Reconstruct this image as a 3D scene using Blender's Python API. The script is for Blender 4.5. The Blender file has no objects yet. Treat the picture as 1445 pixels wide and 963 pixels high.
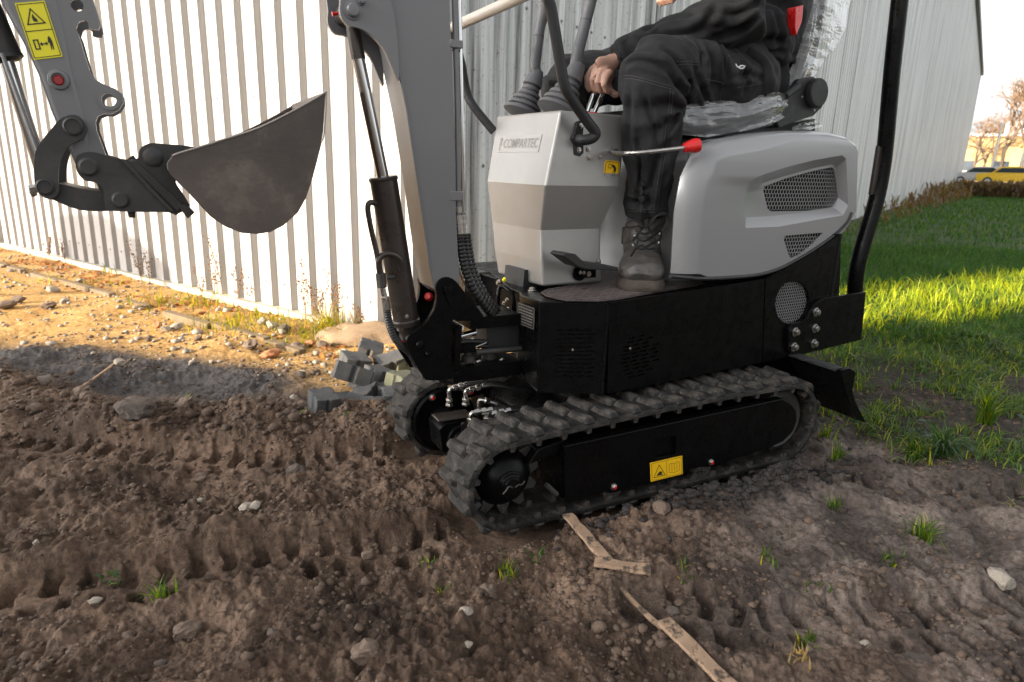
import bpy, bmesh, math, random
import numpy as np
from mathutils import Vector, Matrix
from mathutils.geometry import tessellate_polygon
random.seed(7); rng = np.random.default_rng(7)
scene = bpy.context.scene
COL = scene.collection
PI = math.pi

# ------------------------------------------------------------------ camera
F, CX, CY = 932.0, 722.5, 481.5
TH = math.atan(246 / F); RO = math.radians(1.65); CH = 0.9
FW = Vector((0, math.cos(TH), -math.sin(TH)))
U0 = Vector((0, math.sin(TH), math.cos(TH))); R0 = Vector((1, 0, 0))
RT = R0 * math.cos(RO) + U0 * math.sin(RO)
UP = U0 * math.cos(RO) - R0 * math.sin(RO)
CAMP = Vector((0, 0, CH))
cam_data = bpy.data.cameras.new("camera")
cam = bpy.data.objects.new("camera", cam_data); COL.objects.link(cam)
cam.matrix_world = Matrix(((RT.x, UP.x, -FW.x, CAMP.x), (RT.y, UP.y, -FW.y, CAMP.y), (RT.z, UP.z, -FW.z, CAMP.z), (0, 0, 0, 1)))
cam_data.sensor_width = 36.0; cam_data.lens = F / 1445 * 36
cam_data.clip_start = 0.05; cam_data.clip_end = 3000
cam_data.dof.use_dof = True; cam_data.dof.focus_distance = 1.78; cam_data.dof.aperture_fstop = 5.0
scene.camera = cam

# ------------------------------------------------------------------ light
SUN_AZ = math.radians(28.5)          # horizontally the sun stands towards (-cos, -sin)
SUN_EL = math.radians(14)
sdir = Vector((-math.cos(SUN_AZ) * math.cos(SUN_EL), -math.sin(SUN_AZ) * math.cos(SUN_EL), math.sin(SUN_EL)))
world = bpy.data.worlds.new("World"); scene.world = world; world.use_nodes = True
wn = world.node_tree; bg = wn.nodes["Background"]
sky = wn.nodes.new("ShaderNodeTexSky"); sky.sky_type = 'NISHITA'; sky.sun_disc = False
sky.sun_elevation = SUN_EL; sky.sun_rotation = math.atan2(sdir.x, sdir.y)
sky.air_density = 1.0; sky.dust_density = 4.0; sky.ozone_density = 1.0
hs = wn.nodes.new("ShaderNodeHueSaturation"); hs.inputs['Saturation'].default_value = 0.13; hs.inputs['Value'].default_value = 1.0
wn.links.new(sky.outputs[0], hs.inputs['Color']); wn.links.new(hs.outputs[0], bg.inputs[0])
bg.inputs[1].default_value = 0.15
sl = bpy.data.lights.new("sun", 'SUN'); sl.energy = 4.2; sl.angle = math.radians(0.5); sl.color = (1.0, 0.83, 0.62)
so = bpy.data.objects.new("sun", sl); COL.objects.link(so)
so.rotation_euler = sdir.to_track_quat('Z', 'Y').to_euler(); so.location = (-20, -12, 15)
scene.view_settings.view_transform = 'Standard'; scene.view_settings.look = 'None'
scene.view_settings.exposure = 1.62; scene.view_settings.gamma = 1.0
scene.render.engine = 'CYCLES'
scene.cycles.max_bounces = 6; scene.cycles.diffuse_bounces = 3; scene.cycles.glossy_bounces = 3; scene.cycles.transparent_max_bounces = 8

# ------------------------------------------------------------------ frames and helpers
def ray(x, y): return RT * ((x - CX) / F) - UP * ((y - CY) / F) + FW
def gz(x, y, z=0.0):
    d = ray(x, y); return CAMP + d * ((z - CH) / d.z)
class Frame:
    def __init__(s, yaw, o):
        a = math.radians(yaw); s.o = Vector(o); s.u = Vector((math.cos(a), math.sin(a), 0)); s.v = Vector((-math.sin(a), math.cos(a), 0)); s.yaw = a
    def W(s, u, w, z): return s.o + s.u * u + s.v * w + Vector((0, 0, z))
    def P(s, x, y, w=0.0):                       # pixel -> world point on the plane w
        d = ray(x, y); p0 = s.o + s.v * w
        return CAMP + d * ((p0 - CAMP).dot(s.v) / d.dot(s.v))
    def uz(s, x, y, w=0.0):
        p = s.P(x, y, w); return ((p - s.o).dot(s.u), p.z)
    def L(s, pts, w=0.0): return [s.uz(x, y, w) for x, y in pts]
T = Frame(26.5, (-.026, 1.488, 0))               # undercarriage
B = Frame(32, T.W(.5, .1, 0))                    # upper body
D = Frame(28, (-.11, 1.70, 0))                   # boom, arm and bucket

def area2(pts): return sum(pts[i][0] * pts[(i + 1) % len(pts)][1] - pts[(i + 1) % len(pts)][0] * pts[i][1] for i in range(len(pts)))
class MB:
    def __init__(s): s.v = []; s.f = []; s.m = []; s.mi = 0
    def add(s, vs, fs):
        b = len(s.v); s.v += [Vector(p) for p in vs]
        for f in fs: s.f.append(tuple(b + i for i in f)); s.m.append(s.mi)
        return s
    def prism(s, fr, pts, w0, w1, holes=()):     # outline in (u, z), extruded from w0 to w1
        loops = [list(pts)] + [list(h) for h in holes]
        if area2(loops[0]) < 0: loops[0].reverse()
        for h in loops[1:]:
            if area2(h) > 0: h.reverse()
        flat = [p for l in loops for p in l]; n = len(flat)
        tri = tessellate_polygon([[Vector((p[0], p[1], 0)) for p in l] for l in loops])
        vs = [fr.W(p[0], w0, p[1]) for p in flat] + [fr.W(p[0], w1, p[1]) for p in flat]
        fs = []
        for t in tri:
            a = area2([flat[i] for i in t])
            if abs(a) < 1e-12: continue
            t = tuple(t) if a > 0 else tuple(reversed(t))
            fs.append(t); fs.append(tuple(reversed([i + n for i in t])))
        k = 0
        for l in loops:
            m = len(l)
            for i in range(m):
                a, b = k + i, k + (i + 1) % m
                fs.append((b, a, a + n, b + n))
            k += m
        if w1 < w0: fs = [tuple(reversed(f)) for f in fs]
        return s.add(vs, fs)
    def box(s, fr, u0, u1, w0, w1, z0, z1):
        return s.prism(fr, [(u0, z0), (u1, z0), (u1, z1), (u0, z1)], w0, w1)
    def tube(s, path, r, n=12, cap=True, flat=1.0, side=None):
        path = [Vector(p) for p in path]; m = len(path)
        rs = r if isinstance(r, (list, tuple)) else [r] * m
        t0 = (path[1] - path[0]).normalized()
        a = t0.orthogonal().normalized() if side is None else (side - t0 * side.dot(t0)).normalized()
        vs = []
        for i in range(m):
            if i == 0: t = t0
            elif i == m - 1: t = (path[-1] - path[-2]).normalized()
            else: t = ((path[i + 1] - path[i]).normalized() + (path[i] - path[i - 1]).normalized()).normalized()
            a = (a - t * a.dot(t)).normalized(); b = t.cross(a)
            ri = rs[i]; ra, rb = ri if isinstance(ri, tuple) else (ri, ri * flat)
            for k in range(n):
                c = 2 * PI * k / n; vs.append(path[i] + a * math.cos(c) * ra + b * math.sin(c) * rb)
        fs = [(i * n + k, i * n + (k + 1) % n, (i + 1) * n + (k + 1) % n, (i + 1) * n + k) for i in range(m - 1) for k in range(n)]
        if cap: fs += [tuple(range(n - 1, -1, -1)), tuple((m - 1) * n + k for k in range(n))]
        return s.add(vs, fs)
    def cyl(s, p0, p1, r, r1=None, n=16): return s.tube([p0, p1], [r, r if r1 is None else r1], n)
    def lathe(s, c, axis, prof, n=24, cap=True):           # prof: (radius, height along axis)
        axis = Vector(axis).normalized(); a = axis.orthogonal().normalized(); b = axis.cross(a); c = Vector(c)
        vs = []
        for r, h in prof:
            for k in range(n):
                t = 2 * PI * k / n; vs.append(c + axis * h + (a * math.cos(t) + b * math.sin(t)) * max(r, 1e-4))
        m = len(prof)
        fs = [(i * n + k, i * n + (k + 1) % n, (i + 1) * n + (k + 1) % n, (i + 1) * n + k) for i in range(m - 1) for k in range(n)]
        if cap: fs += [tuple(range(n - 1, -1, -1)), tuple((m - 1) * n + k for k in range(n))]
        return s.add(vs, fs)
    def hexa(s, p):                              # 8 corners: bottom 4 ccw, top 4 ccw
        return s.add(p, [(3, 2, 1, 0), (4, 5, 6, 7), (0, 1, 5, 4), (1, 2, 6, 5), (2, 3, 7, 6), (3, 0, 4, 7)])
    def build(s, name, mat, parent=None, smooth=35, bevel=0, seg=2, origin=None, wn_=False):
        me = bpy.data.meshes.new(name)
        if not s.v: return None
        lo = Vector(map(min, zip(*s.v))); hi = Vector(map(max, zip(*s.v)))
        o = Vector(origin) if origin is not None else ((lo + hi) / 2)
        me.from_pydata([p - o for p in s.v], [], s.f)
        mats = mat if isinstance(mat, (list, tuple)) else [mat]
        for x in mats: me.materials.append(x)
        if len(mats) > 1: me.polygons.foreach_set('material_index', s.m)
        if smooth: 
            me.polygons.foreach_set('use_smooth', [True] * len(me.polygons)); me.set_sharp_from_angle(angle=math.radians(smooth))
        me.update()
        ob = bpy.data.objects.new(name, me); COL.objects.link(ob)
        if parent is not None:
            ob.parent = parent; ob.location = o - wloc(parent)
        else: ob.location = o
        if bevel:
            b = ob.modifiers.new('bevel', 'BEVEL'); b.width = bevel; b.segments = seg; b.limit_method = 'ANGLE'; b.angle_limit = math.radians(40)
        if bevel or wn_:
            q = ob.modifiers.new('normals', 'WEIGHTED_NORMAL'); q.keep_sharp = True; q.weight = 100
        return ob
def wloc(o):
    p = Vector(o.location)
    while o.parent is not None: o = o.parent; p = p + o.location
    return p
def tag(o, label=None, cat=None, group=None, kind=None):
    if label: o['label'] = label
    if cat: o['category'] = cat
    if group: o['group'] = group
    if kind: o['kind'] = kind
    return o
def empty(name, loc, label, cat, group=None):
    o = bpy.data.objects.new(name, None); COL.objects.link(o); o.location = loc; o.empty_display_size = .2
    return tag(o, label, cat, group)
def spline(pts, n=6):                             # Catmull-Rom through the points
    pts = [Vector(p) for p in pts]; out = []
    for i in range(len(pts) - 1):
        p0 = pts[max(i - 1, 0)]; p1 = pts[i]; p2 = pts[i + 1]; p3 = pts[min(i + 2, len(pts) - 1)]
        for k in range(n):
            t = k / n
            out.append(.5 * ((2 * p1) + (p2 - p0) * t + (2 * p0 - 5 * p1 + 4 * p2 - p3) * t * t + (3 * p1 - p0 - 3 * p2 + p3) * t ** 3))
    out.append(pts[-1]); return out
def smooth2(pts, n=5): return [(p.x, p.y) for p in spline([(a, b, 0) for a, b in pts], n)]
def circ(c, r, n=16, rz=None): return [(c[0] + r * math.cos(2 * PI * k / n), c[1] + (rz or r) * math.sin(2 * PI * k / n)) for k in range(n)]

# ------------------------------------------------------------------ numpy noise
_perm = np.random.default_rng(3).permutation(512).astype(np.int64); _perm = np.concatenate([_perm, _perm, _perm])
_ga = np.random.default_rng(4).uniform(0, 2 * np.pi, 512)
def perlin(x, y, seed=0):
    xi = np.floor(x).astype(np.int64); yi = np.floor(y).astype(np.int64); xf = x - xi; yf = y - yi
    u = xf * xf * xf * (xf * (xf * 6 - 15) + 10); v = yf * yf * yf * (yf * (yf * 6 - 15) + 10)
    def g(i, j):
        h = _perm[(_perm[(xi + i + seed * 17) & 511] + yi + j) & 511]; a = _ga[h]
        return np.cos(a) * (xf - i) + np.sin(a) * (yf - j)
    a = g(0, 0); b = g(1, 0); c = g(0, 1); d = g(1, 1)
    return (a + (b - a) * u + (c - a) * v + (a - b - c + d) * u * v) * 1.5
def worley(x, y, seed=0):
    xi = np.floor(x).astype(np.int64); yi = np.floor(y).astype(np.int64); best = np.full(np.shape(x), 9.0)
    rx = np.random.default_rng(seed + 50).random(512); ry = np.random.default_rng(seed + 51).random(512)
    for i in (-1, 0, 1):
        for j in (-1, 0, 1):
            h = _perm[(_perm[(xi + i + seed * 13) & 511] + yi + j) & 511] & 511
            d = (xi + i + rx[h] - x) ** 2 + (yi + j + ry[h] - y) ** 2; best = np.minimum(best, d)
    return np.sqrt(best)
def sstep(a, b, x):
    t = np.clip((x - a) / (b - a), 0, 1); return t * t * (3 - 2 * t)

# ------------------------------------------------------------------ materials
def newmat(name):
    m = bpy.data.materials.new(name); m.use_nodes = True; nt = m.node_tree
    return m, nt, nt.nodes['Principled BSDF']
def N(nt, t, **k):
    n = nt.nodes.new(t)
    for a, b in k.items(): setattr(n, a, b)
    return n
def noise(nt, scale, detail=6, rough=.6, coord='Object', stretch=None):
    tc = N(nt, 'ShaderNodeNewGeometry') if coord == 'Position' else N(nt, 'ShaderNodeTexCoord'); n = N(nt, 'ShaderNodeTexNoise'); n.inputs['Scale'].default_value = scale; n.inputs['Detail'].default_value = detail; n.inputs['Roughness'].default_value = rough
    if stretch:
        mp = N(nt, 'ShaderNodeMapping'); mp.inputs['Scale'].default_value = stretch; nt.links.new(tc.outputs[coord], mp.inputs[0]); nt.links.new(mp.outputs[0], n.inputs['Vector'])
    else: nt.links.new(tc.outputs[coord], n.inputs['Vector'])
    return n.outputs['Fac']
def ramp(nt, fac, stops):
    r = N(nt, 'ShaderNodeValToRGB'); e = r.color_ramp.elements
    while len(e) < len(stops): e.new(.5)
    for el, (p, c) in zip(e, stops): el.position = p; el.color = (*c, 1) if len(c) == 3 else c
    nt.links.new(fac, r.inputs[0]); return r.outputs[0]
def mix(nt, fac, a, b, mode='MIX'):
    m = N(nt, 'ShaderNodeMix', data_type='RGBA', blend_type=mode)
    for s, i in ((fac, 0), (a, 6), (b, 7)):
        if isinstance(s, (int, float)): m.inputs[i].default_value = s
        elif isinstance(s, tuple): m.inputs[i].default_value = (*s, 1)
        else: nt.links.new(s, m.inputs[i])
    return m.outputs[2]
def bump(nt, bsdf, h, strength=.3, dist=.01):
    b = N(nt, 'ShaderNodeBump'); b.inputs['Strength'].default_value = strength; b.inputs['Distance'].default_value = dist
    nt.links.new(h, b.inputs['Height']); nt.links.new(b.outputs[0], bsdf.inputs['Normal'])
def simple(name, col, rough=.5, metal=0, var=.12, scale=8, bumps=None, dirt=None, coat=0, spec=None, rvar=.1):
    m, nt, b = newmat(name)
    n1 = noise(nt, scale)
    c = ramp(nt, n1, [(.3, tuple(x * (1 - var) for x in col)), (.7, tuple(min(1, x * (1 + var)) for x in col))])
    if dirt:                                     # dirt = (colour, low, high, scale): worn or muddy patches
        f = ramp(nt, noise(nt, dirt[3], 8, .7), [(dirt[1], (0, 0, 0)), (dirt[2], (1, 1, 1))]); c = mix(nt, f, c, dirt[0])
    nt.links.new(c, b.inputs['Base Color'])
    rr = ramp(nt, noise(nt, scale * 3, 5), [(.3, (max(.02, rough - rvar),) * 3), (.7, (min(1, rough + rvar),) * 3)])
    nt.links.new(rr, b.inputs['Roughness']); b.inputs['Metallic'].default_value = metal
    if coat: b.inputs['Coat Weight'].default_value = coat; b.inputs['Coat Roughness'].default_value = .15
    if spec is not None: b.inputs['Specular IOR Level'].default_value = spec
    if bumps: bump(nt, b, noise(nt, bumps[0], 6, .65), bumps[1], bumps[2])
    return m
M = {}
M['grey'] = simple('grey paint', (.155, .155, .16), .38, 0, .04, 5, (180, .05, .002), ((.19, .18, .165), .64, .85, 6), coat=.25, rvar=.04)
M['hood'] = simple('silver grey paint', (.27, .27, .275), .3, .2, .02, 3, coat=.5, rvar=.02)
M['console'] = simple('brushed grey metal', (.36, .35, .335), .40, .62, .05, 7, (140, .06, .002), rvar=.06)
M['black'] = simple('black powder coat', (.0032, .0032, .0034), .30, 0, .25, 10, (260, .08, .002), ((.018, .015, .013), .62, .95, 7), spec=.14)
M['blackmatte'] = simple('matte black plastic', (.018, .018, .019), .55, 0, .2, 14, (300, .12, .002))
M['dark'] = simple('dark grey iron', (.04, .039, .038), .5, .2, .25, 7, (120, .2, .004), ((.09, .075, .06), .5, .85, 9))
M['bucket'] = simple('muddy bucket steel', (.088, .070, .060), .46, .1, .35, 5, (90, .25, .004), ((.20, .155, .125), .50, .72, 9))
M['cylinder'] = simple('brown black cylinder paint', (.045, .036, .031), .32, .3, .12, 6, (220, .05, .002), coat=.2)
M['chrome'] = simple('chrome rod', (.62, .62, .62), .1, 1, .03, 5, rvar=.03)
M['steel'] = simple('bright zinc steel', (.50, .48, .45), .3, 1, .15, 40, (300, .15, .002))
M['rubber'] = simple('dusty track rubber', (.011, .0105, .010), .66, 0, .3, 14, (110, .8, .006), ((.068, .057, .048), .48, .66, 26), spec=.35)
M['hose'] = simple('hose rubber', (.012, .012, .012), .45, 0, .2, 20)
M['grip'] = simple('grey rubber grip', (.085, .085, .09), .55, 0, .06, 12, (260, .15, .002))
M['redcap'] = simple('dull red plastic cap', (.30, .02, .02), .4, 0, .1, 12)
M['red'] = simple('red plastic', (.62, .015, .015), .3, 0, .05, 12, coat=.3)
M['yellow'] = simple('yellow vinyl', (.80, .72, .02), .4, 0, .03, 12)
M['orange'] = simple('amber vinyl', (.85, .50, .01), .4, 0, .03, 12)
M['ink'] = simple('black ink', (.02, .018, .01), .5, 0, .1, 12)
M['mat'] = simple('quilted brown floor mat', (.04, .030, .028), .6, 0, .2, 20, (160, .3, .003), ((.16, .12, .10), .5, .8, 14))
M['stitch'] = simple('pale stitching', (.22, .18, .17), .8, 0, .1, 30)
M['cushion'] = simple('black seat vinyl', (.02, .02, .021), .42, 0, .15, 12, (140, .2, .003))
M['meshgrey'] = simple('bright mesh wire', (.34, .34, .34), .4, .3, .05, 12)
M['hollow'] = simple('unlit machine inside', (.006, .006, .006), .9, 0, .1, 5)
M['lightbar'] = simple('pale grey rail paint', (.48, .44, .39), .35, .2, .04, 8, coat=.2)
M['label'] = simple('grey printed plate', (.02, .02, .02), .4, .1, .2, 30)
# ================================================================== GROUND
def poly_dist(x, y, pts):
    best = np.full(x.shape, 9e9); ss = np.zeros(x.shape); side = np.zeros(x.shape); acc = 0
    for (ax, ay), (bx, by) in zip(pts[:-1], pts[1:]):
        dx, dy = bx - ax, by - ay; L = math.hypot(dx, dy)
        t = np.clip(((x - ax) * dx + (y - ay) * dy) / L / L, 0, 1)
        d = np.hypot(x - ax - t * dx, y - ay - t * dy); m = d < best
        best = np.where(m, d, best); ss = np.where(m, acc + t * L, ss)
        side = np.where(m, ((x - ax) * dy - (y - ay) * dx) / L, side); acc += L
    return best, ss, side
def gpath(px): return [(gz(a, b).x, gz(a, b).y) for a, b in px]
RUTS = [gpath([(740, 745), (640, 760), (480, 772), (300, 803), (60, 838), (-120, 870)]),
        gpath([(640, 628), (520, 638), (400, 650), (200, 640), (0, 624), (-150, 615)]),
        gpath([(1120, 655), (1210, 680), (1330, 690), (1600, 720)]),
        gpath([(930, 850), (1080, 878), (1250, 880), (1500, 850)])]
TRK = gpath([(640, 765), (1150, 652)])
def fbm(x, y, f, o, seed=0, g=.5):
    s = np.zeros(np.shape(x)); a = 1
    for i in range(o): s = s + a * perlin(x * f + i * 7.3, y * f - i * 3.1, seed + i); f *= 2.03; a *= g
    return s
def tu_tv(x, y):
    dx, dy = x - T.o.x, y - T.o.y
    return dx * T.u.x + dy * T.u.y, dx * T.v.x + dy * T.v.y
def zones(x, y):
    n = .28 * (x + 2.3) + .96 * (y - 2.9) + .22 * perlin(x * 1.3, y * 1.3, 5) + .07 * perlin(x * 6, y * 6, 6)
    left = sstep(.4, -.1, x)
    sand = sstep(-.05, .25, n) * left
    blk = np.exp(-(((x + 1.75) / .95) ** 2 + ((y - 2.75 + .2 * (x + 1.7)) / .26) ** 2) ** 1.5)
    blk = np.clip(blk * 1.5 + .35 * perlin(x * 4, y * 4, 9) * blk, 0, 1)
    gr = sstep(.0, .4, (x - 1.12) * .9 + (y - 2.1) * .45 + .35 * perlin(x * 1.7, y * 1.7, 11)) * sstep(1.38, 1.75, y + .15 * perlin(x * 3, y * 3, 2))
    gr = np.maximum(gr, sstep(3.2, 4.2, y) * sstep(.2, .8, x))
    return sand, blk, gr
def Hf(x, y):
    x = np.asarray(x, float); y = np.asarray(y, float); r = np.hypot(x, y)
    sand, blk, gr = zones(x, y)
    near = sstep(9, 4, r)
    h = .030 * fbm(x, y, 1.3, 2, 1) * near
    rough = (1 - .75 * sand) * (1 - .55 * gr)
    mud = fbm(x, y, 5, 4, 20, .55)
    h += near * rough * (.024 * mud + .010 * np.abs(fbm(x, y, 11, 3, 30)))
    patch = sstep(-.25, .35, perlin(x * 2.2, y * 2.2, 40))
    w = worley(x * 22, y * 22, 1); h += near * rough * patch * .024 * np.clip(.75 - w, 0, 1)
    w2 = worley(x * 46 + 3, y * 46, 2); h += near * rough * (.4 + .6 * patch) * .014 * np.clip(.8 - w2, 0, 1)
    w3 = worley(x * 95, y * 95, 3); h += near * (.3 + .7 * rough) * .0035 * np.clip(.8 - w3, 0, 1)
    h += sstep(5, 2.5, r) * (.3 + .7 * rough) * .0036 * fbm(x, y, 60, 3, 60, .6)
    # ridge of pushed-up soil
    d, s, sd = poly_dist(x, y, gpath([(-60, 545), (150, 600), (300, 590), (430, 600), (560, 590)]))
    h += .055 * np.exp(-(d / .13) ** 2) * (1 + .5 * perlin(x * 5, y * 5, 8))
    d, s, sd = poly_dist(x, y, gpath([(1180, 480), (1280, 470), (1400, 490)]))
    h += .06 * np.exp(-(d / .14) ** 2) * (1 + .6 * perlin(x * 7, y * 7, 8))
    for i, p in enumerate(RUTS):
        d, s, sd = poly_dist(x, y, p)
        k = sstep(.105, .075, d); fade = (.75 + .4 * perlin(s * 1.6 + i * 9, s * 0 + i, 4))
        sw = s + .016 * perlin(s * 9, sd * 14, 6) + .006 * perlin(x * 40, y * 40, 8); cell = (sw / .072 + (sd > 0) * .5) % 1.0; amp = np.clip(.9 + .8 * perlin(np.floor(sw / .072) * 1.37 + i, (sd > 0) * 3.1, 9), 0, 1.2)
        lug = sstep(.1, .2, cell) * sstep(.62, .5, cell) * sstep(.006, .016, np.abs(sd))
        h = h * (1 - .62 * k * np.clip(fade + .3, 0, 1)) - k * (.016 + .028 * amp * lug * np.clip(fade + .35, .25, 1)) + .024 * np.exp(-((d - .13) / .035) ** 2) * fade
    # packed under the machine
    tu, tv = tu_tv(x, y)
    for v0 in (.075, .575):
        e = sstep(.13, .085, np.abs(tv - v0)) * sstep(-.15, -.02, tu) * sstep(1.25, 1.12, tu)
        h = h * (1 - e) + e * (-.028)
    for (cu, cv, ru, rv, hh) in ((.85, -.09, .30, .045, .045), (-.12, .07, .09, .14, .02), (.55, .3, .9, .1, .03)):
        h += hh * np.exp(-((tu - cu) / ru) ** 2 - ((tv - cv) / rv) ** 2) * (1 + .5 * perlin(x * 18, y * 18, 3))
    h += sstep(3.6, 6, y) * sstep(.2, 1.5, x) * .03 * perlin(x * .8, y * .8, 2)
    return h - .012
def H1(x, y): return float(Hf(np.array([x]), np.array([y]))[0])

def make_ground():
    inv = np.linspace(1 / .82, 1 / 45, 720)
    r = np.concatenate([[.02, .3, .6], 1 / inv, [60, 90, 140, 220, 400, 700, 1500]])
    fine = np.radians(np.linspace(46, 134, 880)); coarse = np.radians(np.linspace(134, 406, 90))[1:-1]
    th = np.concatenate([fine, coarse])
    Rr, Th = np.meshgrid(r, th, indexing='ij'); X = Rr * np.cos(Th); Y = Rr * np.sin(Th); Z = Hf(X, Y)
    Z[0, :] = Z[0].mean(); nr, nt_ = X.shape
    me = bpy.data.meshes.new('ground'); co = np.stack([X, Y, Z], -1).reshape(-1, 3)
    i, j = np.meshgrid(np.arange(nr - 1), np.arange(nt_), indexing='ij'); j2 = (j + 1) % nt_
    q = np.stack([i * nt_ + j, (i + 1) * nt_ + j, (i + 1) * nt_ + j2, i * nt_ + j2], -1).reshape(-1, 4)
    me.vertices.add(len(co)); me.vertices.foreach_set('co', co.ravel())
    me.loops.add(q.size); me.loops.foreach_set('vertex_index', q.ravel().astype(np.int32))
    me.polygons.add(len(q)); me.polygons.foreach_set('loop_start', np.arange(0, q.size, 4, dtype=np.int32))
    me.polygons.foreach_set('use_smooth', np.ones(len(q), bool)); me.update(calc_edges=True)
    x, y = co[:, 0], co[:, 1]; sand, blk, gr = zones(x, y)
    v = np.clip(.5 + .5 * fbm(x, y, 1.6, 4, 70), 0, 1)[:, None]; v2 = np.clip(.5 + .6 * fbm(x, y, 9, 3, 80), 0, 1)[:, None]
    brown = np.array([.034, .020, .013]) * (1 - v) + np.array([.132, .084, .056]) * v
    dry = np.array([.27, .20, .15]); v3 = np.clip(.5 + .9 * fbm(x, y, 5, 4, 90), 0, 1)[:, None]; brown = brown * (.62 + .55 * v3); brown = brown * (1 - .35 * v2 * v3) + dry * .35 * v2 * v3
    gy = sstep(.2, 1.0, x + .3 * perlin(x * 2, y * 2, 33))[:, None] * .8
    brown = brown * (1 - gy) + gy * (np.array([.055, .045, .041]) * (1 - np.sqrt(v2 * v3)) + np.array([.20, .17, .152]) * np.sqrt(v2 * v3))
    c = brown
    tan = np.array([.34, .195, .06]) * (1 - v2) + np.array([.46, .29, .11]) * v2
    c = c * (1 - sand[:, None]) + tan * sand[:, None]
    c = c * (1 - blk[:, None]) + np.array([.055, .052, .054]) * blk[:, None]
    gg = (gr * sstep(2.8, 4.2, y))[:, None]
    c = c * (1 - .85 * gr[:, None]) + np.array([.028, .023, .019]) * .85 * gr[:, None]
    c = c * (1 - gg) + np.array([.045, .075, .018]) * gg
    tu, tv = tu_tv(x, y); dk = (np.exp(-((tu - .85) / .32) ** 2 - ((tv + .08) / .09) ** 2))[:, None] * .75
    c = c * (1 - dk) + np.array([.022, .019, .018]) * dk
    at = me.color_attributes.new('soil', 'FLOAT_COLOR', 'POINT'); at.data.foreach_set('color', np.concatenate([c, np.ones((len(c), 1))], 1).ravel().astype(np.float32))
    m, nt, b = newmat('soil'); a = N(nt, 'ShaderNodeAttribute', attribute_name='soil')
    n1 = noise(nt, 60, 6, .7); n2 = noise(nt, 220, 4, .7)
    c1 = mix(nt, ramp(nt, n1, [(.3, (0, 0, 0)), (.7, (1, 1, 1))]), (.38, .36, .34), (1.75, 1.72, 1.70))
    c2 = mix(nt, 1.0, a.outputs['Color'], c1, 'MULTIPLY')
    sp = ramp(nt, n2, [(.66, (0, 0, 0)), (.74, (1, 1, 1))]); c3 = mix(nt, sp, c2, (.24, .20, .17))
    nt.links.new(c3, b.inputs['Base Color']); b.inputs['Roughness'].default_value = .85; b.inputs['Specular IOR Level'].default_value = .3
    mm = N(nt, 'ShaderNodeMath', operation='ADD'); nt.links.new(n1, mm.inputs[0]); nt.links.new(n2, mm.inputs[1]); bump(nt, b, mm.outputs[0], .8, .006)
    me.materials.append(m); o = bpy.data.objects.new('ground', me); COL.objects.link(o); o['kind'] = 'structure'
    return o
make_ground()

# ================================================================== SHEET METAL BUILDING
KC = Vector((-.328 - .1625, 3.196 + .1166, 0)); LYAW = 180 - 35.66; RYAW = 55.34
Lf = Frame(-35.66, KC)                           # s runs to the right, wall stands at negative u; v points away
Rf = Frame(55.34, KC); Rf.v = -Rf.v               # v points to the camera side (right front)
PITCH = .187
def clad_mat(name, base, dirtcol, amount, streak):
    m, nt, b = newmat(name)
    n = noise(nt, 1, 8, .72, 'Position', stretch=(26, 26, streak)); n2 = noise(nt, 1, 5, .65, 'Position', stretch=(2.6, 2.6, .16)); n3 = noise(nt, 38, 8, .75, 'Position')
    f = ramp(nt, n, [(.42, (0, 0, 0)), (.72, (1, 1, 1))]); g = ramp(nt, n2, [(.38, (.12,) * 3), (.62, (1, 1, 1))])
    k = mix(nt, 1.0, f, g, 'MULTIPLY'); k2 = mix(nt, 1.0, k, (amount,) * 3, 'MULTIPLY')
    c = mix(nt, k2, base, dirtcol); sp = ramp(nt, n3, [(.58, (0, 0, 0)), (.68, (.55 * amount,) * 3)])
    c = mix(nt, sp, c, tuple(x * .55 for x in dirtcol))
    nt.links.new(c, b.inputs['Base Color']); b.inputs['Roughness'].default_value = .5; bump(nt, b, n3, .12, .003)
    return m
M['clad_white'] = clad_mat('white coated sheet', (.37, .36, .35), (.24, .21, .17), .5, .7)
M['clad_old'] = clad_mat('weathered zinc sheet', (.74, .75, .76), (.17, .18, .175), 1.35, .22)
M['clad_alga'] = clad_mat('zinc sheet with algae', (.74, .75, .75), (.075, .08, .07), 1.7, .45)
M['plinth'] = simple('pale base strip', (.50, .45, .36), .7, 0, .2, 6, (60, .3, .004), ((.25, .17, .08), .5, .8, 5))
M['trim'] = simple('grey roof trim', (.12, .12, .12), .5, 0, .1, 4)
wh = empty('warehouse', KC, 'metal clad warehouse behind the digger, one face white in sun, the other grey', 'building')
def panel_mesh(width, ribs, h, depth, top, slope, mat, name):
    # profile along u: valley, flank, crest, flank ; the crest stands towards -w
    prof = []; p = width / ribs
    for i in range(ribs):
        s = i * p
        prof += [(s, 0), (s + p * .12, 0), (s + p * (.12 + slope), depth), (s + p * (.12 + slope + top), depth), (s + p * (.12 + 2 * slope + top), 0)]
    prof.append((width, 0)); return prof
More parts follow.
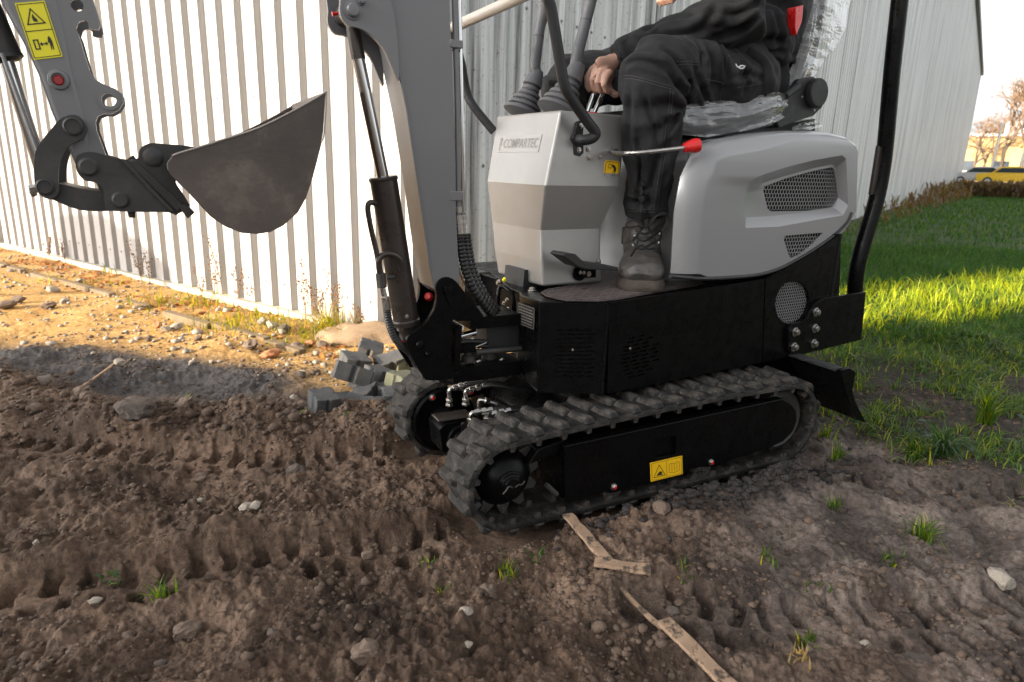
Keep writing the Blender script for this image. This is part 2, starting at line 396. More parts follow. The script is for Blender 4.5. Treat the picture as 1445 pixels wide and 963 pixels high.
def clad(fr, u0, u1, z0, z1, ribs, depth, top, slope, mat, sgn, shared=None):
    me = shared
    if me is None:
        mb = MB(); prof = panel_mesh(u1 - u0, ribs, 0, depth, top, slope, mat, ''); n = len(prof)
        vs = [fr.u * u + fr.v * (w * sgn) + Vector((0, 0, z)) for z in (z0, z1) for u, w in prof]
        fs = [(i, i + 1, n + i + 1, n + i) for i in range(n - 1)]
        if sgn > 0: fs = [tuple(reversed(f)) for f in fs]
        mb.add(vs, fs); me = bpy.data.meshes.new('cladding_sheet'); me.from_pydata(mb.v, [], mb.f); me.materials.append(mat); me.update()
    o = bpy.data.objects.new('cladding_sheet', me); COL.objects.link(o); o.parent = wh; o.location = fr.o + fr.u * u0 - KC
    return me
WHT = 10.3
# left, sunlit face: deep ribs
sh = None; npan = 5; wL = 6 * PITCH
for i in range(npan):
    sh = clad(Lf, -(i + 1) * wL - .02, -i * wL - .02, .03, WHT, 6, .036, .55, .065, M['clad_white'], -1, sh)
mb = MB(); mb.box(Lf, -5.66, 0, .012, .05, -.1, WHT - .02); mb.build('wall_core', M['plinth'], wh)
mb = MB(); mb.box(Lf, -5.62, -.02, -.07, .008, -.08, .028); mb.build('base_strip', M['plinth'], wh, bevel=.004)
# shaded wall beyond the left end, its shade put into the grey
gd = MB()
for i in range(8): gd.box(Lf, -5.70 - .30 * (i + 1) + .012, -5.70 - .30 * i, -.10, -.06, 0, 4.5)
gd.box(Lf, -8.4, -5.68, -.05, .03, -.1, 4.6)
M['shade_grey'] = simple('shade grey sheet', (.30, .31, .32), .5, 0, .12, 4, (30, .2, .004))
gd.build('shaded_wall', M['shade_grey'], wh)
# right, shaded face
she = {}
NP = 68
for i in range(NP):
    k = 'a' if i < 3 else 'o'
    m = M['clad_alga'] if k == 'a' else M['clad_old']
    u0 = .03 + i * 6 * PITCH
    z0 = .0
    she[k] = clad(Rf, u0, u0 + 6 * PITCH + .004, z0, WHT, 6, .032, .38, .16, m, 1, she.get(k))
Rend = .03 + NP * 6 * PITCH
mb = MB(); mb.box(Rf, .02, Rend, -.05, -.01, -.1, WHT - .02); mb.build('wall_core', M['plinth'], wh)
for i in (5, 10, 16, 24, 36, 50):
    mb = MB(); mb.box(Rf, .03 + i * 6 * PITCH - .06, .03 + i * 6 * PITCH + .10, .005, .045, .02, WHT - .01); mb.build('joint_cover', M['clad_old'], wh)
mb = MB(); mb.box(Rf, -.02, Rend + .05, .0, .22, WHT + .002, WHT + .28); mb.build('eaves_trim', M['trim'], wh)
mb = MB(); mb.box(Lf, -5.7, .02, -.18, .0, WHT + .002, WHT + .28); mb.build('verge_trim', M['trim'], wh)
mb = MB(); mb.box(Rf, Rend, Rend + .08, -.02, .05, 0, WHT); mb.build('corner_trim', M['clad_old'], wh)
mb = MB(); p = [Lf.W(-5.6, .1, WHT), Lf.W(0, .1, WHT), Rf.W(Rend, -.1, WHT), Rf.W(Rend, -8, WHT)]
mb.add(p + [q + Vector((0, 0, .2)) for q in p], [(3, 2, 1, 0), (4, 5, 6, 7), (0, 1, 5, 4), (1, 2, 6, 5), (2, 3, 7, 6), (3, 0, 4, 7)]); mb.build('roof', M['trim'], wh)
mb = MB(); cw = .045; mb.box(Lf, -.015, .03, -.06, .0, .03, WHT - .01); mb.build('corner_trim', M['clad_white'], wh)

# concrete edging along the wall
mb = MB(); u = -5.6
while u < -.3:
    L = .5; j = rng.uniform(-.012, .012); hz = rng.uniform(-.008, .008)
    mb.box(Lf, u, u + L - .012 - (.2 if rng.random() < .3 else 0), -.50 + j, -.455 + j, -.06, .012 + hz); u += L
M['kerb'] = simple('old timber edging', (.17, .12, .07), .9, 0, .25, 12, (80, .5, .005), ((.12, .10, .06), .45, .8, 8))
tag(mb.build('kerb', M['kerb'], None, bevel=.006), kind='structure')

# ================================================================== ADDED SHADE BUILDING (unseen, left of the frame, throws the long shade)
nb = empty('shade_building', (-34, -18, 0), 'unseen plain pale building added to shade the yard and the digger', 'building')
E_ = Vector((.985, -.17, 0)).normalized()
sh_ = Vector((-math.cos(SUN_AZ), -math.sin(SUN_AZ), 0)); tan = math.tan(SUN_EL)
dist = 34.0; hB = dist * tan
L0 = Vector((-2.36, 3.04, 0)) + sh_ * dist
Wf = Frame(math.degrees(math.atan2(E_.y, E_.x)), L0)
M['render'] = simple('pale render', (.55, .52, .46), .9, 0, .1, 3, (40, .3, .01))
mb = MB(); mb.box(Wf, -1.6, 16, -12, 0, -.1, hB); mb.build('low_shade_block', M['render'], nb)
# tall block added to keep the machine and the right ground in shade
Pf = Frame(28.5, (0, 0, 0)); ptall = 2.40
mb = MB(); mb.box(Pf, -60, -37, -34, ptall, -.1, 11.0); mb.build('tall_shade_block', M['render'], nb)
# unseen board added, cut to the outline of the shadow on the white wall
sb = empty('shadow_board', (-8.6, 3.2, 0), 'unseen board on two posts added to cast the shadow on the white wall', 'board')
t5 = 5.6; bp = []
for x, y in ((88, 305), (150, 302), (196, 335), (245, 376), (246, 400), (170, 384), (94, 365)):
    d = ray(x, y); q = CAMP + d * ((KC - CAMP).dot(Lf.v) / d.dot(Lf.v)); bp.append(q + sdir * (t5 / math.cos(SUN_EL)))
mb = MB(); n = len(bp); mb.add(bp + [q - Lf.v * .02 for q in bp], [tuple(range(n)), tuple(range(2 * n - 1, n - 1, -1))] + [(i, (i + 1) % n, (i + 1) % n + n, i + n) for i in range(n)])
M['ply'] = simple('weathered plywood', (.30, .22, .13), .8, 0, .2, 5)
mb.build('board', M['ply'], sb)
for q in (bp[0], bp[3]):
    mb = MB(); mb.cyl(Vector((q.x, q.y, 0)) - Lf.v * .05, Vector((q.x, q.y, q.z)) - Lf.v * .05, .03); mb.build('post', M['ply'], sb)

# ================================================================== BACKGROUND (far right)
def bgpt(x, y, dist):                            # point at horizontal distance dist on a pixel ray
    d = ray(x, y); return CAMP + d * (dist / math.hypot(d.x, d.y))
M['orangewall'] = simple('ochre rendered wall', (.46, .30, .13), .9, 0, .12, .4)
M['roofpale'] = simple('pale roof sheet', (.60, .60, .60), .5, 0, .1, .5)
M['darkglass'] = simple('dark window glass', (.02, .03, .04), .1, 0, .1, 1)
M['bark'] = simple('grey brown bark', (.12, .085, .06), .9, 0, .25, 6, (20, .5, .02))
M['whitepole'] = simple('white painted pole', (.75, .72, .66), .4, 0, .04, 2)
M['caryellow'] = simple('yellow car paint', (.80, .50, .01), .25, 0, .03, 2, coat=.5)
M['carwhite'] = simple('silver car paint', (.55, .55, .56), .25, .2, .03, 2, coat=.5)
M['tyre'] = simple('black tyre', (.02, .02, .02), .8)
bd = bgpt(1420, 240, 120); by = math.degrees(math.atan2(-bd.x, bd.y)) - 4
Xf = Frame(by, (bd.x, bd.y, 0))
b1 = empty('ochre_building', Xf.o, 'long ochre building with a pale flat roof behind the far cars', 'building')
mb = MB(); mb.box(Xf, -9, 34, 0, 10, 0, 7.0); mb.build('wall', M['orangewall'], b1)
mb = MB(); mb.box(Xf, -1.2, 12, 1, 9, 7.02, 9.0); mb.box(Xf, -9.3, 34.3, -.3, 10.3, 7.0, 7.4); mb.build('roof', M['roofpale'], b1)
for k in range(9):
    mb = MB(); mb.box(Xf, -6 + k * 4.2, -6 + k * 4.2 + 2.0, -.03, .06, 2.2, 3.6); w_ = mb.build('window', M['darkglass'], b1)
    mb = MB(); mb.box(Xf, -6.12 + k * 4.2, -5.98 + k * 4.2 + 2.1, -.12, -.04, 2.02, 2.18); mb.build('sill', M['roofpale'], w_)
def bare_tree(name, base, h, label, n=7, seed=1, leafcol=None):
    rs = random.Random(seed); tr = empty(name, base, label, 'tree')
    mb = MB(); tw = MB()
    def grow(p, d, L, r, lev):
        q = p + d * L * .5 + Vector((rs.uniform(-1, 1), rs.uniform(-1, 1), 0)) * L * .05; e = q + (d + Vector((rs.uniform(-.2, .2), rs.uniform(-.2, .2), .05))).normalized() * L * .5
        (mb if lev < 3 else tw).tube([p, q, e], [r, r * .8, r * .6], 5 if lev < 3 else 3)
        if lev >= 5: return
        for _ in range(3 if lev < 2 else 4):
            a = rs.uniform(.3, .95); az = rs.uniform(0, 2 * PI); o = d.orthogonal().normalized(); o2 = d.cross(o)
            grow(e, (d * math.cos(a) + (o * math.cos(az) + o2 * math.sin(az)) * math.sin(a)).normalized(), L * rs.uniform(.58, .8), r * .62, lev + 1)
    grow(Vector(base), Vector((rs.uniform(-.06, .06), 0, 1)).normalized(), h * .30, h * .022, 0)
    mb.build('trunk', M['bark'], tr); tw.build('crown', M['twig'], tr)
M['twig'] = simple('pale brown twigs', (.16, .10, .06), .9, 0, .3, .3)
for i, (x, dd, h, lab) in enumerate([(1412, 104, 14.5, 'tallest bare brown tree above the ochre building'), (1446, 100, 15.5, 'bare tree at the right edge behind the white poles'),
        (1372, 96, 9.5, 'slim bare tree standing closest to the warehouse end'), (1385, 118, 11, 'bushy bare tree between warehouse and ochre building'), (1432, 128, 13, 'far pale bare tree rising over the roof')]):
    q = bgpt(x, 240, dd); bare_tree('bare_tree', (q.x, q.y, 0), h, lab, seed=i + 3)
for x, dd, h, lab in ((1396, 78, 5.9, 'white pole left of the two beside the far fence'), (1436, 78, 5.9, 'white pole right of the two beside the far fence')):
    q = bgpt(x, 245, dd); e = empty('flag_pole', (q.x, q.y, 0), lab, 'pole', 'white poles by the far fence')
    mb = MB(); mb.tube([(q.x, q.y, 0), (q.x + .5, q.y + .3, h)], [.13, .08], 8); mb.build('pole', M['whitepole'], e)
    mb = MB(); mb.cyl((q.x + .5, q.y + .3, h), (q.x + .5, q.y + .3, h + .2), .16); mb.build('cap', M['whitepole'], e)
# far fence
q0 = bgpt(1350, 243, 80); q1 = bgpt(1540, 246, 80)
fe = empty('far_fence', (q0.x, q0.y, 0), 'low white rail fence in front of the ochre building', 'fence')
dirf = (q1 - q0); dirf.z = 0; Lq = dirf.length; Ff = Frame(math.degrees(math.atan2(dirf.y, dirf.x)), (q0.x, q0.y, 0))
for k in range(int(Lq / 2)):
    mb = MB(); mb.box(Ff, k * 2, k * 2 + .1, 0, .1, 0, 1.75); mb.build('post', M['whitepole'], fe)
for z in (.9, 1.3, 1.68):
    mb = MB(); mb.box(Ff, 0, Lq, .11, .15, z, z + .07); mb.build('rail', M['whitepole'], fe)
def car(base, yaw, mat, label, s=1.0):
    q = Frame(yaw, base); c = empty('parked_car', q.o, label, 'car')
    side = [(-2.1, .35), (-2.15, .75), (-1.95, .92), (-1.1, 1.0), (-.55, 1.42), (.9, 1.45), (1.6, 1.0), (2.1, .92), (2.15, .4), (1.75, .3), (-1.75, .3)]
    mb = MB(); mb.prism(q, smooth2(side[:9], 3) + side[9:], -.85, .85); mb.build('body', mat, c, bevel=.08)
    mb = MB(); mb.prism(q, [(-.95, 1.0), (-.5, 1.36), (.85, 1.39), (1.4, 1.0)], -.865, .865); mb.build('window', M['darkglass'], c)
    for u in (-1.3, 1.3):
        for w in (-.8, .8):
            mb = MB(); mb.cyl(q.W(u, w - .1, .32), q.W(u, w + .1, .32), .32); wo = mb.build('wheel', M['tyre'], c)
            mb = MB(); mb.cyl(q.W(u, w - .11, .32), q.W(u, w + .11, .32), .18); mb.build('rim', M['roofpale'], wo)
q = bgpt(1420, 245, 72); Qf = Frame(by, (q.x, q.y, 0)); M['asphalt'] = simple('grey asphalt', (.06, .06, .06), .9, 0, .1, 2)
mb = MB(); mb.box(Qf, -14, 30, -7, 22, -.2, .52); tag(mb.build('car_park', M['asphalt'], None), kind='structure')
q = bgpt(1424, 245, 68); car((q.x, q.y, .53), by + 2, M['caryellow'], 'yellow car parked beyond the hedge')
q = bgpt(1446, 245, 66); car((q.x + 2.4, q.y - 1, .53), by + 2, M['caryellow'], 'second yellow car cut by the right edge of the photo')
q = bgpt(1384, 245, 70); car((q.x, q.y, .53), by + 2, M['carwhite'], 'silver car between yellow car and warehouse end')

# rows of roofing screws on the sheets that stand close enough to show them
M['screw'] = simple('galvanised screw head', (.35, .35, .35), .4, .7, .2, 30)
def screw_row(fr, sgn, u0, z, off):
    mb = MB(); nrm_ = fr.v * sgn
    for i in range(6):
        c = fr.o + fr.u * (u0 + i * PITCH + off) + nrm_ * .034 + Vector((0, 0, z)); mb.lathe(c, nrm_, [(0, 0), (.011, 0), (.010, .003), (.006, .003), (.006, .008), (0, .008)], 8)
    o = mb.build('screw_row', M['screw'], wh); o['kind'] = 'stuff'
for i in range(5):
    for z in (.18, 1.25, 2.3): screw_row(Lf, -1, -(i + 1) * wL - .02, z, PITCH * .45)
for i in range(7):
    for z in (.9, 1.75, 2.6): screw_row(Rf, 1, .03 + i * 6 * PITCH, z, PITCH * .47)
# ================================================================== EXCAVATOR
EX = empty('mini_excavator', T.W(.5, .33, 0), 'grey and black rubber tracked mini excavator with raised bucket and driver', 'excavator')
def part(mb, name, mat, parent=EX, weld=False, **k):
    if weld:                                      # join the loops that meet before the normals are weighted
        bm = bmesh.new(); vs = [bm.verts.new(p) for p in mb.v]
        for f in mb.f:
            try: bm.faces.new([vs[i] for i in f])
            except ValueError: pass
        bmesh.ops.remove_doubles(bm, verts=bm.verts, dist=.0004); bmesh.ops.recalc_face_normals(bm, faces=bm.faces); bm.verts.index_update()
        mb.v = [v.co.copy() for v in bm.verts]; mb.f = [tuple(v.index for v in f.verts) for f in bm.faces]; mb.m = [0] * len(mb.f); bm.free(); k['wn_'] = True
    return mb.build(name, mat, parent, **k)
def bolt(p, axis, r, parent, mat=None, cap=None, name='bolt', h=None):
    h = h or r * .8; axis = Vector(axis).normalized()
    mb = MB(); mb.lathe(p, axis, [(0, 0), (r * 1.35, 0), (r * 1.35, h * .25), (r * 1.1, h * .3)], 16); mb.lathe(Vector(p) + axis * h * .3, axis, [(0, 0), (r, 0), (r, h * .7), (r * .8, h), (0, h)], 6)
    o = part(mb, name, mat or M['steel'], parent)
    if cap:
        c = MB(); c.lathe(Vector(p) + axis * (h * 1.3 + .0005), axis, [(0, 0), (r * .65, 0), (r * .5, h * .2), (0, h * .25)], 10); part(c, 'paint_dot', cap, o)
    return o
tn = -T.v; bn = -B.v; dn = -D.v

# ---- tracks
def track_path(n):
    c0 = (.045, .123); r0 = .118; c1 = (1.0, .145); r1 = .128
    pts = []
    a1 = math.radians(90 + 1.6)
    for k in range(25):
        a = math.radians(91.5 + 180 * k / 24); pts.append((c0[0] + r0 * math.cos(a), c0[1] + r0 * math.sin(a)))
    for k in range(1, 8): pts.append((c0[0] + (c1[0] - c0[0]) * k / 8, .005 + (.017 - .005) * k / 8 - .003 * math.sin(PI * k / 8)))
    for k in range(25):
        a = math.radians(-90 + 1 + 180 * k / 24); pts.append((c1[0] + r1 * math.cos(a), c1[1] + r1 * math.sin(a)))
    for k in range(1, 8):
        t = k / 8; pts.append((c1[0] + (c0[0] - c1[0]) * t, .273 + (.241 - .273) * t ** 1.5 + .006 * math.sin(PI * t)))
    P = [Vector((a, b, 0)) for a, b in pts]; P.append(P[0]); acc = [0]
    for i in range(len(P) - 1): acc.append(acc[-1] + (P[i + 1] - P[i]).length)
    out = []; L = acc[-1]; j = 0
    for k in range(n):
        s = L * k / n
        while acc[j + 1] < s: j += 1
        t = (s - acc[j]) / (acc[j + 1] - acc[j]); p = P[j].lerp(P[j + 1], t); d = (P[j + 1] - P[j]).normalized()
        out.append((p, d, Vector((d.y, -d.x, 0))))       # outward = right of travel
    return out, L
def make_track(v0, near):
    n = 176; path, L = track_path(n); w = .165; fr = T
    for p, d, o in path: pass
    mb = MB(); vs = []
    cs = [(0.0, .000), (.004, .006), (w - .004, .006), (w, .0), (w, -.010), (w - .02, -.014), (.02, -.014), (0, -.010)]
    for i, (p, d, o) in enumerate(path):
        o = (path[(i + 1) % n][2] + o + path[i - 1][2]).normalized()
        for cw, ch in cs: vs.append(fr.W(p.x + o.x * ch, v0 + cw, p.y + o.y * ch))
    m = len(cs); fs = [(i * m + k, ((i + 1) % n) * m + k, ((i + 1) % n) * m + (k + 1) % m, i * m + (k + 1) % m) for i in range(n) for k in range(m)]
    mb.add(vs, fs); belt = part(mb, 'rubber_track', M['rubber'], smooth=50)
    nl = 36; pl, _ = track_path(nl * 2)
    lp = []
    for k in range(nl * 2):
        p, d, o = pl[k]
        row = k % 2
        w0, w1 = (-.003, .078) if row == 0 else (.070, w + .003)
        hl = .024; a0 = .0175; a1 = .0088; sk = .012 * (1 if row == 0 else -1)
        c = []
        for (hh, aa) in ((.003, a0), (hl, a1)):
            for (ww, e, tw) in ((w0, -1, 0), (w1, -1, 1), (w1, 1, 1), (w0, 1, 0)):
                outer = (row == 0 and tw == 0) or (row == 1 and tw == 1)
                a = aa * (1.0 if outer else 1.15); inset = (.008 if hh > .01 else 0) * (1 if tw == 0 else -1)
                q = p + d * (e * a + (0 if outer else sk)) + o * (hh * (1 if not (hh > .01 and not outer) else .92))
                c.append(fr.W(q.x, v0 + ww + inset, q.y))
        c = [c[0], c[1], c[2], c[3], c[4], c[5], c[6], c[7]]
        b = MB(); b.hexa(c); part(b, 'track_lug', M['rubber'], belt, smooth=0, bevel=.004, seg=1)
    pi_, _ = track_path(nl * 2)
    for k in range(0, nl * 2, 2):
        p, d, o = pi_[k]; c = []
        for hh, aa in ((-.012, .011), (-.034, .006)):
            for ww, e in ((w * .36, -1), (w * .64, -1), (w * .64, 1), (w * .36, 1)):
                q = p + d * e * aa + o * hh; c.append(fr.W(q.x, v0 + ww, q.y))
            if near and hh < -.02: pass
        b = MB(); b.hexa(c); part(b, 'guide_lug', M['rubber'], belt, smooth=0)
    # near-edge inner teeth
    for k in range(0, nl * 2, 2):
        p, d, o = pi_[k]; c = []
        for hh, aa in ((-.009, .010), (-.026, .0055)):
            for ww, e in ((.006, -1), (.03, -1), (.03, 1), (.006, 1)):
                q = p + d * e * aa + o * hh; c.append(fr.W(q.x, v0 + ww, q.y))
        b = MB(); b.hexa(c); part(b, 'inner_tooth', M['rubber'], belt, smooth=0)
    # sprocket, idler, rollers
    cc = T.W(.045, v0 + .02, .123)
    mb = MB(); mb.lathe(T.W(.045, v0 + .13, .123), tn, [(0, 0), (.075, 0), (.085, .02), (.085, .045), (.078, .07), (.060, .094), (.040, .108), (.030, .112), (0, .113)], 40)
    hub = part(mb, 'drive_sprocket', M['black'])
    mb = MB(); mb.lathe(T.W(.045, v0 + .019, .123), tn, [(0, 0), (.036, 0), (.036, .004), (.031, .006), (.031, .010), (.026, .013), (.022, .013), (.022, .018), (.012, .019), (0, .019)], 30)
    part(mb, 'hub_cap', M['black'], hub, bevel=.0015)
    mb = MB(); h0 = Vector((0, 0, 0))
    for s in (-1, 1):
        a = spline([T.W(.045 + s * .004, v0 - .002, .123), T.W(.045 + s * .014, v0 - .003, .123 + .006), T.W(.045 + s * .022, v0 - .003, .123 + s * .004), T.W(.045 + s * .030, v0 - .002, .123 + s * .012)], 4); mb.tube(a, .0022, 8)
    part(mb, 'locking_tab', M['dark'], hub)
    mb = MB()
    for k in range(11):
        a = 2 * PI * (k + .3) / 11; ca, sa = math.cos(a), math.sin(a); q = []
        for rr, ww in ((.075, .020), (.104, .009)):
            for e in (-1, 1): q.append((.045 + rr * ca - e * ww * sa, .123 + rr * sa + e * ww * ca))
        mb.prism(T, [q[0], q[1], q[3], q[2]], v0 + .060, v0 + .10)
    part(mb, 'sprocket_teeth', M['dark'], hub, bevel=.003)
    mb = MB(); mb.lathe(T.W(1.0, v0 + .13, .145), tn, [(0, 0), (.085, 0), (.098, .01), (.098, .09), (.085, .10), (.05, .085), (0, .085)], 36); part(mb, 'idler_wheel', M['dark'])
    for u in (.36, .68):
        mb = MB(); mb.lathe(T.W(u, v0 + .13, .047), tn, [(0, 0), (.028, 0), (.032, .02), (.032, .10), (.024, .108), (.0, .108)], 24); ro_ = part(mb, 'bottom_roller', M['steel'])
        mb = MB(); mb.lathe(T.W(u, v0 + .022, .047), tn, [(0, 0), (.0335, 0), (.0335, .006), (.025, .008), (0, .008)], 24); part(mb, 'roller_rim', M['steel'], ro_)
    # frame box
    fp = [(.192, .207), (.205, .043), (.33, .048), (.345, .040), (.40, .041), (.46, .050), (.66, .060), (.72, .052), (.80, .062), (.93, .072), (1.0, .088), (1.035, .115), (1.045, .15), (1.035, .185), (1.005, .212), (.965, .232)]
    hole = T.L([(927, 622), (956, 617), (956, 643), (927, 648)]) if near else ()
    mb = MB(); mb.prism(T, fp, v0 + .006, v0 + .012, [hole] if near else [])
    fo = part(mb, 'track_frame', M['black'], bevel=.0015)
    mb = MB(); mb.prism(T, [(.19, .2), (.2, .05), (.9, .08), (.98, .15), (.96, .222)], v0 + .02, v0 + .14); part(mb, 'frame_beam', M['black'])
    mb = MB(); mb.prism(T, [(.188, .208), (.196, .2085), (.966, .2345), (.966, .2285), (.192, .202)], v0 + .002, v0 + .03); part(mb, 'frame_edge', M['black'], fo, bevel=.002)
    mb = MB(); mb.hexa([T.W(.10, v0 + .03, .16), T.W(.205, v0 + .03, .18), T.W(.205, v0 + .13, .18), T.W(.10, v0 + .13, .16), T.W(.13, v0 + .03, .20), T.W(.205, v0 + .03, .212), T.W(.205, v0 + .13, .212), T.W(.13, v0 + .13, .2)]); part(mb, 'scraper_guard', M['black'], bevel=.003)
    mb = MB(); mb.tube([T.W(.15, v0 + .02, .10), T.W(.185, v0 + .02, .065)], .007, 8); part(mb, 'tension_rod', M['dark'])
    return belt, fo
belt1, fr1 = make_track(0.0, True)
for x, y in ((866, 687), (1003, 652)): bolt(T.P(x, y, .004), tn, .0075, fr1, cap=M['red'])
belt2, fr2 = make_track(.50, False)

# stickers: a local 2D canvas on four pixel corners
class Canvas:
    def __init__(s, fr, w, tl, tr, bl, off=.0):
        s.n = -fr.v; P = lambda q: fr.P(q[0], q[1], w)
        s.o = P(tl); s.a = P(tr) - s.o; s.b = P(bl) - s.o; s.w = s.a.length; s.h = s.b.length
        s.n = s.b.cross(s.a).normalized(); 
        if s.n.dot(CAMP - s.o) < 0: s.n = -s.n
    def P(s, x, y, k): return s.o + s.a * x + s.b * y + s.n * k
    def poly(s, mb, pts, k=.0012):
        tri = tessellate_polygon([[Vector((p[0], p[1], 0)) for p in pts]]); n = len(mb.v)
        mb.v += [s.P(x, y, k) for x, y in pts]
        for t in tri: mb.f.append(tuple(n + i for i in t)); mb.m.append(mb.mi)
    def line(s, mb, pts, t, k=.0012, close=False):
        pts = list(pts) + ([pts[0]] if close else [])
        for (x0, y0), (x1, y1) in zip(pts[:-1], pts[1:]):
            dx, dy = (x1 - x0) * s.w, (y1 - y0) * s.h; L = math.hypot(dx, dy) or 1; ex, ey = dx / L * t / 2, dy / L * t / 2; nx, ny = -dy / L * t / 2, dx / L * t / 2
            q = [(x0 - (ex - nx) / s.w, y0 - (ey - ny) / s.h), (x1 + (ex + nx) / s.w, y1 + (ey + ny) / s.h), (x1 + (ex - nx) / s.w, y1 + (ey - ny) / s.h), (x0 - (ex + nx) / s.w, y0 - (ey + ny) / s.h)]
            s.poly(mb, q, k)
    def plate(s, name, mat, parent, r=.06, th=.001):
        pts = []
        rx, ry = r, r * s.w / s.h
        for cx, cy, a0 in ((rx, ry, 180), (1 - rx, ry, 270), (1 - rx, 1 - ry, 0), (rx, 1 - ry, 90)):
            for k in range(4): a = math.radians(a0 + 30 * k); pts.append((cx + rx * math.cos(a), cy + ry * math.sin(a)))
        mb = MB(); n = len(pts); vs = [s.P(x, y, th) for x, y in pts] + [s.P(x, y, 0) for x, y in pts]
        mb.add(vs, [tuple(range(n)), tuple(range(2 * n - 1, n - 1, -1))] + [(i, (i + 1) % n, (i + 1) % n + n, i + n) for i in range(n)])
        return part(mb, name, mat, parent, smooth=0)
cv = Canvas(T, .0055, (917, 653.5), (962.5, 643), (918, 680)); st = cv.plate('warning_sticker', M['orange'], fr1, .02); mb = MB()
cv.line(mb, [(.04, .06), (.96, .06), (.96, .94), (.04, .94)], .001, .0016, True); cv.line(mb, [(.5, .06), (.5, .94)], .001, .0016)
cv.line(mb, [(.10, .82), (.27, .2), (.45, .82)], .0018, .0016, True); cv.poly(mb, [(.17, .76), (.28, .55), (.38, .62), (.33, .68), (.40, .76)], .0016)
cv.line(mb, [(.58, .3), (.58, .74), (.74, .8), (.90, .74), (.90, .3), (.84, .26), (.74, .32), (.64, .26)], .001, .0016, True)
for x in (.66, .74, .82): cv.line(mb, [(x, .32), (x, .7)], .001, .0016)
part(mb, 'pictogram', M['ink'], st, smooth=0)

# ---- travel motors, fittings and hoses between the tracks
def Tm(x, y, v): return T.P(x, y, v)
mb = MB(); mb.lathe(T.W(.045, .505, .123), tn, [(0, 0), (.098, 0), (.104, .004), (.104, .012), (.096, .016), (.094, .004), (0, .004)], 40); mb.lathe(T.W(.045, .50, .123), tn, [(0, 0), (.05, 0), (.046, .05), (.03, .06), (0, .06)], 24)
mo = part(mb, 'motor_plate', M['black'])
for x, y in ((610, 561), (615, 610), (663.5, 553), (668, 600)): bolt(T.P(x, y, .49), tn, .0085, mo, cap=M['red'])
mb = MB(); p = [(-.01, .075), (.085, .075), (.095, .10), (.095, .165), (.0, .165), (-.02, .15)]; mb.prism(T, p, .36, .46); mb.prism(T, circ((.04, .12), .036), .345, .36); mb.prism(T, circ((.04, .12), .022), .335, .345)
mob = part(mb, 'hydraulic_motor', M['black'], bevel=.006)
mb = MB(); mb.prism(T, [(-.02, .167), (.09, .167), (.09, .175), (-.02, .175)], .37, .43); part(mb, 'port_plate', M['cylinder'], mob, bevel=.003)
def fitting(p, up, path, r=.0065, parent=mob, hosepts=None, collar=True):
    p = Vector(p); mb = MB()
    mb.lathe(p, Vector((0, 0, 1)), [(0, 0), (r * 1.9, 0), (r * 1.9, .006), (r * 1.4, .007), (r * 1.4, .012), (r * 1.8, .013), (r * 1.8, .021), (r, .022), (0, .022)], 6)
    mb.tube(spline([p + Vector((0, 0, .015)), p + Vector((0, 0, up))] + path, 5), r, 10)
    d = path[-1] - path[-2] if len(path) > 1 else path[-1] - p - Vector((0, 0, up))
    for k, rr in ((0.15, 1.5), (.55, 1.6), (.95, 1.35)):
        a = path[-2].lerp(path[-1], k) if len(path) > 1 else path[-1]; mb.cyl(a, a + d.normalized() * .012, r * rr, n=6)
    o = part(mb, 'hose_fitting', M['steel'], parent, bevel=.0008)
    if hosepts:
        mb = MB(); hp = spline(hosepts, 14); rr = [(.0075 if k % 2 else .0063) for k in range(len(hp))]; mb.tube(hp, rr, 10); part(mb, 'hydraulic_hose', M['hose'], EX)
    return o
def TP(x, y, v): return T.P(x, y, v)
fitting(TP(634, 573, .40), .03, [TP(636, 549, .40), TP(657, 543, .39)], hosepts=[TP(655, 543, .39), TP(685, 540, .37), TP(712, 543, .35), TP(745, 553, .34), TP(790, 575, .36)])
fitting(TP(657, 572, .36), .03, [TP(659, 551, .36), TP(682, 545, .35)], hosepts=[TP(680, 546, .35), TP(700, 544, .33), TP(725, 550, .32), TP(750, 562, .33), TP(790, 585, .36)])
mb = MB(); mb.tube(spline([TP(676, 577, .33), TP(677, 565, .33), TP(688, 566, .32), TP(703, 571, .31)], 5), .0065, 10); mb.cyl(TP(684, 565, .32), TP(690, 566.5, .32), .0095, n=6); part(mb, 'hose_fitting', M['steel'], mob)
mb = MB(); hp = spline([TP(700, 570, .31), TP(722, 576, .30), TP(750, 576, .29), TP(790, 574, .3)], 12); mb.tube(hp, [(.0078 if k % 2 else .0066) for k in range(len(hp))], 10); part(mb, 'hydraulic_hose', M['hose'])
# near motor
mb = MB(); mb.lathe(T.W(.045, .16, .123), -tn, [(0, 0), (.098, 0), (.104, .004), (.104, .012), (.05, .016), (.046, .06), (0, .06)], 40); mo2 = part(mb, 'motor_plate', M['black'])
mb = MB(); mb.prism(T, [(.02, .08), (.11, .08), (.12, .19), (.02, .19)], .20, .30); mob2 = part(mb, 'hydraulic_motor', M['black'], bevel=.006)
mb = MB(); mb.hexa([TP(650, 604, .24), TP(662, 611, .24), TP(675, 599, .24), TP(664, 592, .24)][::-1] + [q + Vector((0, 0, .006)) for q in [TP(650, 604, .24), TP(662, 611, .24), TP(675, 599, .24), TP(664, 592, .24)][::-1]]); part(mb, 'port_plate', M['cylinder'], mob2)
fitting(TP(664.5, 601, .24), .02, [TP(667, 583, .24), TP(690, 579, .235)], parent=mob2, hosepts=[TP(690, 579, .235), TP(712, 577, .23), TP(740, 579, .23), TP(780, 585, .25)])
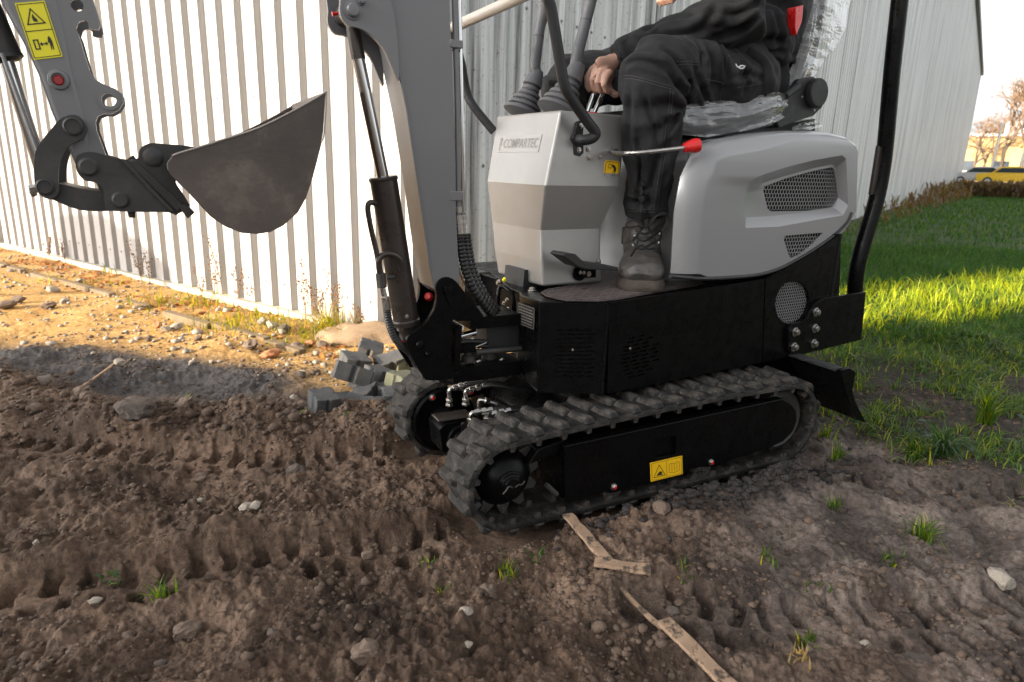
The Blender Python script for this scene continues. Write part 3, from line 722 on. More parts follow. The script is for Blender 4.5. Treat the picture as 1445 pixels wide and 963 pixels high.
fitting(TP(688, 592, .22), .02, [TP(691, 585, .22), TP(716, 580, .215)], parent=mob2, hosepts=[TP(714, 580, .215), TP(732, 580, .215), TP(755, 584, .22), TP(790, 592, .25)])

# ---- lower chassis between the tracks and blade
mb = MB(); mb.prism(T, [(.20, .10), (.9, .11), (.9, .24), (.3, .25), (.2, .2)], .16, .50); mb.lathe(T.W(.5, .33, .2), (0, 0, 1), [(0, 0), (.2, 0), (.2, .10), (0, .10)], 32)
part(mb, 'car_body', M['black'], bevel=.006)
BL = [T.uz(x, y, -.03) for x, y in ((1187, 523), (1199.6, 519.5), (1207.5, 524.6), (1206, 538), (1203, 552), (1207, 566), (1222, 597), (1210, 593), (1199, 570), (1194, 553), (1190, 538))]
mb = MB(); mb.prism(T, BL, -.03, -.018); bw = part(mb, 'dozer_blade', M['black'], bevel=.0015)
us = min(p[0] for p in BL)
face = [T.uz(x, y, -.03) for x, y in ((1187, 523), (1190, 538), (1194, 553), (1199, 570), (1210, 593))]
mb = MB(); mb.prism(T, face + [(a + .012, b) for a, b in reversed(face)], -.018, .67); part(mb, 'blade_plate', M['black'], bw)
mb = MB(); t0 = face[0]; mb.prism(T, [(t0[0] - .012, t0[1] - .006), (t0[0] + .028, t0[1] - .006), (t0[0] + .028, t0[1] + .004), (t0[0] - .012, t0[1] + .004)], -.017, .67); part(mb, 'blade_top_bar', M['blackmatte'], bw, bevel=.002)
mb = MB()
for v in (.22, .42): mb.prism(T, [(.85, .16), (1.24, .12), (1.24, .17), (.85, .22)], v, v + .04)
part(mb, 'blade_arm', M['black'], bw, bevel=.004)
mb = MB(); c = T.P(1117, 531, .25); mb.hexa([c + T.u * a + T.v * b + Vector((0, 0, z)) for z in (-.008, .008) for a, b in ((-.02, 0), (.02, 0), (.02, .006), (-.02, .006))]); part(mb, 'reflector', M['orange'], bw)

# ---- upper body: black skirt
Z0, Z1 = .302, .556
side = B.L([(860, 428), (1079, 394), (1075, 511.5), (857, 555.5)])
vent = []
def slots(rows, fr, w):
    out = []
    for x0, y0, x1, y1, h in rows:
        a = fr.uz(x0, y0, w); b = fr.uz(x1, y1, w); hh = h; m = min(.3 * hh, .004); dz = (b[1] - a[1])
        out.append([(a[0], a[1] - hh / 2), (b[0], b[1] - hh / 2), (b[0] + hh * .35, b[1]), (b[0], b[1] + hh / 2), (a[0], a[1] + hh / 2), (a[0] - hh * .35, a[1])])
    return out
rows = []
for r in range(11):                               # second vent: oval of short slots
    yy = 474 + r * 5.5; half = 27 * math.sqrt(max(0, 1 - ((r - 5) / 6.3) ** 2)); c = 905 + (1 if r % 2 else -2)
    k = c - half
    while k < c + half - 7:
        rows.append((k, yy - (k - 905) * .22, k + 8.5, yy - (k + 8.5 - 905) * .22, .0052)); k += 13.5
mb = MB(); mb.prism(B, side, 0, .006, slots(rows, B, 0)); sp_ = part(mb, 'side_panel', M['black'], smooth=20)
mb = MB(); mb.box(B, -.10, .50, .012, .02, .31, .545); part(mb, 'inner_liner', M['hollow'])
# angled front corner panel
c0 = B.W(-.146, 0, 0); c1 = B.W(-.300, .092, 0)
CF = Frame(math.degrees(math.atan2((c0 - c1).y, (c0 - c1).x)), c1)
cw = (c0 - c1).length
mb = MB(); rows = []
for r in range(12):
    yy = 466 + r * 5.9; x = 785 + (4 if r % 2 else 0)
    while x < 832: rows.append((x, yy, x + 9.5, yy, .0052)); x += 13.2
mb.prism(CF, [(0, Z0), (cw, Z0), (cw, Z1 - .001), (0, Z1 - .001)], 0, .006, slots(rows, CF, 0)); part(mb, 'corner_panel', M['black'], smooth=20)
mb = MB(); mb.box(CF, .02, cw - .02, .012, .02, .31, .545); part(mb, 'inner_liner', M['hollow'])
mb = MB(); mb.tube([c0 + Vector((0, 0, Z0)), c0 + Vector((0, 0, Z1 - .004))], .0045, 10); part(mb, 'panel_edge', M['black'], sp_)
for q in (CF.P(808, 494, -.001), B.P(889, 492, -.001)):
    bolt(q, bn, .003, sp_)
# top deck and floor of the body
deck = [(-.300, .092), (-.146, .0), (.56, .0), (.56, .80), (-.17, .80), (-.17, .60), (-.20, .50), (-.27, .30)]
def slab(fr, pts, z0, z1, mb=None):
    mb = mb or MB(); n = len(pts)
    if area2(pts) < 0: pts = pts[::-1]
    tri = tessellate_polygon([[Vector((p[0], p[1], 0)) for p in pts]])
    fs = []
    for t in tri:
        t = tuple(t) if area2([pts[i] for i in t]) > 0 else tuple(reversed(t)); fs.append(tuple(i + n for i in t)); fs.append(tuple(reversed(t)))
    fs += [(i, (i + 1) % n, (i + 1) % n + n, i + n) for i in range(n)]
    return mb.add([fr.W(a, b, z0) for a, b in pts] + [fr.W(a, b, z1) for a, b in pts], fs)
mb = slab(B, [(a + .004, b + .006) for a, b in deck], Z1 - .012, Z1 - .001); part(mb, 'deck_plate', M['black'], bevel=.0015)
mb = slab(B, [(-.12, .03), (1.0, .03), (1.0, .78), (-.12, .78)], Z0 + .004, Z0 + .012); part(mb, 'belly_plate', M['black'])
mb = slab(B, [(-.08, .1), (.9, .1), (.9, .7), (-.08, .7)], .315, .54); part(mb, 'engine_bay', M['hollow'])
mb = MB(); mb.lathe(T.W(.5, .33, .30), (0, 0, 1), [(0, 0), (.17, 0), (.17, .012), (0, .012)], 32); part(mb, 'slew_ring', M['dark'])
# rear black body panel with round grille
gc = (1118, 427)
outl = B.L([(1080.5, 394), (1092, 388), (1110, 380), (1130, 368), (1152, 355), (1172, 341), (1187, 330), (1186, 372), (1184, 418), (1184, 470), (1160, 494), (1076.5, 511.5)])
hole = B.L([(gc[0] + 24 * math.cos(a) * 1.0, gc[1] - 4 * math.cos(a) * .9 + 30.5 * math.sin(a)) for a in [2 * PI * k / 28 for k in range(28)]])
mb = MB(); mb.prism(B, outl, 0, .01, [hole]); rp = part(mb, 'rear_body_panel', M['black'], smooth=20)
ur = B.uz(1187, 330)[0]
mb = MB(); z_a = B.uz(1187, 330)[1]; mb.tube([B.W(ur - .004, .028, .36), B.W(ur - .004, .028, z_a)], .03, 20); mb.prism(B, [(ur - .012, .36), (ur + .02, .36), (ur + .02, z_a + .03), (ur - .012, z_a + .02)], .03, .72); mb.box(B, .56, ur + .02, .70, .78, .36, .70)
part(mb, 'rear_counterweight', M['black'])
def in_poly(x, y, pts):
    c = False; j = len(pts) - 1
    for i in range(len(pts)):
        if (pts[i][1] > y) != (pts[j][1] > y) and x < (pts[j][0] - pts[i][0]) * (y - pts[i][1]) / (pts[j][1] - pts[i][1]) + pts[i][0]: c = not c
        j = i
    return c
def honey(fr, outline, w, pitch, wall, th=.0012):
    us = [p[0] for p in outline]; zs = [p[1] for p in outline]; mb = MB(); row = pitch * .866; j = 0; z = min(zs) - row
    while z < max(zs) + row:
        u = min(us) - pitch + (pitch / 2 if j % 2 else 0)
        while u < max(us) + pitch:
            if in_poly(u, z, outline):
                R1 = pitch / math.sqrt(3); R2 = R1 - wall; vs = []; ok = True
                for R_ in (R1, R2):
                    for k in range(6): a = PI / 6 + PI / 3 * k; vs.append((u + R_ * math.cos(a), z + R_ * math.sin(a)))
                V = [fr.W(a, w, b) for a, b in vs] + [fr.W(a, w + th, b) for a, b in vs[6:]]
                mb.add(V, [(k, (k + 1) % 6, 6 + (k + 1) % 6, 6 + k) for k in range(6)] + [(6 + k, 6 + (k + 1) % 6, 12 + (k + 1) % 6, 12 + k) for k in range(6)])
            u += pitch
        z += row; j += 1
    return mb
def grow(pts, k):
    cx = sum(p[0] for p in pts) / len(pts); cy = sum(p[1] for p in pts) / len(pts); return [(cx + (a - cx) * k, cy + (b - cy) * k) for a, b in pts]
part(honey(B, grow(hole, 1.06), .011, .0112, .0009), 'mesh_grille', M['meshgrey'], rp, smooth=0)
mb = MB(); mb.prism(B, grow(hole, 1.3), .05, .055); part(mb, 'grille_backing', M['hollow'], rp)
# canopy mounting plate, bolts, pole
mp = [(1112, 492), (1113.6, 464.8), (1118, 457), (1130, 455), (1139, 450), (1144, 438), (1151, 428), (1163, 421.5), (1222, 412.4), (1219, 446), (1215, 480), (1160, 493.5), (1133, 500.5), (1116, 500)]
mb = MB(); mb.prism(B, B.L(mp, -.014), -.014, -.002); cp = part(mb, 'pole_bracket', M['black'], bevel=.0015)
for x, y in ((1151, 440.6), (1149.5, 463.5), (1147.8, 484.7), (1121.8, 468.5), (1120, 489.7)): bolt(B.P(x, y, -.0145), bn, .0115, cp, h=.011)
pl_ = [(1207, 424), (1207, 400), (1211, 372), (1221, 335), (1236, 285), (1245, 240), (1250, 200), (1259, 100), (1270, 0)]
pp = spline([B.P(x, y, .035) for x, y in pl_], 4); q = pp[-1] + (pp[-1] - pp[-3]).normalized() * .6; pp.append(q); pp.append(q + B.u * -.1 + Vector((0, 0, .08)))
mb = MB(); mb.tube(pp, .0268, 20); po = part(mb, 'canopy_pole', M['black'])
mb = MB(); mb.prism(B, B.L([(1240, 206), (1236, 232), (1229, 275), (1240, 274), (1247, 210)], .03), .03, .04); part(mb, 'hanger_plate', M['cylinder'], po)
mb = MB(); qq = [B.W(B.uz(1250, 0, .74)[0] - .0, .76, z) for z in (.55, 1.2, 2.0)]
# (the matching pole on the far side stands hidden behind seat and driver)

# ---- silver hood
hp_px = [(948, 386), (949, 372), (953, 300), (962, 250), (975, 222), (992, 205), (1014, 196), (1060, 189), (1110, 184.5), (1160, 185), (1184, 191), (1197, 200), (1201, 212), (1200, 255), (1199, 296), (1192, 312), (1176, 328), (1150, 347), (1120, 364), (1096, 376), (1070, 384.5), (1030, 389), (990, 390)]
hw = .012
HO = [B.uz(x, y, .05) for x, y in hp_px]          # widest outline, taken .05 m behind the flat side
def nrm(pts):
    out = []; n = len(pts); s = 1 if area2(pts) > 0 else -1
    for i in range(n):
        a = pts[i - 1]; b = pts[(i + 1) % n]; dx, dy = b[0] - a[0], b[1] - a[1]; L = math.hypot(dx, dy) or 1; out.append((s * dy / L, -s * dx / L))
    return out
def hood_layer(k):                                # inset of the outline k = 0..1
    nn_ = nrm(HO); out = []
    for i, ((u, z), (nx, nz)) in enumerate(zip(HO, nn_)):
        x = hp_px[i]
        amt = .075 if i < 5 else .05 if i < 8 else .030 if i < 10 else .022 if i < 16 else .006
        if i in (0, ): amt = .07
        du = -nx * amt * k; dz = -nz * amt * k
        if i in (0, 1) or i >= 19: dz = 0
        if i == 22 or i == 21: du = 0
        out.append((u + du, z + dz))
    out[0] = (out[1][0], out[0][1]); return out
mb = MB(); layers = []
prof = [(.045, 0.0), (.030, .10), (.018, .27), (.009, .52), (.003, .78), (.0, 1.0)]
layers = [(hw + .72, 1.0), (hw + .70, .35), (hw + .67, 0.0), (hw + .30, 0.0), (hw + .16, 0), (hw + .13, 0), (hw + .10, 0), (hw + .075, 0), (hw + .06, 0)] + [(hw + a, k) for a, k in prof]
vs = []; n = len(HO)
for w, k in layers:                               # the front recedes towards the middle to leave room for the feet
    rec = .15 * float(sstep(.05, .17, w)); vs += [B.W(u + (rec * (1 if i < 5 else .6 if i < 7 else .2 if i == 7 else 0)), w, z) for i, (u, z) in enumerate(hood_layer(k))]
fs = [(i * n + j, i * n + (j + 1) % n, (i + 1) * n + (j + 1) % n, (i + 1) * n + j) for i in range(len(layers) - 1) for j in range(n)]
fs.append(tuple(range(n - 1, -1, -1)))
mb.add(vs, fs)
flat_ = hood_layer(1.0)
def Lh(pts): return B.L(pts, hw)
rec_out = Lh([(1052, 322), (1049, 300), (1051, 268), (1058, 256), (1076, 247), (1110, 236), (1150, 226), (1188, 219.5), (1194, 224), (1196, 262), (1197, 290), (1190, 304), (1160, 309), (1100, 320)])
rec_in = Lh([(1063, 308), (1061, 298), (1064, 274), (1071, 266), (1088, 259), (1115, 250), (1150, 240), (1186, 232), (1191, 238), (1193, 262), (1194, 280), (1188, 294), (1160, 299), (1100, 306)])
g2 = Lh([(1108, 333), (1160, 328.5), (1161, 330), (1146, 346), (1129, 360), (1116, 365), (1113, 360), (1106, 338)])
g1 = Lh([(1088, 264), (1120, 252), (1160, 241), (1185, 236), (1189, 239), (1193, 262), (1195, 280), (1186, 294), (1150, 299), (1098, 300), (1093, 296), (1087, 270)])
def capface(outer, holes, w, mb):
    loops = [outer] + holes; flat = [p for l in loops for p in l]
    tri = tessellate_polygon([[Vector((p[0], p[1], 0)) for p in l] for l in loops])
    fs = []
    for t in tri:
        a = area2([flat[i] for i in t])
        if abs(a) > 1e-12: fs.append(tuple(t) if a > 0 else tuple(reversed(t)))
    mb.add([B.W(u, w, z) for u, z in flat], fs)
capface(flat_, [rec_out, g2], hw, mb)
dpt = .028; a = len(mb.v); m = len(rec_out)
mb.add([B.W(u, hw, z) for u, z in rec_out] + [B.W(u, hw + dpt, z) for u, z in rec_in], [(j, (j + 1) % m, m + (j + 1) % m, m + j) for j in range(m)])
capface(rec_in, [grow(g1, .985)], hw + dpt, mb)
for gg, ww in ((grow(g1, .985), hw + dpt), (g2, hw)):
    m = len(gg); mb.add([B.W(u, ww, z) for u, z in gg] + [B.W(u, ww + .006, z) for u, z in gg], [(j, (j + 1) % m, m + (j + 1) % m, m + j) for j in range(m)])
hood = part(mb, 'engine_hood', M['hood'], smooth=38, weld=True)

part(honey(B, g1, hw + dpt + .004, .0142, .0009), 'mesh_grille', M['meshgrey'], hood, smooth=0)
part(honey(B, g2, hw + .004, .0138, .0009), 'mesh_grille', M['meshgrey'], hood, smooth=0)
mb = MB(); mb.prism(B, grow(g1, 1.02), hw + dpt + .045, hw + dpt + .05); mb.prism(B, grow(g2, 1.02), hw + .03, hw + .035); part(mb, 'grille_backing', M['hollow'], hood)
# rubber seal following the lower edge
sl_px = [(946, 390), (968, 392), (990, 393.5), (1030, 392), (1070, 388), (1098, 380), (1122, 368), (1152, 350), (1178, 331), (1195, 314), (1201, 300)]
mb = MB(); mb.tube(spline([B.P(x, y, .012) for x, y in sl_px], 4), .006, 8); part(mb, 'hood_seal', M['blackmatte'])
# lower front cowl with latch, behind the boot
cf = [B.P(866, 350, .33), B.P(880, 352, .28), B.P(900, 350, .25), B.P(948, 372, .10)]
mb = MB()
cow = [(.235, .56), (.235, .62), (.245, .80), (.27, .95), (.30, 1.0), (.55, 1.01), (.55, .56)]
mb.prism(B, smooth2(cow[:5], 4) + cow[5:], .16, .68); fc = part(mb, 'seat_cowl', M['hood'], bevel=.03, seg=4)
lf = B.W(.199, .33, .70)
mb = MB(); mb.hexa([B.W(.229, w, z) for w, z in ((.40, .655), (.27, .655))] + [B.W(.247, w, .655) for w in (.27, .40)] + [B.W(.229, w, .715) for w in (.40, .27)] + [B.W(.252, w, .715) for w in (.27, .40)]); la = part(mb, 'latch_recess', M['blackmatte'], fc, bevel=.006)
mb = MB(); mb.hexa([B.W(.222, w, .685) for w in (.385, .30)] + [B.W(.232, w, .685) for w in (.30, .385)] + [B.W(.223, w, .708) for w in (.385, .30)] + [B.W(.232, w, .708) for w in (.30, .385)]); part(mb, 'latch_handle', M['grip'], la, bevel=.002)
bolt(B.W(.223, .285, .67), -B.u, .008, la)

# ---- floor mat
mt = [(763, 413), (770, 418), (800, 424.5), (845, 425), (870, 423), (930, 412), (985, 402.5), (993, 400), (975, 390), (950, 384), (905, 372), (880, 364), (862, 352), (850, 352), (840, 372), (838, 398), (800, 404), (770, 409)]
def zpt(x, y, z): p = gz(x, y, z); d = p - B.o; return (d.dot(B.u), d.dot(B.v))
mtl = [zpt(x, y, Z1 + .004) for x, y in mt]
mb = slab(B, mtl, Z1 + .0005, Z1 + .006); fm = part(mb, 'floor_mat', M['mat'], bevel=.002)
mb = MB()
us = [p[0] for p in mtl]; ws = [p[1] for p in mtl]
for s in (-1, 1):
    k = -1.2
    while k < 1.6:
        prev = None
        for t in np.linspace(-.5, 1.0, 160):
            u = t; w = k + s * t * .9; ins = in_poly(u, w, mtl)
            if ins and prev is not None: mb.tube([B.W(*prev, Z1 + .0062), B.W(u, w, Z1 + .0062)], .0007, 4, False)
            prev = (u, w) if ins else None
        k += .032
part(mb, 'stitching', M['stitch'], fm, smooth=0)

# ---- console
prof = [(.568, -.222, .012, .222), (.640, -.226, .006, .228), (.728, -.226, .006, .236), (.853, -.232, .042, .205), (1.052, -.185, .062, .216)]
mb = MB(); vs = []
WC = .408
for (z, uf, ur_, wn_), wf in zip(prof, (.478, .497, .517, .533, .557)):
    uf += .010 if z > .8 else .016
    for u, w in ((uf, wn_), (ur_, wn_), (ur_, wf), (uf, wf)): vs.append(B.W(u, w, z))
n = 4; fs = [(i * n + j, i * n + (j + 1) % n, (i + 1) * n + (j + 1) % n, (i + 1) * n + j) for i in range(len(prof) - 1) for j in range(n)]
fs += [(3, 2, 1, 0), tuple((len(prof) - 1) * n + j for j in range(n))]
mb.add(vs, fs); con = part(mb, 'control_console', M['console'], smooth=0, bevel=.007, seg=3)
# dark recess at the console foot
mb = MB(); mb.hexa([B.P(718, 372, .52), B.P(747, 381, .40), B.P(747, 400, .40), B.P(718, 392, .52)] + [q + B.u * .004 for q in (B.P(718, 372, .52), B.P(747, 381, .40), B.P(747, 400, .40), B.P(718, 392, .52))])
cut = [B.W(-.236, w, z) for w, z in ((.48, .565), (.34, .565), (.34, .60), (.48, .60))]
mb = MB(); mb.hexa([B.W(u, w, .553) for u, w in ((-.224, .41), (-.224, .30), (-.1, .30), (-.1, .41))] + [B.W(u, w, .606) for u, w in ((-.220, .41), (-.220, .30), (-.1, .30), (-.1, .41))]); part(mb, 'service_opening', M['blackmatte'], con)
# raised lettering plate on the front
fN = (B.W(-.185, 0, 1.052) - B.W(-.232, 0, .853)).normalized()
class FC:                                          # canvas of the upper console front
    pass
fc_ = Canvas.__new__(Canvas); fc_.o = B.W(-.2005, .566, .990); fc_.a = B.v * -.230; fc_.b = fN * -.050; fc_.w = .230; fc_.h = .050; fc_.n = B.v.cross(fN).normalized()
if fc_.n.dot(-B.u) < 0: fc_.n = -fc_.n
fc_.o = fc_.o + fc_.n * .002
for k in range(3): pass
cb = B.W(-.185, 0, 1.052); 
def on_front(z): return -.185 + (-.232 + .185) * (1.052 - z) / (1.052 - .853)
fc_.o = B.W(on_front(.990) + .010, .508, .990) + fc_.n * .0002
M['emboss'] = simple('pressed metal lettering', (.25, .235, .215), .45, .5, .05, 9)
M['plateface'] = simple('pale worn plate', (.27, .26, .24), .4, .3, .05, 9)
pt = fc_.plate('name_plate', M['console'], con, .01, .0012)
def text_mesh(txt, canvas, x0, y0, hfrac, parent, mat, k=.0013, depth=.0012, width=None, name='lettering', shear=0):
    cu = bpy.data.curves.new('t', 'FONT'); cu.body = txt; cu.size = 1.0; cu.extrude = 0; cu.offset = .012
    ob = bpy.data.objects.new('t', cu); COL.objects.link(ob); dg = bpy.context.evaluated_depsgraph_get(); me = bpy.data.meshes.new_from_object(ob.evaluated_get(dg))
    xs = [v.co.x for v in me.vertices]; ys = [v.co.y for v in me.vertices]; mnx, mxx, mny, mxy = min(xs), max(xs), min(ys), max(ys)
    hx = width / (mxx - mnx); hy = hfrac / (mxy - mny); mb = MB()
    vv = [canvas.P(x0 + (v.co.x - mnx) * hx + shear * (v.co.y - mny) * hx * .2, y0 + hfrac - (v.co.y - mny) * hy, k) for v in me.vertices]
    mb.add(vv, [tuple(p.vertices) for p in me.polygons]); bpy.data.objects.remove(ob); bpy.data.meshes.remove(me); bpy.data.curves.remove(cu)
    return part(mb, name, mat, parent, smooth=0)
text_mesh('COMPARTEC', fc_, .145, .20, .56, pt, M['emboss'], k=.0022, width=.82)
mb = MB(); fc_.poly(mb, [(.02, .15), (.055, .10), (.095, .15), (.08, .38), (.10, .55), (.06, .62), (.075, .9), (.045, .9), (.03, .5), (.04, .35)], .0022); part(mb, 'emblem', M['emboss'], pt, smooth=0)
# sticker on the console side
wS = .2085
cv = Canvas(B, wS, (853.5, 226), (875, 228), (850.5, 251.5)); cv.n = bn
stk = cv.plate('caution_sticker', M['orange'], con, .16, .0015); mb = MB()
pts = []
for cx, cy, a0 in ((.2, .2, 180), (.8, .2, 270), (.8, .8, 0), (.2, .8, 90)):
    for k in range(4): a = math.radians(a0 + 30 * k); pts.append((cx + .13 * math.cos(a), cy + .13 * math.sin(a)))
cv.line(mb, pts, .0016, .002, True)
cv.line(mb, [(.28, .2), (.42, .2), (.42, .42), (.25, .42), (.25, .26)], .0014, .002, True); cv.line(mb, [(.58, .62), (.72, .62), (.72, .84), (.55, .84), (.55, .68)], .0014, .002, True)
cv.poly(mb, [(.48, .2), (.66, .26), (.78, .42), (.76, .60), (.62, .58), (.62, .42), (.48, .34)], .002)
part(mb, 'pictogram', M['ink'], stk, smooth=0)
for x, y in ((831, 211), (831.5, 223), (847, 221.5)): bolt(B.P(x, y, .2075), bn, .0052, con)
bolt(B.P(880.5, 181, .2125), bn, .0052, con, mat=M['dark'])
# handrail, near side and bar across the front
rb = [(815, 172), (820, 170), (824, 178), (823, 190), (824, 216), (819, 221), (811, 219), (810, 205), (806, 196), (811, 186)]
mb = MB(); mb.prism(B, B.L(rb, .206), .206, .214); brk = part(mb, 'rail_bracket', M['blackmatte'], con, bevel=.0015)
for x, y in ((820, 178), (817, 212)): bolt(B.P(x, y, .2055), bn, .0055, brk)
wn_, wfr = .185, .615
npth = [B.P(812, 195, .215), B.P(822, 198, .185), B.P(836, 195, .17), B.P(840, 187, .165), B.P(829, 172, .165), B.P(808, 142, .165), B.P(797, 122, .165), B.P(791, 92, .165), B.P(779, 20, .165), B.P(774, 0, .165), B.P(770, -18, .167)]
top = B.P(770, -18, .167); far_top = B.P(640, 42, .62)
mb = MB(); mb.tube(spline(npth, 5), .0145, 16); part(mb, 'handrail', M['blackmatte'])
mb = MB(); mb.lathe(B.P(812, 195, .212), bn, [(0, 0), (.016, 0), (.018, .006), (.016, .012), (0, .012)], 18); part(mb, 'rail_socket', M['blackmatte'], brk)
a0 = B.P(762, -16, .20); a1 = B.P(640, 39, .60)
mb = MB(); mb.tube([top, top.lerp(a1, .04) + Vector((0, 0, .003)), a1], .0155, 16); part(mb, 'front_rail_bar', M['lightbar'])
fp_ = [a1, B.P(640, 52, .615), B.P(651, 90, .615), B.P(658, 128, .615), B.P(668, 150, .60), B.P(697, 186, .56)]
mb = MB(); mb.tube(spline(fp_, 5), .0135, 14); part(mb, 'handrail', M['blackmatte'])
# joysticks with bellows
def joystick(base, tipx, w, sc=1.0, kn=True):
    (bx, by_), pts = base, tipx
    o = B.P(bx, by_, w); mb = MB(); ax = (B.P(*pts[0], w) - o).normalized()
    prof = []; hgt = .078 * sc
    for k in range(5):
        r = (.062 - .0085 * k) * sc; z0 = k * .0185 * sc; prof += [(r * .86, z0), (r, z0 + .004), (r * .97, z0 + .0125 * sc), (r * .76, z0 + .0165 * sc)]
    prof += [(.030 * sc, .094 * sc), (.0215 * sc, .135 * sc), (.0195 * sc, .142 * sc), (0, .143 * sc)]
    mb.lathe(o - ax * .01, ax, [(0, -.01)] + prof, 26); j = part(mb, 'lever_bellows', M['grip'])
    p = [o + ax * .12] + [B.P(x, y, w) for x, y in pts[1:]]
    sp = spline(p, 5); m = len(sp) - 1; mb = MB(); rr = []
    for i in range(m + 1):
        t = i / m; rr.append(.0185 - .002 * math.sin(PI * min(1, t * 1.2)) + (.008 * sstep(.62, .86, t)) - (.013 * sstep(.95, 1.0, t)))
    mb.tube(sp, [float(r) for r in rr], 16); g = part(mb, 'joystick', M['grip'], smooth=60)
    q = sp[int(m * .5)]; d = (sp[int(m * .5) + 1] - q).normalized(); mb = MB(); mb.cyl(q, q + d * .0015, rr[int(m * .5)] * 1.04, n=18); part(mb, 'grip_seam', M['blackmatte'], g)
joystick((738, 158), [(752, 118), (755, 92), (759, 62), (762, 38), (768, 14), (769, 4)], .50)
joystick((789, 155), [(808, 110), (814, 82), (823, 45), (832, 8), (838, -20), (839, -34)], .34, 1.08)
# short steel levers and base
for (x0, y0, x1, y1) in ((829, 158, 840, 127), (838, 160, 855, 124)):
    mb = MB(); mb.cyl(B.P(x0, y0, .31), B.P(x1, y1, .31), .0068); s_ = part(mb, 'travel_lever', M['chrome'])
    mb = MB(); a = B.P(x1, y1, .31); d = (a - B.P(x0, y0, .31)).normalized(); mb.lathe(a, d, [(0, 0), (.009, 0), (.013, .02), (.012, .04), (0, .045)], 14); part(mb, 'lever_knob', M['blackmatte'], s_)
mb = MB(); mb.lathe(B.P(834, 161, .31), (0, 0, 1), [(0, -.01), (.024, -.01), (.02, .004), (0, .006)], 16); part(mb, 'lever_gaiter', M['red'])
# red knob lever
mb = MB(); mb.tube(spline([B.P(862, 212, .215), B.P(870, 216, .15), B.P(900, 216, .06), B.P(968, 208.5, .03)], 4), .0062, 12); rl = part(mb, 'safety_lever', M['steel'])
a = B.P(966, 208.7, .03); b = B.P(988, 204.5, .02); d = (b - a).normalized(); mb = MB(); mb.lathe(a, d, [(0, 0), (.0125, 0), (.0155, .012), (.0205, .032), (.019, .043), (.008, .049), (0, .049)], 20); part(mb, 'lever_knob', M['red'], rl)
mb = MB(); mb.lathe(B.P(868, 215, .212), bn, [(0, 0), (.009, 0), (.009, .004), (0, .004)], 14); part(mb, 'lever_grommet', M['blackmatte'], con)
# pedal
pd = [(794, 361), (799, 357), (813, 359), (820, 366), (826, 370.5), (850, 373.5), (873, 377.5), (873, 383), (850, 381.5), (828, 381), (815, 377), (806, 370)]
mb = MB(); mb.prism(B, B.L(pd, .12), .12, .185); pe = part(mb, 'foot_pedal', M['blackmatte'], con, bevel=.003)
mb = MB(); mb.lathe(B.P(817, 385, .222), bn, [(0, 0), (.024, 0), (.024, .006), (0, .006)], 20); mb.prism(B, B.L([(818, 379), (838, 380), (838, 391), (820, 392)], .205), .195, .222); part(mb, 'pedal_pivot', M['black'], pe)
for x in (819, 824): bolt(B.P(x, 385, .193), bn, .004, pe)
bolt(B.P(831, 387, .193), bn, .006, pe)
bolt(B.P(845, 370, .222), bn, .006, con)

# ---- chassis front: two upright boxes, handle hoop, name plate
def pbox(name, u0, u1, w0, w1, z0, z1, mat, bev=.004, parent=EX):
    mb = MB(); mb.box(B, u0, u1, w0, w1, z0, z1); return part(mb, name, mat, parent, bevel=bev)
def Bp(x, y, z): return zpt(x, y, z)
f1 = pbox('front_box', -.262, -.12, .60, .74, .40, .553, M['cylinder'], parent=EX)
f2 = MB(); slab(B, [(-.298, .098), (-.296, .20), (-.262, .265), (-.12, .265), (-.12, .098)], .31, .5555, f2); f2 = part(f2, 'front_box', M['black'], bevel=.004)
bolt(B.W(-.225, .66, .5535), (0, 0, 1), .009, f1); bolt(B.W(-.235, .235, .5565), (0, 0, 1), .009, f2)
f3 = pbox('front_wall', -.20, -.17, .26, .60, .33, .55, M['black'])
mb = MB(); hn = spline([B.P(703, 440, .33), B.P(703, 418, .33), B.P(706, 405, .33), B.P(716, 408, .30), B.P(724, 420, .28), B.P(725, 446, .28)], 5); mb.tube(hn, .0065, 12); part(mb, 'lifting_hoop', M['black'], f3)
for k, (x, y, r) in enumerate(((704, 399, .007), (712, 395, .006), (716, 424, .006), (711, 428, .005), (717, 437, .006), (709, 441, .005))):
    bolt(B.P(x, y, .36), -B.u, r, f3, mat=M['steel'] if k != 1 else M['yellow'])
# nameplate lies on the slanting left face of the near front box
n0 = B.W(-.2985, .112, 0); n1 = B.W(-.2965, .20, 0)
NPc = Canvas.__new__(Canvas); q = [(729, 414.5), (755, 430), (730, 441)]
nd = (B.W(-.264, .262, 0) - B.W(-.2965, .198, 0)).normalized()
a_ = B.W(-.2962, .205, .535); NPc.o = a_ + Vector((-.002, -.002, 0)); NPc.a = (B.W(-.2985, .115, .535) - a_); NPc.b = Vector((0, 0, -.062)); NPc.w = NPc.a.length; NPc.h = .062
NPc.n = -B.u; NPc.o = NPc.o - B.u * .001
npl = NPc.plate('name_plate', M['label'], f2, .03, .001); mb = MB()
NPc.line(mb, [(.03, .05), (.97, .05), (.97, .95), (.03, .95)], .0012, .0016, True)
for r in range(6):
    x = .10
    while x < .86:
        L = rng.uniform(.05, .16); NPc.line(mb, [(x, .18 + r * .13), (min(x + L, .9), .18 + r * .13)], .0022, .0016); x += L + .04
part(mb, 'print', M['lightbar'], npl, smooth=0)

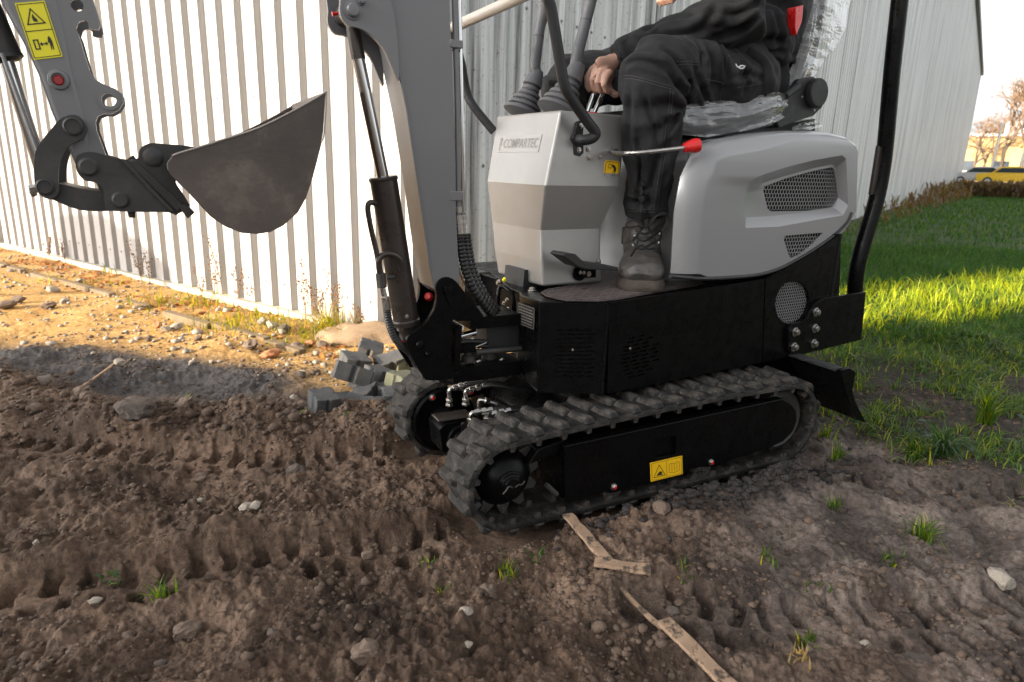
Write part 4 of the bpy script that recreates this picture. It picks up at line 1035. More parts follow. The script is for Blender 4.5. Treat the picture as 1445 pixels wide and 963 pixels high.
# ---- swing frame and kingpost bracket
def DP(x, y, w): return D.P(x, y, w)
brp = [(601, 537), (586.7, 514.6), (578, 498), (573.6, 486), (575, 477), (583, 469.7), (592, 463), (601.7, 454.8), (609, 444), (613.8, 434), (616.6, 417.4), (615, 407), (618, 398), (625, 392.5), (633, 391.5), (642, 396), (650, 405), (659.6, 417.4), (671, 431), (682, 445.4), (680, 450), (672, 453), (645, 453.5), (638, 456.6), (638, 522), (648, 524), (648, 531), (625, 538)]
for w, nm in ((-.006, 0), (.118, 1)):
    mb = MB(); mb.prism(D, D.L(smooth2(brp, 2), -.006), w, w + .014); kb = part(mb, 'boom_bracket', M['black'], bevel=.0015)
    if nm == 0: k0 = kb
for (x, y, r) in ((591.4, 486.5, .0115), (602.6, 498.7, .0075)):
    mb = MB(); mb.lathe(DP(x, y, -.006), dn, [(0, 0), (r, 0), (r, .007), (r * .7, .011), (0, .012)], 20); part(mb, 'pivot_pin', M['black'], k0)
mb = MB(); mb.prism(D, D.L(smooth2([(626, 404), (634, 401), (641, 406), (640, 418), (637, 431), (632, 424), (627, 414), (626, 404)], 3), -.010), -.012, -.006); mb.lathe(DP(633.5, 410, -.012), dn, [(0, 0), (.012, 0), (.012, .004), (0, .005)], 18); part(mb, 'pin_keeper', M['black'], k0, bevel=.001)
mb = MB(); mb.lathe(DP(605, 419, .05), dn + Vector((-.6, 0, .3)), [(0, -.01), (.008, -.01), (.012, .0), (.008, .012), (0, .014)], 12); part(mb, 'grease_cap', M['red'], k0)
mb = MB(); mb.cyl(DP(591.4, 486.5, -.0), DP(591.4, 486.5, .0) + D.v * .118, .016); mb.cyl(DP(633.5, 410, -.0), DP(633.5, 410, .0) + D.v * .118, .018); part(mb, 'pivot_shaft', M['dark'])
mb = MB(); mb.prism(D, D.L([(612, 530), (648, 522), (652, 460), (644, 458), (640, 520), (616, 520)], .01), .008, .118); part(mb, 'bracket_web', M['black'])
# swing post: plates from bracket to chassis
def dbox(name, x0, y0, x1, y1, w0, w1, mat, bev=.002):
    a = D.uz(x0, y0, w0); b = D.uz(x1, y1, w0); mb = MB(); mb.box(D, min(a[0], b[0]), max(a[0], b[0]), w0, w1, min(a[1], b[1]), max(a[1], b[1])); return part(mb, name, mat, bevel=bev)
dbox('swing_plate', 664, 449, 735, 459, .02, .16, M['black'])
dbox('swing_block', 687, 459, 740, 489, .05, .14, M['blackmatte'])
dbox('swing_plate', 640, 521, 735, 529, .02, .16, M['black'])
dbox('swing_plate', 640, 489, 672, 497, .03, .15, M['black'])
mb = MB(); mb.cyl(DP(690, 449, .08), DP(690, 530, .08), .022, n=24); part(mb, 'swing_pin', M['dark'])
mb = MB(); mb.cyl(DP(671, 497.5, .03), DP(735, 492, .03), .0085); mb.cyl(DP(671, 497.5, .03), DP(676, 497.2, .03), .0105); part(mb, 'swing_cylinder', M['dark'])
mb = MB(); mb.cyl(DP(638, 478, .06), DP(671, 469, .06), .0095); part(mb, 'cylinder_rod', M['chrome'])
mb = MB(); mb.cyl(DP(640, 484, .05), DP(668, 478, .05), .004); mb.cyl(DP(671, 490, .03), DP(686, 484, .03), .002); part(mb, 'steel_pipe', M['steel'])
for (y, w) in ((486, .045), (492, .05)):
    mb = MB(); hp = spline([DP(638, y, w), DP(660, y - 4, w), DP(688, y - 3, w)], 10); mb.tube(hp, [(.0075 if k % 2 else .006) for k in range(len(hp))], 10); part(mb, 'hydraulic_hose', M['hose'])
for k in range(5):
    x = 648 + k * 17; mb = MB(); mb.tube(spline([DP(x, 512 + (k % 2) * 4, .06), DP(x + 10, 507 + (k % 3) * 3, .05), DP(x + 19, 510, .06)], 4), .0045, 8); part(mb, 'steel_pipe', M['steel'] if k % 2 else M['dark'])
mb = MB(); mb.lathe(DP(661, 500, .05), (0, 0, 1), [(0, -.02), (.02, -.02), (.02, -.004), (.013, 0), (.013, .008), (0, .01)], 16); mb.lathe(DP(672, 517, .05), (0, 0, 1), [(0, -.012), (.012, -.012), (.009, .0), (.004, .012), (0, .016)], 12); part(mb, 'swivel_joint', M['dark'])
mb = MB(); hp = spline([DP(742, 508, .06), DP(748, 520, .04), DP(752, 533, .05), DP(765, 548, .08)], 5); mb.tube(hp, [.018, .021, .019, .023, .02, .024, .022, .024, .021, .023, .02, .02, .02, .02, .018, .016][:len(hp)], 12); part(mb, 'plastic_wrapped_hose', M['grip'])
# dark volume behind so nothing shows through
pbox('front_bulkhead', -.16, -.10, .10, .70, .315, .548, M['black'])

# ---- boom
bo = [(613, 408), (607, 380), (600.5, 335), (595.8, 300), (586.4, 233.6), (574, 155.8), (563, 102.8), (555, 62), (547.5, 18.7), (541, -20), (528, -70), (510, -130), (470, -190), (380, -240), (150, -290), (-70, -290), (-85, -318), (-70, -345), (150, -355), (400, -320), (500, -275), (570, -200), (600, -120), (624, -50), (634, 0), (639.4, 93), (642, 200), (644, 300), (647, 360), (649, 392), (648, 402), (640, 412), (625, 418)]
mb = MB(); mb.prism(D, D.L(bo), 0, .112); boom = part(mb, 'boom', M['grey'], bevel=.006, seg=3)
mb = MB(); mb.tube([DP(x, y, -.001) for x, y in ((553, 60), (563, 102), (574, 155), (586, 233), (596, 300), (607, 380))], .003, 8); part(mb, 'weld_bead', M['grey'], boom)
ear = [(545, -20), (556, 18), (561, 60), (563.5, 112), (560, 111), (553.7, 96.6), (548.5, 84), (542.8, 71.7), (534, 60), (524, 50), (513, 42.5), (502, 38.5), (493, 37), (486, 31), (481, 22), (479.5, 12), (480.5, 0), (478, -40), (500, -60)]
for w in (-.009, .108):
    mb = MB(); mb.prism(D, D.L(smooth2(ear, 2), -.009), w, w + .012); e_ = part(mb, 'cylinder_ear', M['grey'], boom, bevel=.0015)
    if w < 0: ear0 = e_
for (x, y, r) in ((497.5, 15, .0145), (510, 2, .007)):
    mb = MB(); mb.lathe(DP(x, y, -.009), dn, [(0, 0), (r * 1.35, 0), (r * 1.35, .003), (r, .004), (r, .010), (r * .8, .013), (0, .014)], 22); part(mb, 'pivot_pin', M['grey'], ear0)
mb = MB(); mb.lathe(DP(470, 20, .05), DP(480, 19, .05) - DP(470, 20, .05), [(0, -.002), (.0055, -.002), (.0038, .004), (.0038, .018), (0, .018)], 10); part(mb, 'grease_cap', M['red'], ear0)
mb = MB(); mb.cyl(DP(497.5, 15, 0), DP(497.5, 15, 0) + D.v * .11, .014); part(mb, 'pivot_shaft', M['dark'], boom)
# boom cylinder
WCY = .056
bt, bb_ = DP(541, 253, WCY), DP(574, 458, WCY)
ax = (bt - bb_).normalized()
mb = MB(); mb.cyl(bb_, bt, .0335, n=28); mb.lathe(bt - ax * .004, ax, [(0, 0), (.035, 0), (.036, .006), (.033, .010), (.016, .011), (0, .011)], 28); mb.lathe(bb_, ax, [(0, 0), (.036, 0), (.037, .012), (.034, .016), (0, .016)], 28); cyl = part(mb, 'boom_cylinder', M['cylinder'])
mb = MB(); mb.tube([bb_, bb_.lerp(DP(591.4, 486.5, WCY), .7), DP(591.4, 486.5, WCY)], [.03, .022, .02], 18); mb.cyl(DP(591.4, 486.5, .03), DP(591.4, 486.5, .03) + D.v * .05, .026); part(mb, 'cylinder_base', M['cylinder'], cyl)
rt = DP(506, 84, WCY); mb = MB(); mb.cyl(bt, rt, .0145, n=20); part(mb, 'cylinder_rod', M['chrome'], cyl)
mb = MB(); mb.cyl(rt, DP(496, 26, WCY), .0162, n=20); mb.cyl(DP(497.5, 15, WCY - .03), DP(497.5, 15, WCY - .03) + D.v * .06, .024, n=20); part(mb, 'rod_eye', M['cylinder'], cyl)
# pipe along the cylinder
mb = MB(); mb.tube(spline([DP(530, 288, .03), DP(522, 286, .02), DP(519, 296, .02), DP(524, 325, .02), DP(531, 355, .02), DP(536, 385, .015)], 5), .0065, 12)
mb.tube(spline([DP(566, 382, .015), DP(565, 368, .01), DP(556, 360, .008), DP(543, 359, .008), DP(535, 367, .008), DP(536, 383, .01), DP(541, 392, .01)], 5), .0075, 12); part(mb, 'oil_pipe', M['cylinder'], cyl)
mb = MB(); mb.cyl(DP(537, 386, .012), DP(539, 406, .012), .013, n=8); mb.cyl(DP(546, 392, .012), DP(556, 391, .012), .006, n=8); part(mb, 'check_valve', M['dark'], cyl, bevel=.002)
mb = MB(); mb.cyl(DP(540, 407, .012), DP(543, 419, .012), .008, n=6); mb.cyl(DP(543, 419, .012), DP(546, 437, .012), .0105, n=8); part(mb, 'hose_fitting', M['steel'], cyl)
mb = MB(); hp = spline([DP(546, 436, .012), DP(549, 455, .012), DP(556, 475, .014), DP(566, 487, .02), DP(580, 500, .03), DP(588, 515, .05)], 12); mb.tube(hp, [(.0105 if k % 2 else .0088) for k in range(len(hp))], 12); part(mb, 'hydraulic_hose', M['hose'], cyl)
bolt(DP(574, 447, .022), dn, .004, cyl); bolt(DP(567.5, 481, .02), dn, .005, cyl, cap=M['red'])
# pipes on the back of the boom
for (x, y0, w, r, nm) in ((641.5, 0, .01, .0072, 0), (647, 0, .035, .0072, 1)):
    mb = MB(); mb.tube([DP(x - 4, -60, w), DP(x, 0, w), DP(x + 4, 150, w), DP(x + 6, 306, w)], r, 12); pi = part(mb, 'oil_pipe', M['grey'] if nm == 0 else M['chrome'])
    mb = MB(); mb.cyl(DP(x + 6, 304, w), DP(x + 6.2, 316, w), .0115, n=6); mb.cyl(DP(x + 6.2, 316, w), DP(x + 7, 336, w), .0095, n=10); mb.cyl(DP(x + 6, 292, w), DP(x + 6, 300, w), .0095, n=6); part(mb, 'hose_fitting', M['steel'], pi)
for y in (62, 277):
    a = DP(636, y, -.002); mb = MB(); ua, za = D.uz(635, y - 7, -.002); ub, zb = D.uz(654, y + 7, -.002); mb.box(D, ua, ub, -.002, .05, zb, za); part(mb, 'pipe_clamp', M['grey'], bevel=.003)
for k, (dx, w) in enumerate(((0, .01), (6, .035), (11, .06))):
    mb = MB(); hp = spline([DP(648 + dx, 330, w), DP(651 + dx, 355, w), DP(658 + dx, 385, w), DP(672 + dx, 415, w), DP(690 + dx, 440, w + .02), DP(704 + dx, 456, w + .05)], 16)
    mb.tube(hp, [(.0115 if j % 3 else .0092) for j in range(len(hp))], 12); part(mb, 'hydraulic_hose', M['hose'])
mb = MB(); mb.tube(spline([DP(642, 330, .02), DP(645, 370, .02), DP(655, 400, .02), DP(672, 428, .03)], 5), .0025, 8); part(mb, 'brake_pipe', M['steel'])

# ---- arm (dipper)
arm = [(-100, -320), (-60, -180), (-30, -80), (-10, -30), (3, 8), (18, 35), (33, 61.5), (55, 108), (73, 160), (95, 207), (106, 232), (118, 246), (134, 246), (148, 236), (150, 222), (142, 200), (136, 184), (134.6, 172), (138, 164), (146, 160.5), (157, 161), (168, 155), (174, 145), (173, 133), (163, 125.5), (144.6, 118), (133, 111), (126.3, 99.7), (118, 74), (110.5, 48), (107, 40), (109.7, 31.6), (113, 29), (119, 28.5), (124, 31.6), (124.6, 39), (131, 41), (139, 41.5), (141, 35), (135, 15), (128, -8), (110, -70), (40, -220), (-30, -330), (-60, -345)]
holeA = circ(D.uz(153.7, 141, 0), .0125, 18); holeB = circ(D.uz(108, 6.6, 0), .0105, 14)
def plate2(w, nm, **k):
    mb = MB(); mb.prism(D, D.L(arm), w, w + .010, [holeA, holeB]); return part(mb, nm, M['grey'], bevel=.0012, **k)
armn = plate2(.006, 'arm'); plate2(.104, 'arm_side_plate', parent=armn)
mb = MB(); box_ = [(-60, -180), (-34, -80), (-8, -30), (4, 8), (34, 61.5), (56, 108), (74, 160), (96, 207), (108, 228), (128, 228), (126, 190), (116, 150), (104, 110), (92, 50), (80, 0), (60, -80), (10, -190)]
mb.prism(D, D.L(box_), .003, .117); part(mb, 'arm_box', M['grey'], armn, bevel=.008, seg=3)
mb = MB(); mb.lathe(DP(83, 113, .003), dn, [(0, 0), (.0185, 0), (.0165, .006), (.012, .007), (.012, .002), (0, .002)], 24); bs = part(mb, 'grease_boss', M['grey'], armn)
mb = MB(); mb.lathe(DP(82.5, 113.5, .0005), dn, [(0, 0), (.0095, 0), (.007, .003), (0, .003)], 14); part(mb, 'grease_cap', M['redcap'], bs)
mb = MB(); mb.lathe(DP(153.7, 141, .006), dn, [(.0125, 0), (.019, 0), (.019, .003), (.0125, .003), (.0125, 0)], 24, False); part(mb, 'eye_ring', M['grey'], armn)
cv = Canvas(D, .0025, (20.8, 5), (63, 1.3), (47.9, 85)); cv.n = dn
s3 = cv.plate('warning_sticker', M['yellow'], armn, .01, .0012); mb = MB()
cv.line(mb, [(.05, .03), (.95, .03), (.95, .97), (.05, .97)], .0012, .0018, True); cv.line(mb, [(.05, .5), (.95, .5)], .0014, .0018)
cv.line(mb, [(.20, .38), (.44, .12), (.78, .38)], .0020, .0018, True); cv.poly(mb, [(.42, .34), (.40, .27), (.46, .2), (.5, .27), (.55, .30), (.56, .35)], .0018)
cv.line(mb, [(.20, .66), (.34, .66), (.34, .82), (.20, .82)], .0022, .0018, True); cv.line(mb, [(.42, .74), (.62, .74)], .0022, .0018)
cv.poly(mb, [(.37, .74), (.46, .70), (.46, .78)], .0018); cv.poly(mb, [(.66, .74), (.58, .70), (.58, .78)], .0018)
cv.poly(mb, [(.70, .64), (.74, .61), (.79, .64), (.82, .72), (.80, .86), (.77, .86), (.76, .77), (.73, .86), (.70, .86), (.71, .74), (.66, .72)], .0018)
part(mb, 'pictogram', M['ink'], s3, smooth=0)
# bucket cylinder
mb = MB(); a, b = DP(-14, 30, .06), DP(7, 78, .06); mb.cyl(DP(-60, -75, .06), b, .027, n=24); mb.lathe(b, (b - a), [(0, 0), (.028, 0), (.029, .006), (.02, .012), (0, .012)], 24); bc = part(mb, 'bucket_cylinder', M['dark'])
mb = MB(); mb.cyl(b, DP(63.3, 255, .06), .0125, n=20); part(mb, 'cylinder_rod', M['chrome'], bc)
mb = MB(); mb.tube([b + dn * .028, DP(60, 230, .03)], .0035, 8); part(mb, 'oil_pipe', M['grey'], bc)
# links
lk = [(76.8, 176.6), (83, 169.5), (91, 165), (99, 162.3), (108, 163), (115, 167.5), (120, 174.5), (122.5, 185), (119, 193), (112, 198.4), (104, 202), (97.6, 206.7), (90, 214), (85, 226), (82.5, 240), (82, 257.6), (84, 264), (82.5, 273), (76.8, 279), (68, 281), (60, 278), (54, 272.5), (49.5, 264), (47.7, 247), (47.7, 228.5), (50.5, 212), (60, 197)]
for w in (-.012, .122):
    mb = MB(); mb.prism(D, D.L(smooth2(lk + [lk[0]], 3)[:-1], -.012), w, w + .012); l_ = part(mb, 'tipping_link', M['dark'], bevel=.0015)
    if w < 0: l0 = l_
for (x, y, r) in ((102.8, 178.7, .0165), (63.3, 263.8, .0150)):
    mb = MB(); mb.lathe(DP(x, y, -.012), dn, [(0, 0), (r, 0), (r, .004), (r * .8, .006), (r * .76, .003), (0, .003)], 26); part(mb, 'pivot_pin', M['dark'], l0)
    mb = MB(); mb.cyl(DP(x, y, 0), DP(x, y, 0) + D.v * .122, r * .8); part(mb, 'pivot_shaft', M['dark'], l0)
mb = MB(); mb.prism(D, D.L(smooth2([(60, 276), (72, 262), (84, 259.6), (112, 266), (145, 270.5), (172, 268), (186, 280), (180, 296), (157.8, 298), (135, 298.5), (112, 296.5), (92, 290), (76, 283), (64, 280)], 2), .004), .004, .112); bl_ = part(mb, 'bucket_link', M['dark'], bevel=.004)
mb = MB(); a = DP(47, 264, .02); mb.cyl(DP(52, 266, .02), DP(42, 268, .02), .0085, n=6); mb.cyl(DP(50, 271, .02), DP(43, 274, .02), .007, n=6); part(mb, 'link_nut', M['steel'], bl_)
# quick hitch
qh = [(106, 228), (108, 221), (116, 216), (124, 214.8), (133, 215), (150, 219.5), (166, 224.4), (178.5, 226.4), (195, 223.3), (195.5, 216), (199, 208.5), (207.6, 203.6), (216, 202), (240, 204), (267.8, 206.7), (262, 214), (250, 222), (244, 240), (250, 262), (268, 290), (253, 301), (247, 304), (238, 300), (200, 299.5), (178.5, 299), (160, 298), (149.5, 296), (147, 282), (145, 266), (133, 257.6), (121, 255.5), (112, 248), (107, 238)]
for w in (-.016, .126):
    mb = MB(); mb.prism(D, D.L(smooth2(qh + [qh[0]], 2)[:-1], -.016), w, w + .012); h_ = part(mb, 'quick_hitch', M['dark'], bevel=.0015)
    if w < 0: h0 = h_
for (x, y, r) in ((124.6, 235.8, .0155), (170, 282.5, .0145), (216, 222, .0165)):
    mb = MB(); mb.lathe(DP(x, y, -.016), dn, [(0, 0), (r * 1.15, 0), (r * 1.15, .002), (r, .003), (r, .006), (r * .82, .008), (0, .008)], 26); part(mb, 'pivot_pin', M['dark'], h0)
    mb = MB(); mb.cyl(DP(x, y, 0), DP(x, y, 0) + D.v * .128, r * .8); part(mb, 'pivot_shaft', M['dark'], h0)
mb = MB(); mb.prism(D, D.L([(167, 224), (176, 224.5), (248, 299), (240, 300)], -.022), -.024, -.015); mb.prism(D, D.L([(178, 228), (190, 226), (258, 288), (252, 300)], -.021), -.020, -.015); part(mb, 'hitch_rib', M['dark'], h0, bevel=.002)
mb = MB(); mb.prism(D, D.L([(120, 220), (180, 228), (225, 285), (150, 292)], 0), .0, .12); part(mb, 'hitch_body', M['dark'], h0)
mb = MB(); mb.prism(D, D.L([(250, 290), (262, 288), (275, 300), (265, 309)], -.02), -.022, .0); part(mb, 'hitch_latch', M['dark'], h0, bevel=.002)
mb = MB(); mb.prism(D, D.L([(178, 226), (188, 219), (192, 225)], .04), .03, .06); mb.lathe(DP(186, 304.5, .0), (0, 0, -1), [(0, -.01), (.008, -.01), (.006, .004), (0, .004)], 10); part(mb, 'grease_cap', M['dark'], h0)
M['worn'] = simple('bright steel rim highlight', (.34, .31, .28), .35, .6, .2, 30)  # pale steel for the edge highlight painted along the bucket rim
# bucket
BW0, BW1 = -.085, .245
bk = [(240, 224), (243, 219.5), (252, 216), (278.8, 208), (299, 202), (320, 195), (345, 187.5), (368, 179), (390, 168.5), (411, 157.7), (436, 144), (460.4, 129.3), (459, 160), (457, 188.5), (454.7, 200), (448, 226), (441, 252.5), (431.8, 279.9), (420.4, 300.4), (399.9, 318.7), (381.6, 327.8), (363, 330.6), (340.5, 329), (317.6, 319.8), (297, 306), (284, 291), (276, 283), (266, 272), (255, 262), (244, 250), (237, 240), (235.5, 231)]
BK = D.L(bk, BW0)
for w in (BW0, BW1 - .008):
    mb = MB(); mb.prism(D, BK, w, w + .008); b_ = part(mb, 'bucket', M['bucket'], smooth=30, bevel=.0012)
    if w < 0: bu = b_
shell = BK[11:25]                                 # lip, round the bottom, up to the hinge
nnv = nrm(BK)[11:25]
inner = [(a - nx * .008, b - nz * .008) for (a, b), (nx, nz) in zip(shell, nnv)]
back = [BK[25], BK[26], BK[27], BK[28], BK[29], BK[30], BK[31]]
sh_o = shell + back; nn2 = nrm(BK)[11:25] + nrm(BK)[25:32]; sh_i = [(a - nx * .008, b - nz * .008) for (a, b), (nx, nz) in zip(sh_o, nn2)]
mb = MB(); mb.prism(D, sh_o + sh_i[::-1], BW0 + .008, BW1 - .008); part(mb, 'bucket_shell', M['bucket'], bu, smooth=30)
mb = MB(); tp = D.L([(262, 216), (300, 204), (330, 194), (330, 197), (300, 208), (262, 220)], BW0); mb.prism(D, tp, BW0 + .008, BW1 - .008); part(mb, 'hinge_plate', M['bucket'], bu)
mb = MB(); lip = [BK[11], (BK[11][0] - .004, BK[11][1] - .05), (BK[11][0] - .014, BK[11][1] - .05), (BK[11][0] - .014, BK[11][1] - .006)]; mb.prism(D, lip, BW0 + .004, BW1 - .004); part(mb, 'cutting_edge', M['bucket'], bu, bevel=.002)
for w in (BW0 + .10, BW1 - .11):
    mb = MB(); mb.prism(D, D.L([(196, 222), (203, 206), (218, 203), (268, 207), (300, 208), (262, 250), (240, 260), (215, 238)], -.0), w, w + .012); part(mb, 'bucket_ear', M['bucket'], bu, bevel=.002)
mb = MB(); mb.tube([D.W(a, BW0 - .0005, b - .001) for a, b in BK[1:12]], .0022, 8); mb.tube([D.W(a, BW0 - .0003, b) for a, b in BK[11:15]], .0022, 8); part(mb, 'rim_highlight', M['worn'], bu)
# soil stuck inside the bucket
ds = MB(); rs = random.Random(4)
for k in range(110):
    t = rs.random(); i = int(t * 10) + 1; a, b = BK[min(i + 1, 11)]; u = a + rs.uniform(-.01, .02); z = b - rs.uniform(.008, .03); c = D.W(u, rs.uniform(.05, .23), z); r = rs.uniform(.004, .013)
    ds.add([c + Vector((rs.uniform(-1, 1), rs.uniform(-1, 1), rs.uniform(-1, 1))).normalized() * r for _ in range(6)], [(0, 1, 2), (0, 2, 3), (1, 3, 4), (2, 4, 5), (3, 5, 0), (1, 4, 2), (0, 5, 1)])
M['clod'] = simple('damp brown soil', (.10, .072, .052), .9, 0, .3, 30, (200, .6, .004))
dso = part(ds, 'stuck_soil', M['clod'], bu, smooth=0); dso['kind'] = 'stuff'

# ---- seat
def WT(p, dz=0): return p + Vector((0, 0, dz))
M['wrap'] = None
m, nt, b = newmat('clear crinkled plastic wrap'); nz_ = noise(nt, 1, 4, .6, stretch=(6, 6, 40)); b.inputs['Base Color'].default_value = (.8, .8, .8, 1); b.inputs['Roughness'].default_value = .2
al = ramp(nt, nz_, [(.44, (.10,) * 3), (.50, (.75,) * 3), (.56, (.10,) * 3)]); nt.links.new(al, b.inputs['Alpha']); bump(nt, b, noise(nt, 1, 3, .6, stretch=(14, 14, 50)), .5, .006); M['wrap'] = m
seatw0, seatw1 = .13, .62
sc = [(965, 150), (960, 178), (975, 190), (1030, 186), (1090, 172), (1108, 162), (1112, 140), (1090, 142), (1040, 146), (1000, 146)]
mb = MB(); mb.prism(B, B.L(sc, seatw0), seatw0, seatw1); seat = part(mb, 'seat', M['cushion'], bevel=.03, seg=4)
bkp = [(1098, 150), (1116, 100), (1128, 40), (1136, -30), (1150, -110), (1178, -110), (1175, -30), (1166, 40), (1150, 110), (1132, 160)]
mb = MB(); mb.prism(B, B.L(bkp, .20), .20, .62); part(mb, 'backrest', M['cushion'], seat, bevel=.03, seg=4)
hg = [(1096, 172), (1112, 135), (1128, 112), (1146, 108), (1162, 116), (1168, 135), (1160, 152), (1148, 164), (1128, 170), (1100, 181)]
mb = MB(); mb.prism(B, B.L(hg, .135), .135, .155); hgp = part(mb, 'recliner_bracket', M['blackmatte'], seat, bevel=.003)
mb = MB(); mb.lathe(B.P(1149, 132, .13), bn, [(0, 0), (.046, 0), (.0465, .016), (.043, .022), (0, .023)], 36); part(mb, 'recliner_cover', M['grip'] and M['blackmatte'], hgp, bevel=.002)
for x, y in ((1132, 137), (1149, 156)): bolt(B.P(x, y, .134), bn, .003, hgp)
mb = MB(); mb.cyl(B.P(1108, 136, .12), B.P(1126, 122, .12), .012, n=16); part(mb, 'recline_lever', M['blackmatte'], hgp)
mb = MB(); mb.prism(B, B.L([(1090, 178), (1150, 168), (1150, 186), (1050, 192), (1000, 196), (990, 200), (985, 190), (1040, 186)], .16), .16, .6); part(mb, 'seat_rail', M['black'], seat)
m, nt, b = newmat('clear crumpled plastic wrap'); g_ = N(nt, 'ShaderNodeBsdfGlossy'); g_.inputs['Roughness'].default_value = .12; g_.inputs['Color'].default_value = (.95, .95, .95, 1)
t_ = N(nt, 'ShaderNodeBsdfTransparent'); t_.inputs[0].default_value = (.93, .93, .93, 1); d_ = N(nt, 'ShaderNodeBsdfTranslucent'); d_.inputs[0].default_value = (.75, .75, .75, 1); d2_ = N(nt, 'ShaderNodeBsdfDiffuse'); d2_.inputs[0].default_value = (.75, .75, .75, 1)
lw = N(nt, 'ShaderNodeLayerWeight'); lw.inputs[0].default_value = .55; bp_ = N(nt, 'ShaderNodeBump'); bp_.inputs['Strength'].default_value = .9; bp_.inputs['Distance'].default_value = .012
nt.links.new(noise(nt, 1, 3, .55, stretch=(9, 9, 30)), bp_.inputs['Height'])
for q_ in (g_, lw): nt.links.new(bp_.outputs[0], q_.inputs['Normal'])
ma = N(nt, 'ShaderNodeMixShader'); ma.inputs[0].default_value = .12; nt.links.new(t_.outputs[0], ma.inputs[1]); nt.links.new(d2_.outputs[0], ma.inputs[2])
mb_ = N(nt, 'ShaderNodeMixShader'); rr_ = ramp(nt, lw.outputs['Facing'], [(.15, (.04,) * 3), (.95, (.32,) * 3)]); nt.links.new(rr_, mb_.inputs[0]); nt.links.new(ma.outputs[0], mb_.inputs[1]); nt.links.new(g_.outputs[0], mb_.inputs[2])
nt.links.new(mb_.outputs[0], nt.nodes['Material Output'].inputs[0]); M['wrap'] = m
def sheet(grid, name, parent, jit=.006, seed=1):
    rs = np.random.default_rng(seed); n, m_ = len(grid), len(grid[0]); K = 9; mb = MB(); vs = []
    NU, NV = (n - 1) * K + 1, (m_ - 1) * K + 1
    for i in range(NU):
        a = i / K; i0 = min(int(a), n - 2); fa = a - i0
        for j in range(NV):
            c = j / K; j0 = min(int(c), m_ - 2); fb = c - j0
            p = (grid[i0][j0] * (1 - fa) + grid[i0 + 1][j0] * fa) * (1 - fb) + (grid[i0][j0 + 1] * (1 - fa) + grid[i0 + 1][j0 + 1] * fa) * fb
            f_ = (i * .42 + j * .06, j * .16 - i * .05); dd_ = [float(perlin(np.array([f_[0] * q_ + seed]), np.array([f_[1] * q_]), 7 + int(q_ * 3))[0]) for q_ in (.33, .9)]
            vs.append(p + (bn + B.u * .3) * (dd_[0] * jit * 3.2 + dd_[1] * jit * 1.6))
    mb.add(vs, [(i * NV + j, i * NV + j + 1, (i + 1) * NV + j + 1, (i + 1) * NV + j) for i in range(NU - 1) for j in range(NV - 1)])
    return part(mb, name, M['wrap'], parent, smooth=60)
S = lambda x, y, w: B.P(x, y, w)
sheet([[S(960, 150, .125), S(1000, 143, .115), (S(1050, 140, .11)), S(1090, 130, .11), S(1112, 133, .12)], [S(960, 172, .12), S(1000, 168, .10), S(1050, 164, .10), S(1090, 154, .10), S(1110, 150, .115)], [S(962, 190, .13), S(1000, 194, .11), S(1050, 186, .11), S(1085, 176, .11), S(1106, 166, .12)], [S(980, 192, .25), S(1010, 192, .2), S(1060, 184, .2), S(1090, 176, .2), S(1112, 170, .2)]], 'plastic_wrap', seat, .004, 2)
sheet([[S(1110, 140, .19), S(1122, 95, .185), S(1134, 40, .18), S(1146, -30, .18), S(1155, -110, .18)], [S(1124, 140, .17), S(1144, 95, .165), S(1160, 40, .16), S(1172, -30, .16), S(1180, -110, .16)], [S(1138, 118, .22), S(1165, 80, .22), S(1188, 40, .23), S(1206, -10, .24), S(1215, -110, .24)]], 'plastic_wrap', seat, .006, 3)
sheet([[S(1120, 178, .14), S(1140, 172, .13), S(1155, 168, .14)], [S(1118, 186, .16), S(1140, 184, .15), S(1158, 178, .18)]], 'plastic_wrap', seat, .004, 4)
mb = MB(); mb.prism(B, B.L([(1123, 10), (1134, 7), (1132, 30), (1124, 50), (1122, 40)], .10), .10, .13); part(mb, 'red_piping', M['red'], seat, bevel=.002)
from mathutils.bvhtree import BVHTree
# ================================================================== DRIVER
M['skin'] = simple('skin', (.36, .21, .155), .5, 0, .1, 30, (120, .2, .002), spec=.4)
M['cloth'] = simple('charcoal work cloth', (.021, .021, .022), .8, 0, .25, 6, (420, .35, .002), ((.030, .029, .028), .5, .8, 4), spec=.2)
M['jacket'] = simple('black jacket cloth', (.011, .011, .012), .8, 0, .2, 5, (420, .3, .002), spec=.25)
M['sleeve'] = simple('tan leather glove', (.30, .19, .13), .7, 0, .15, 20, (150, .4, .003))
M['boot'] = simple('scuffed grey work boot leather', (.058, .053, .049), .42, 0, .3, 16, (70, .35, .004), ((.15, .13, .115), .5, .78, 22))
M['sole'] = simple('muddy boot sole', (.065, .05, .04), .85, 0, .35, 25, (90, .6, .005))
M['lace'] = simple('black bootlace', (.012, .012, .012), .6, 0, .1, 12)
M['thread'] = simple('grey seam thread', (.05, .05, .05), .8, 0, .1, 12)
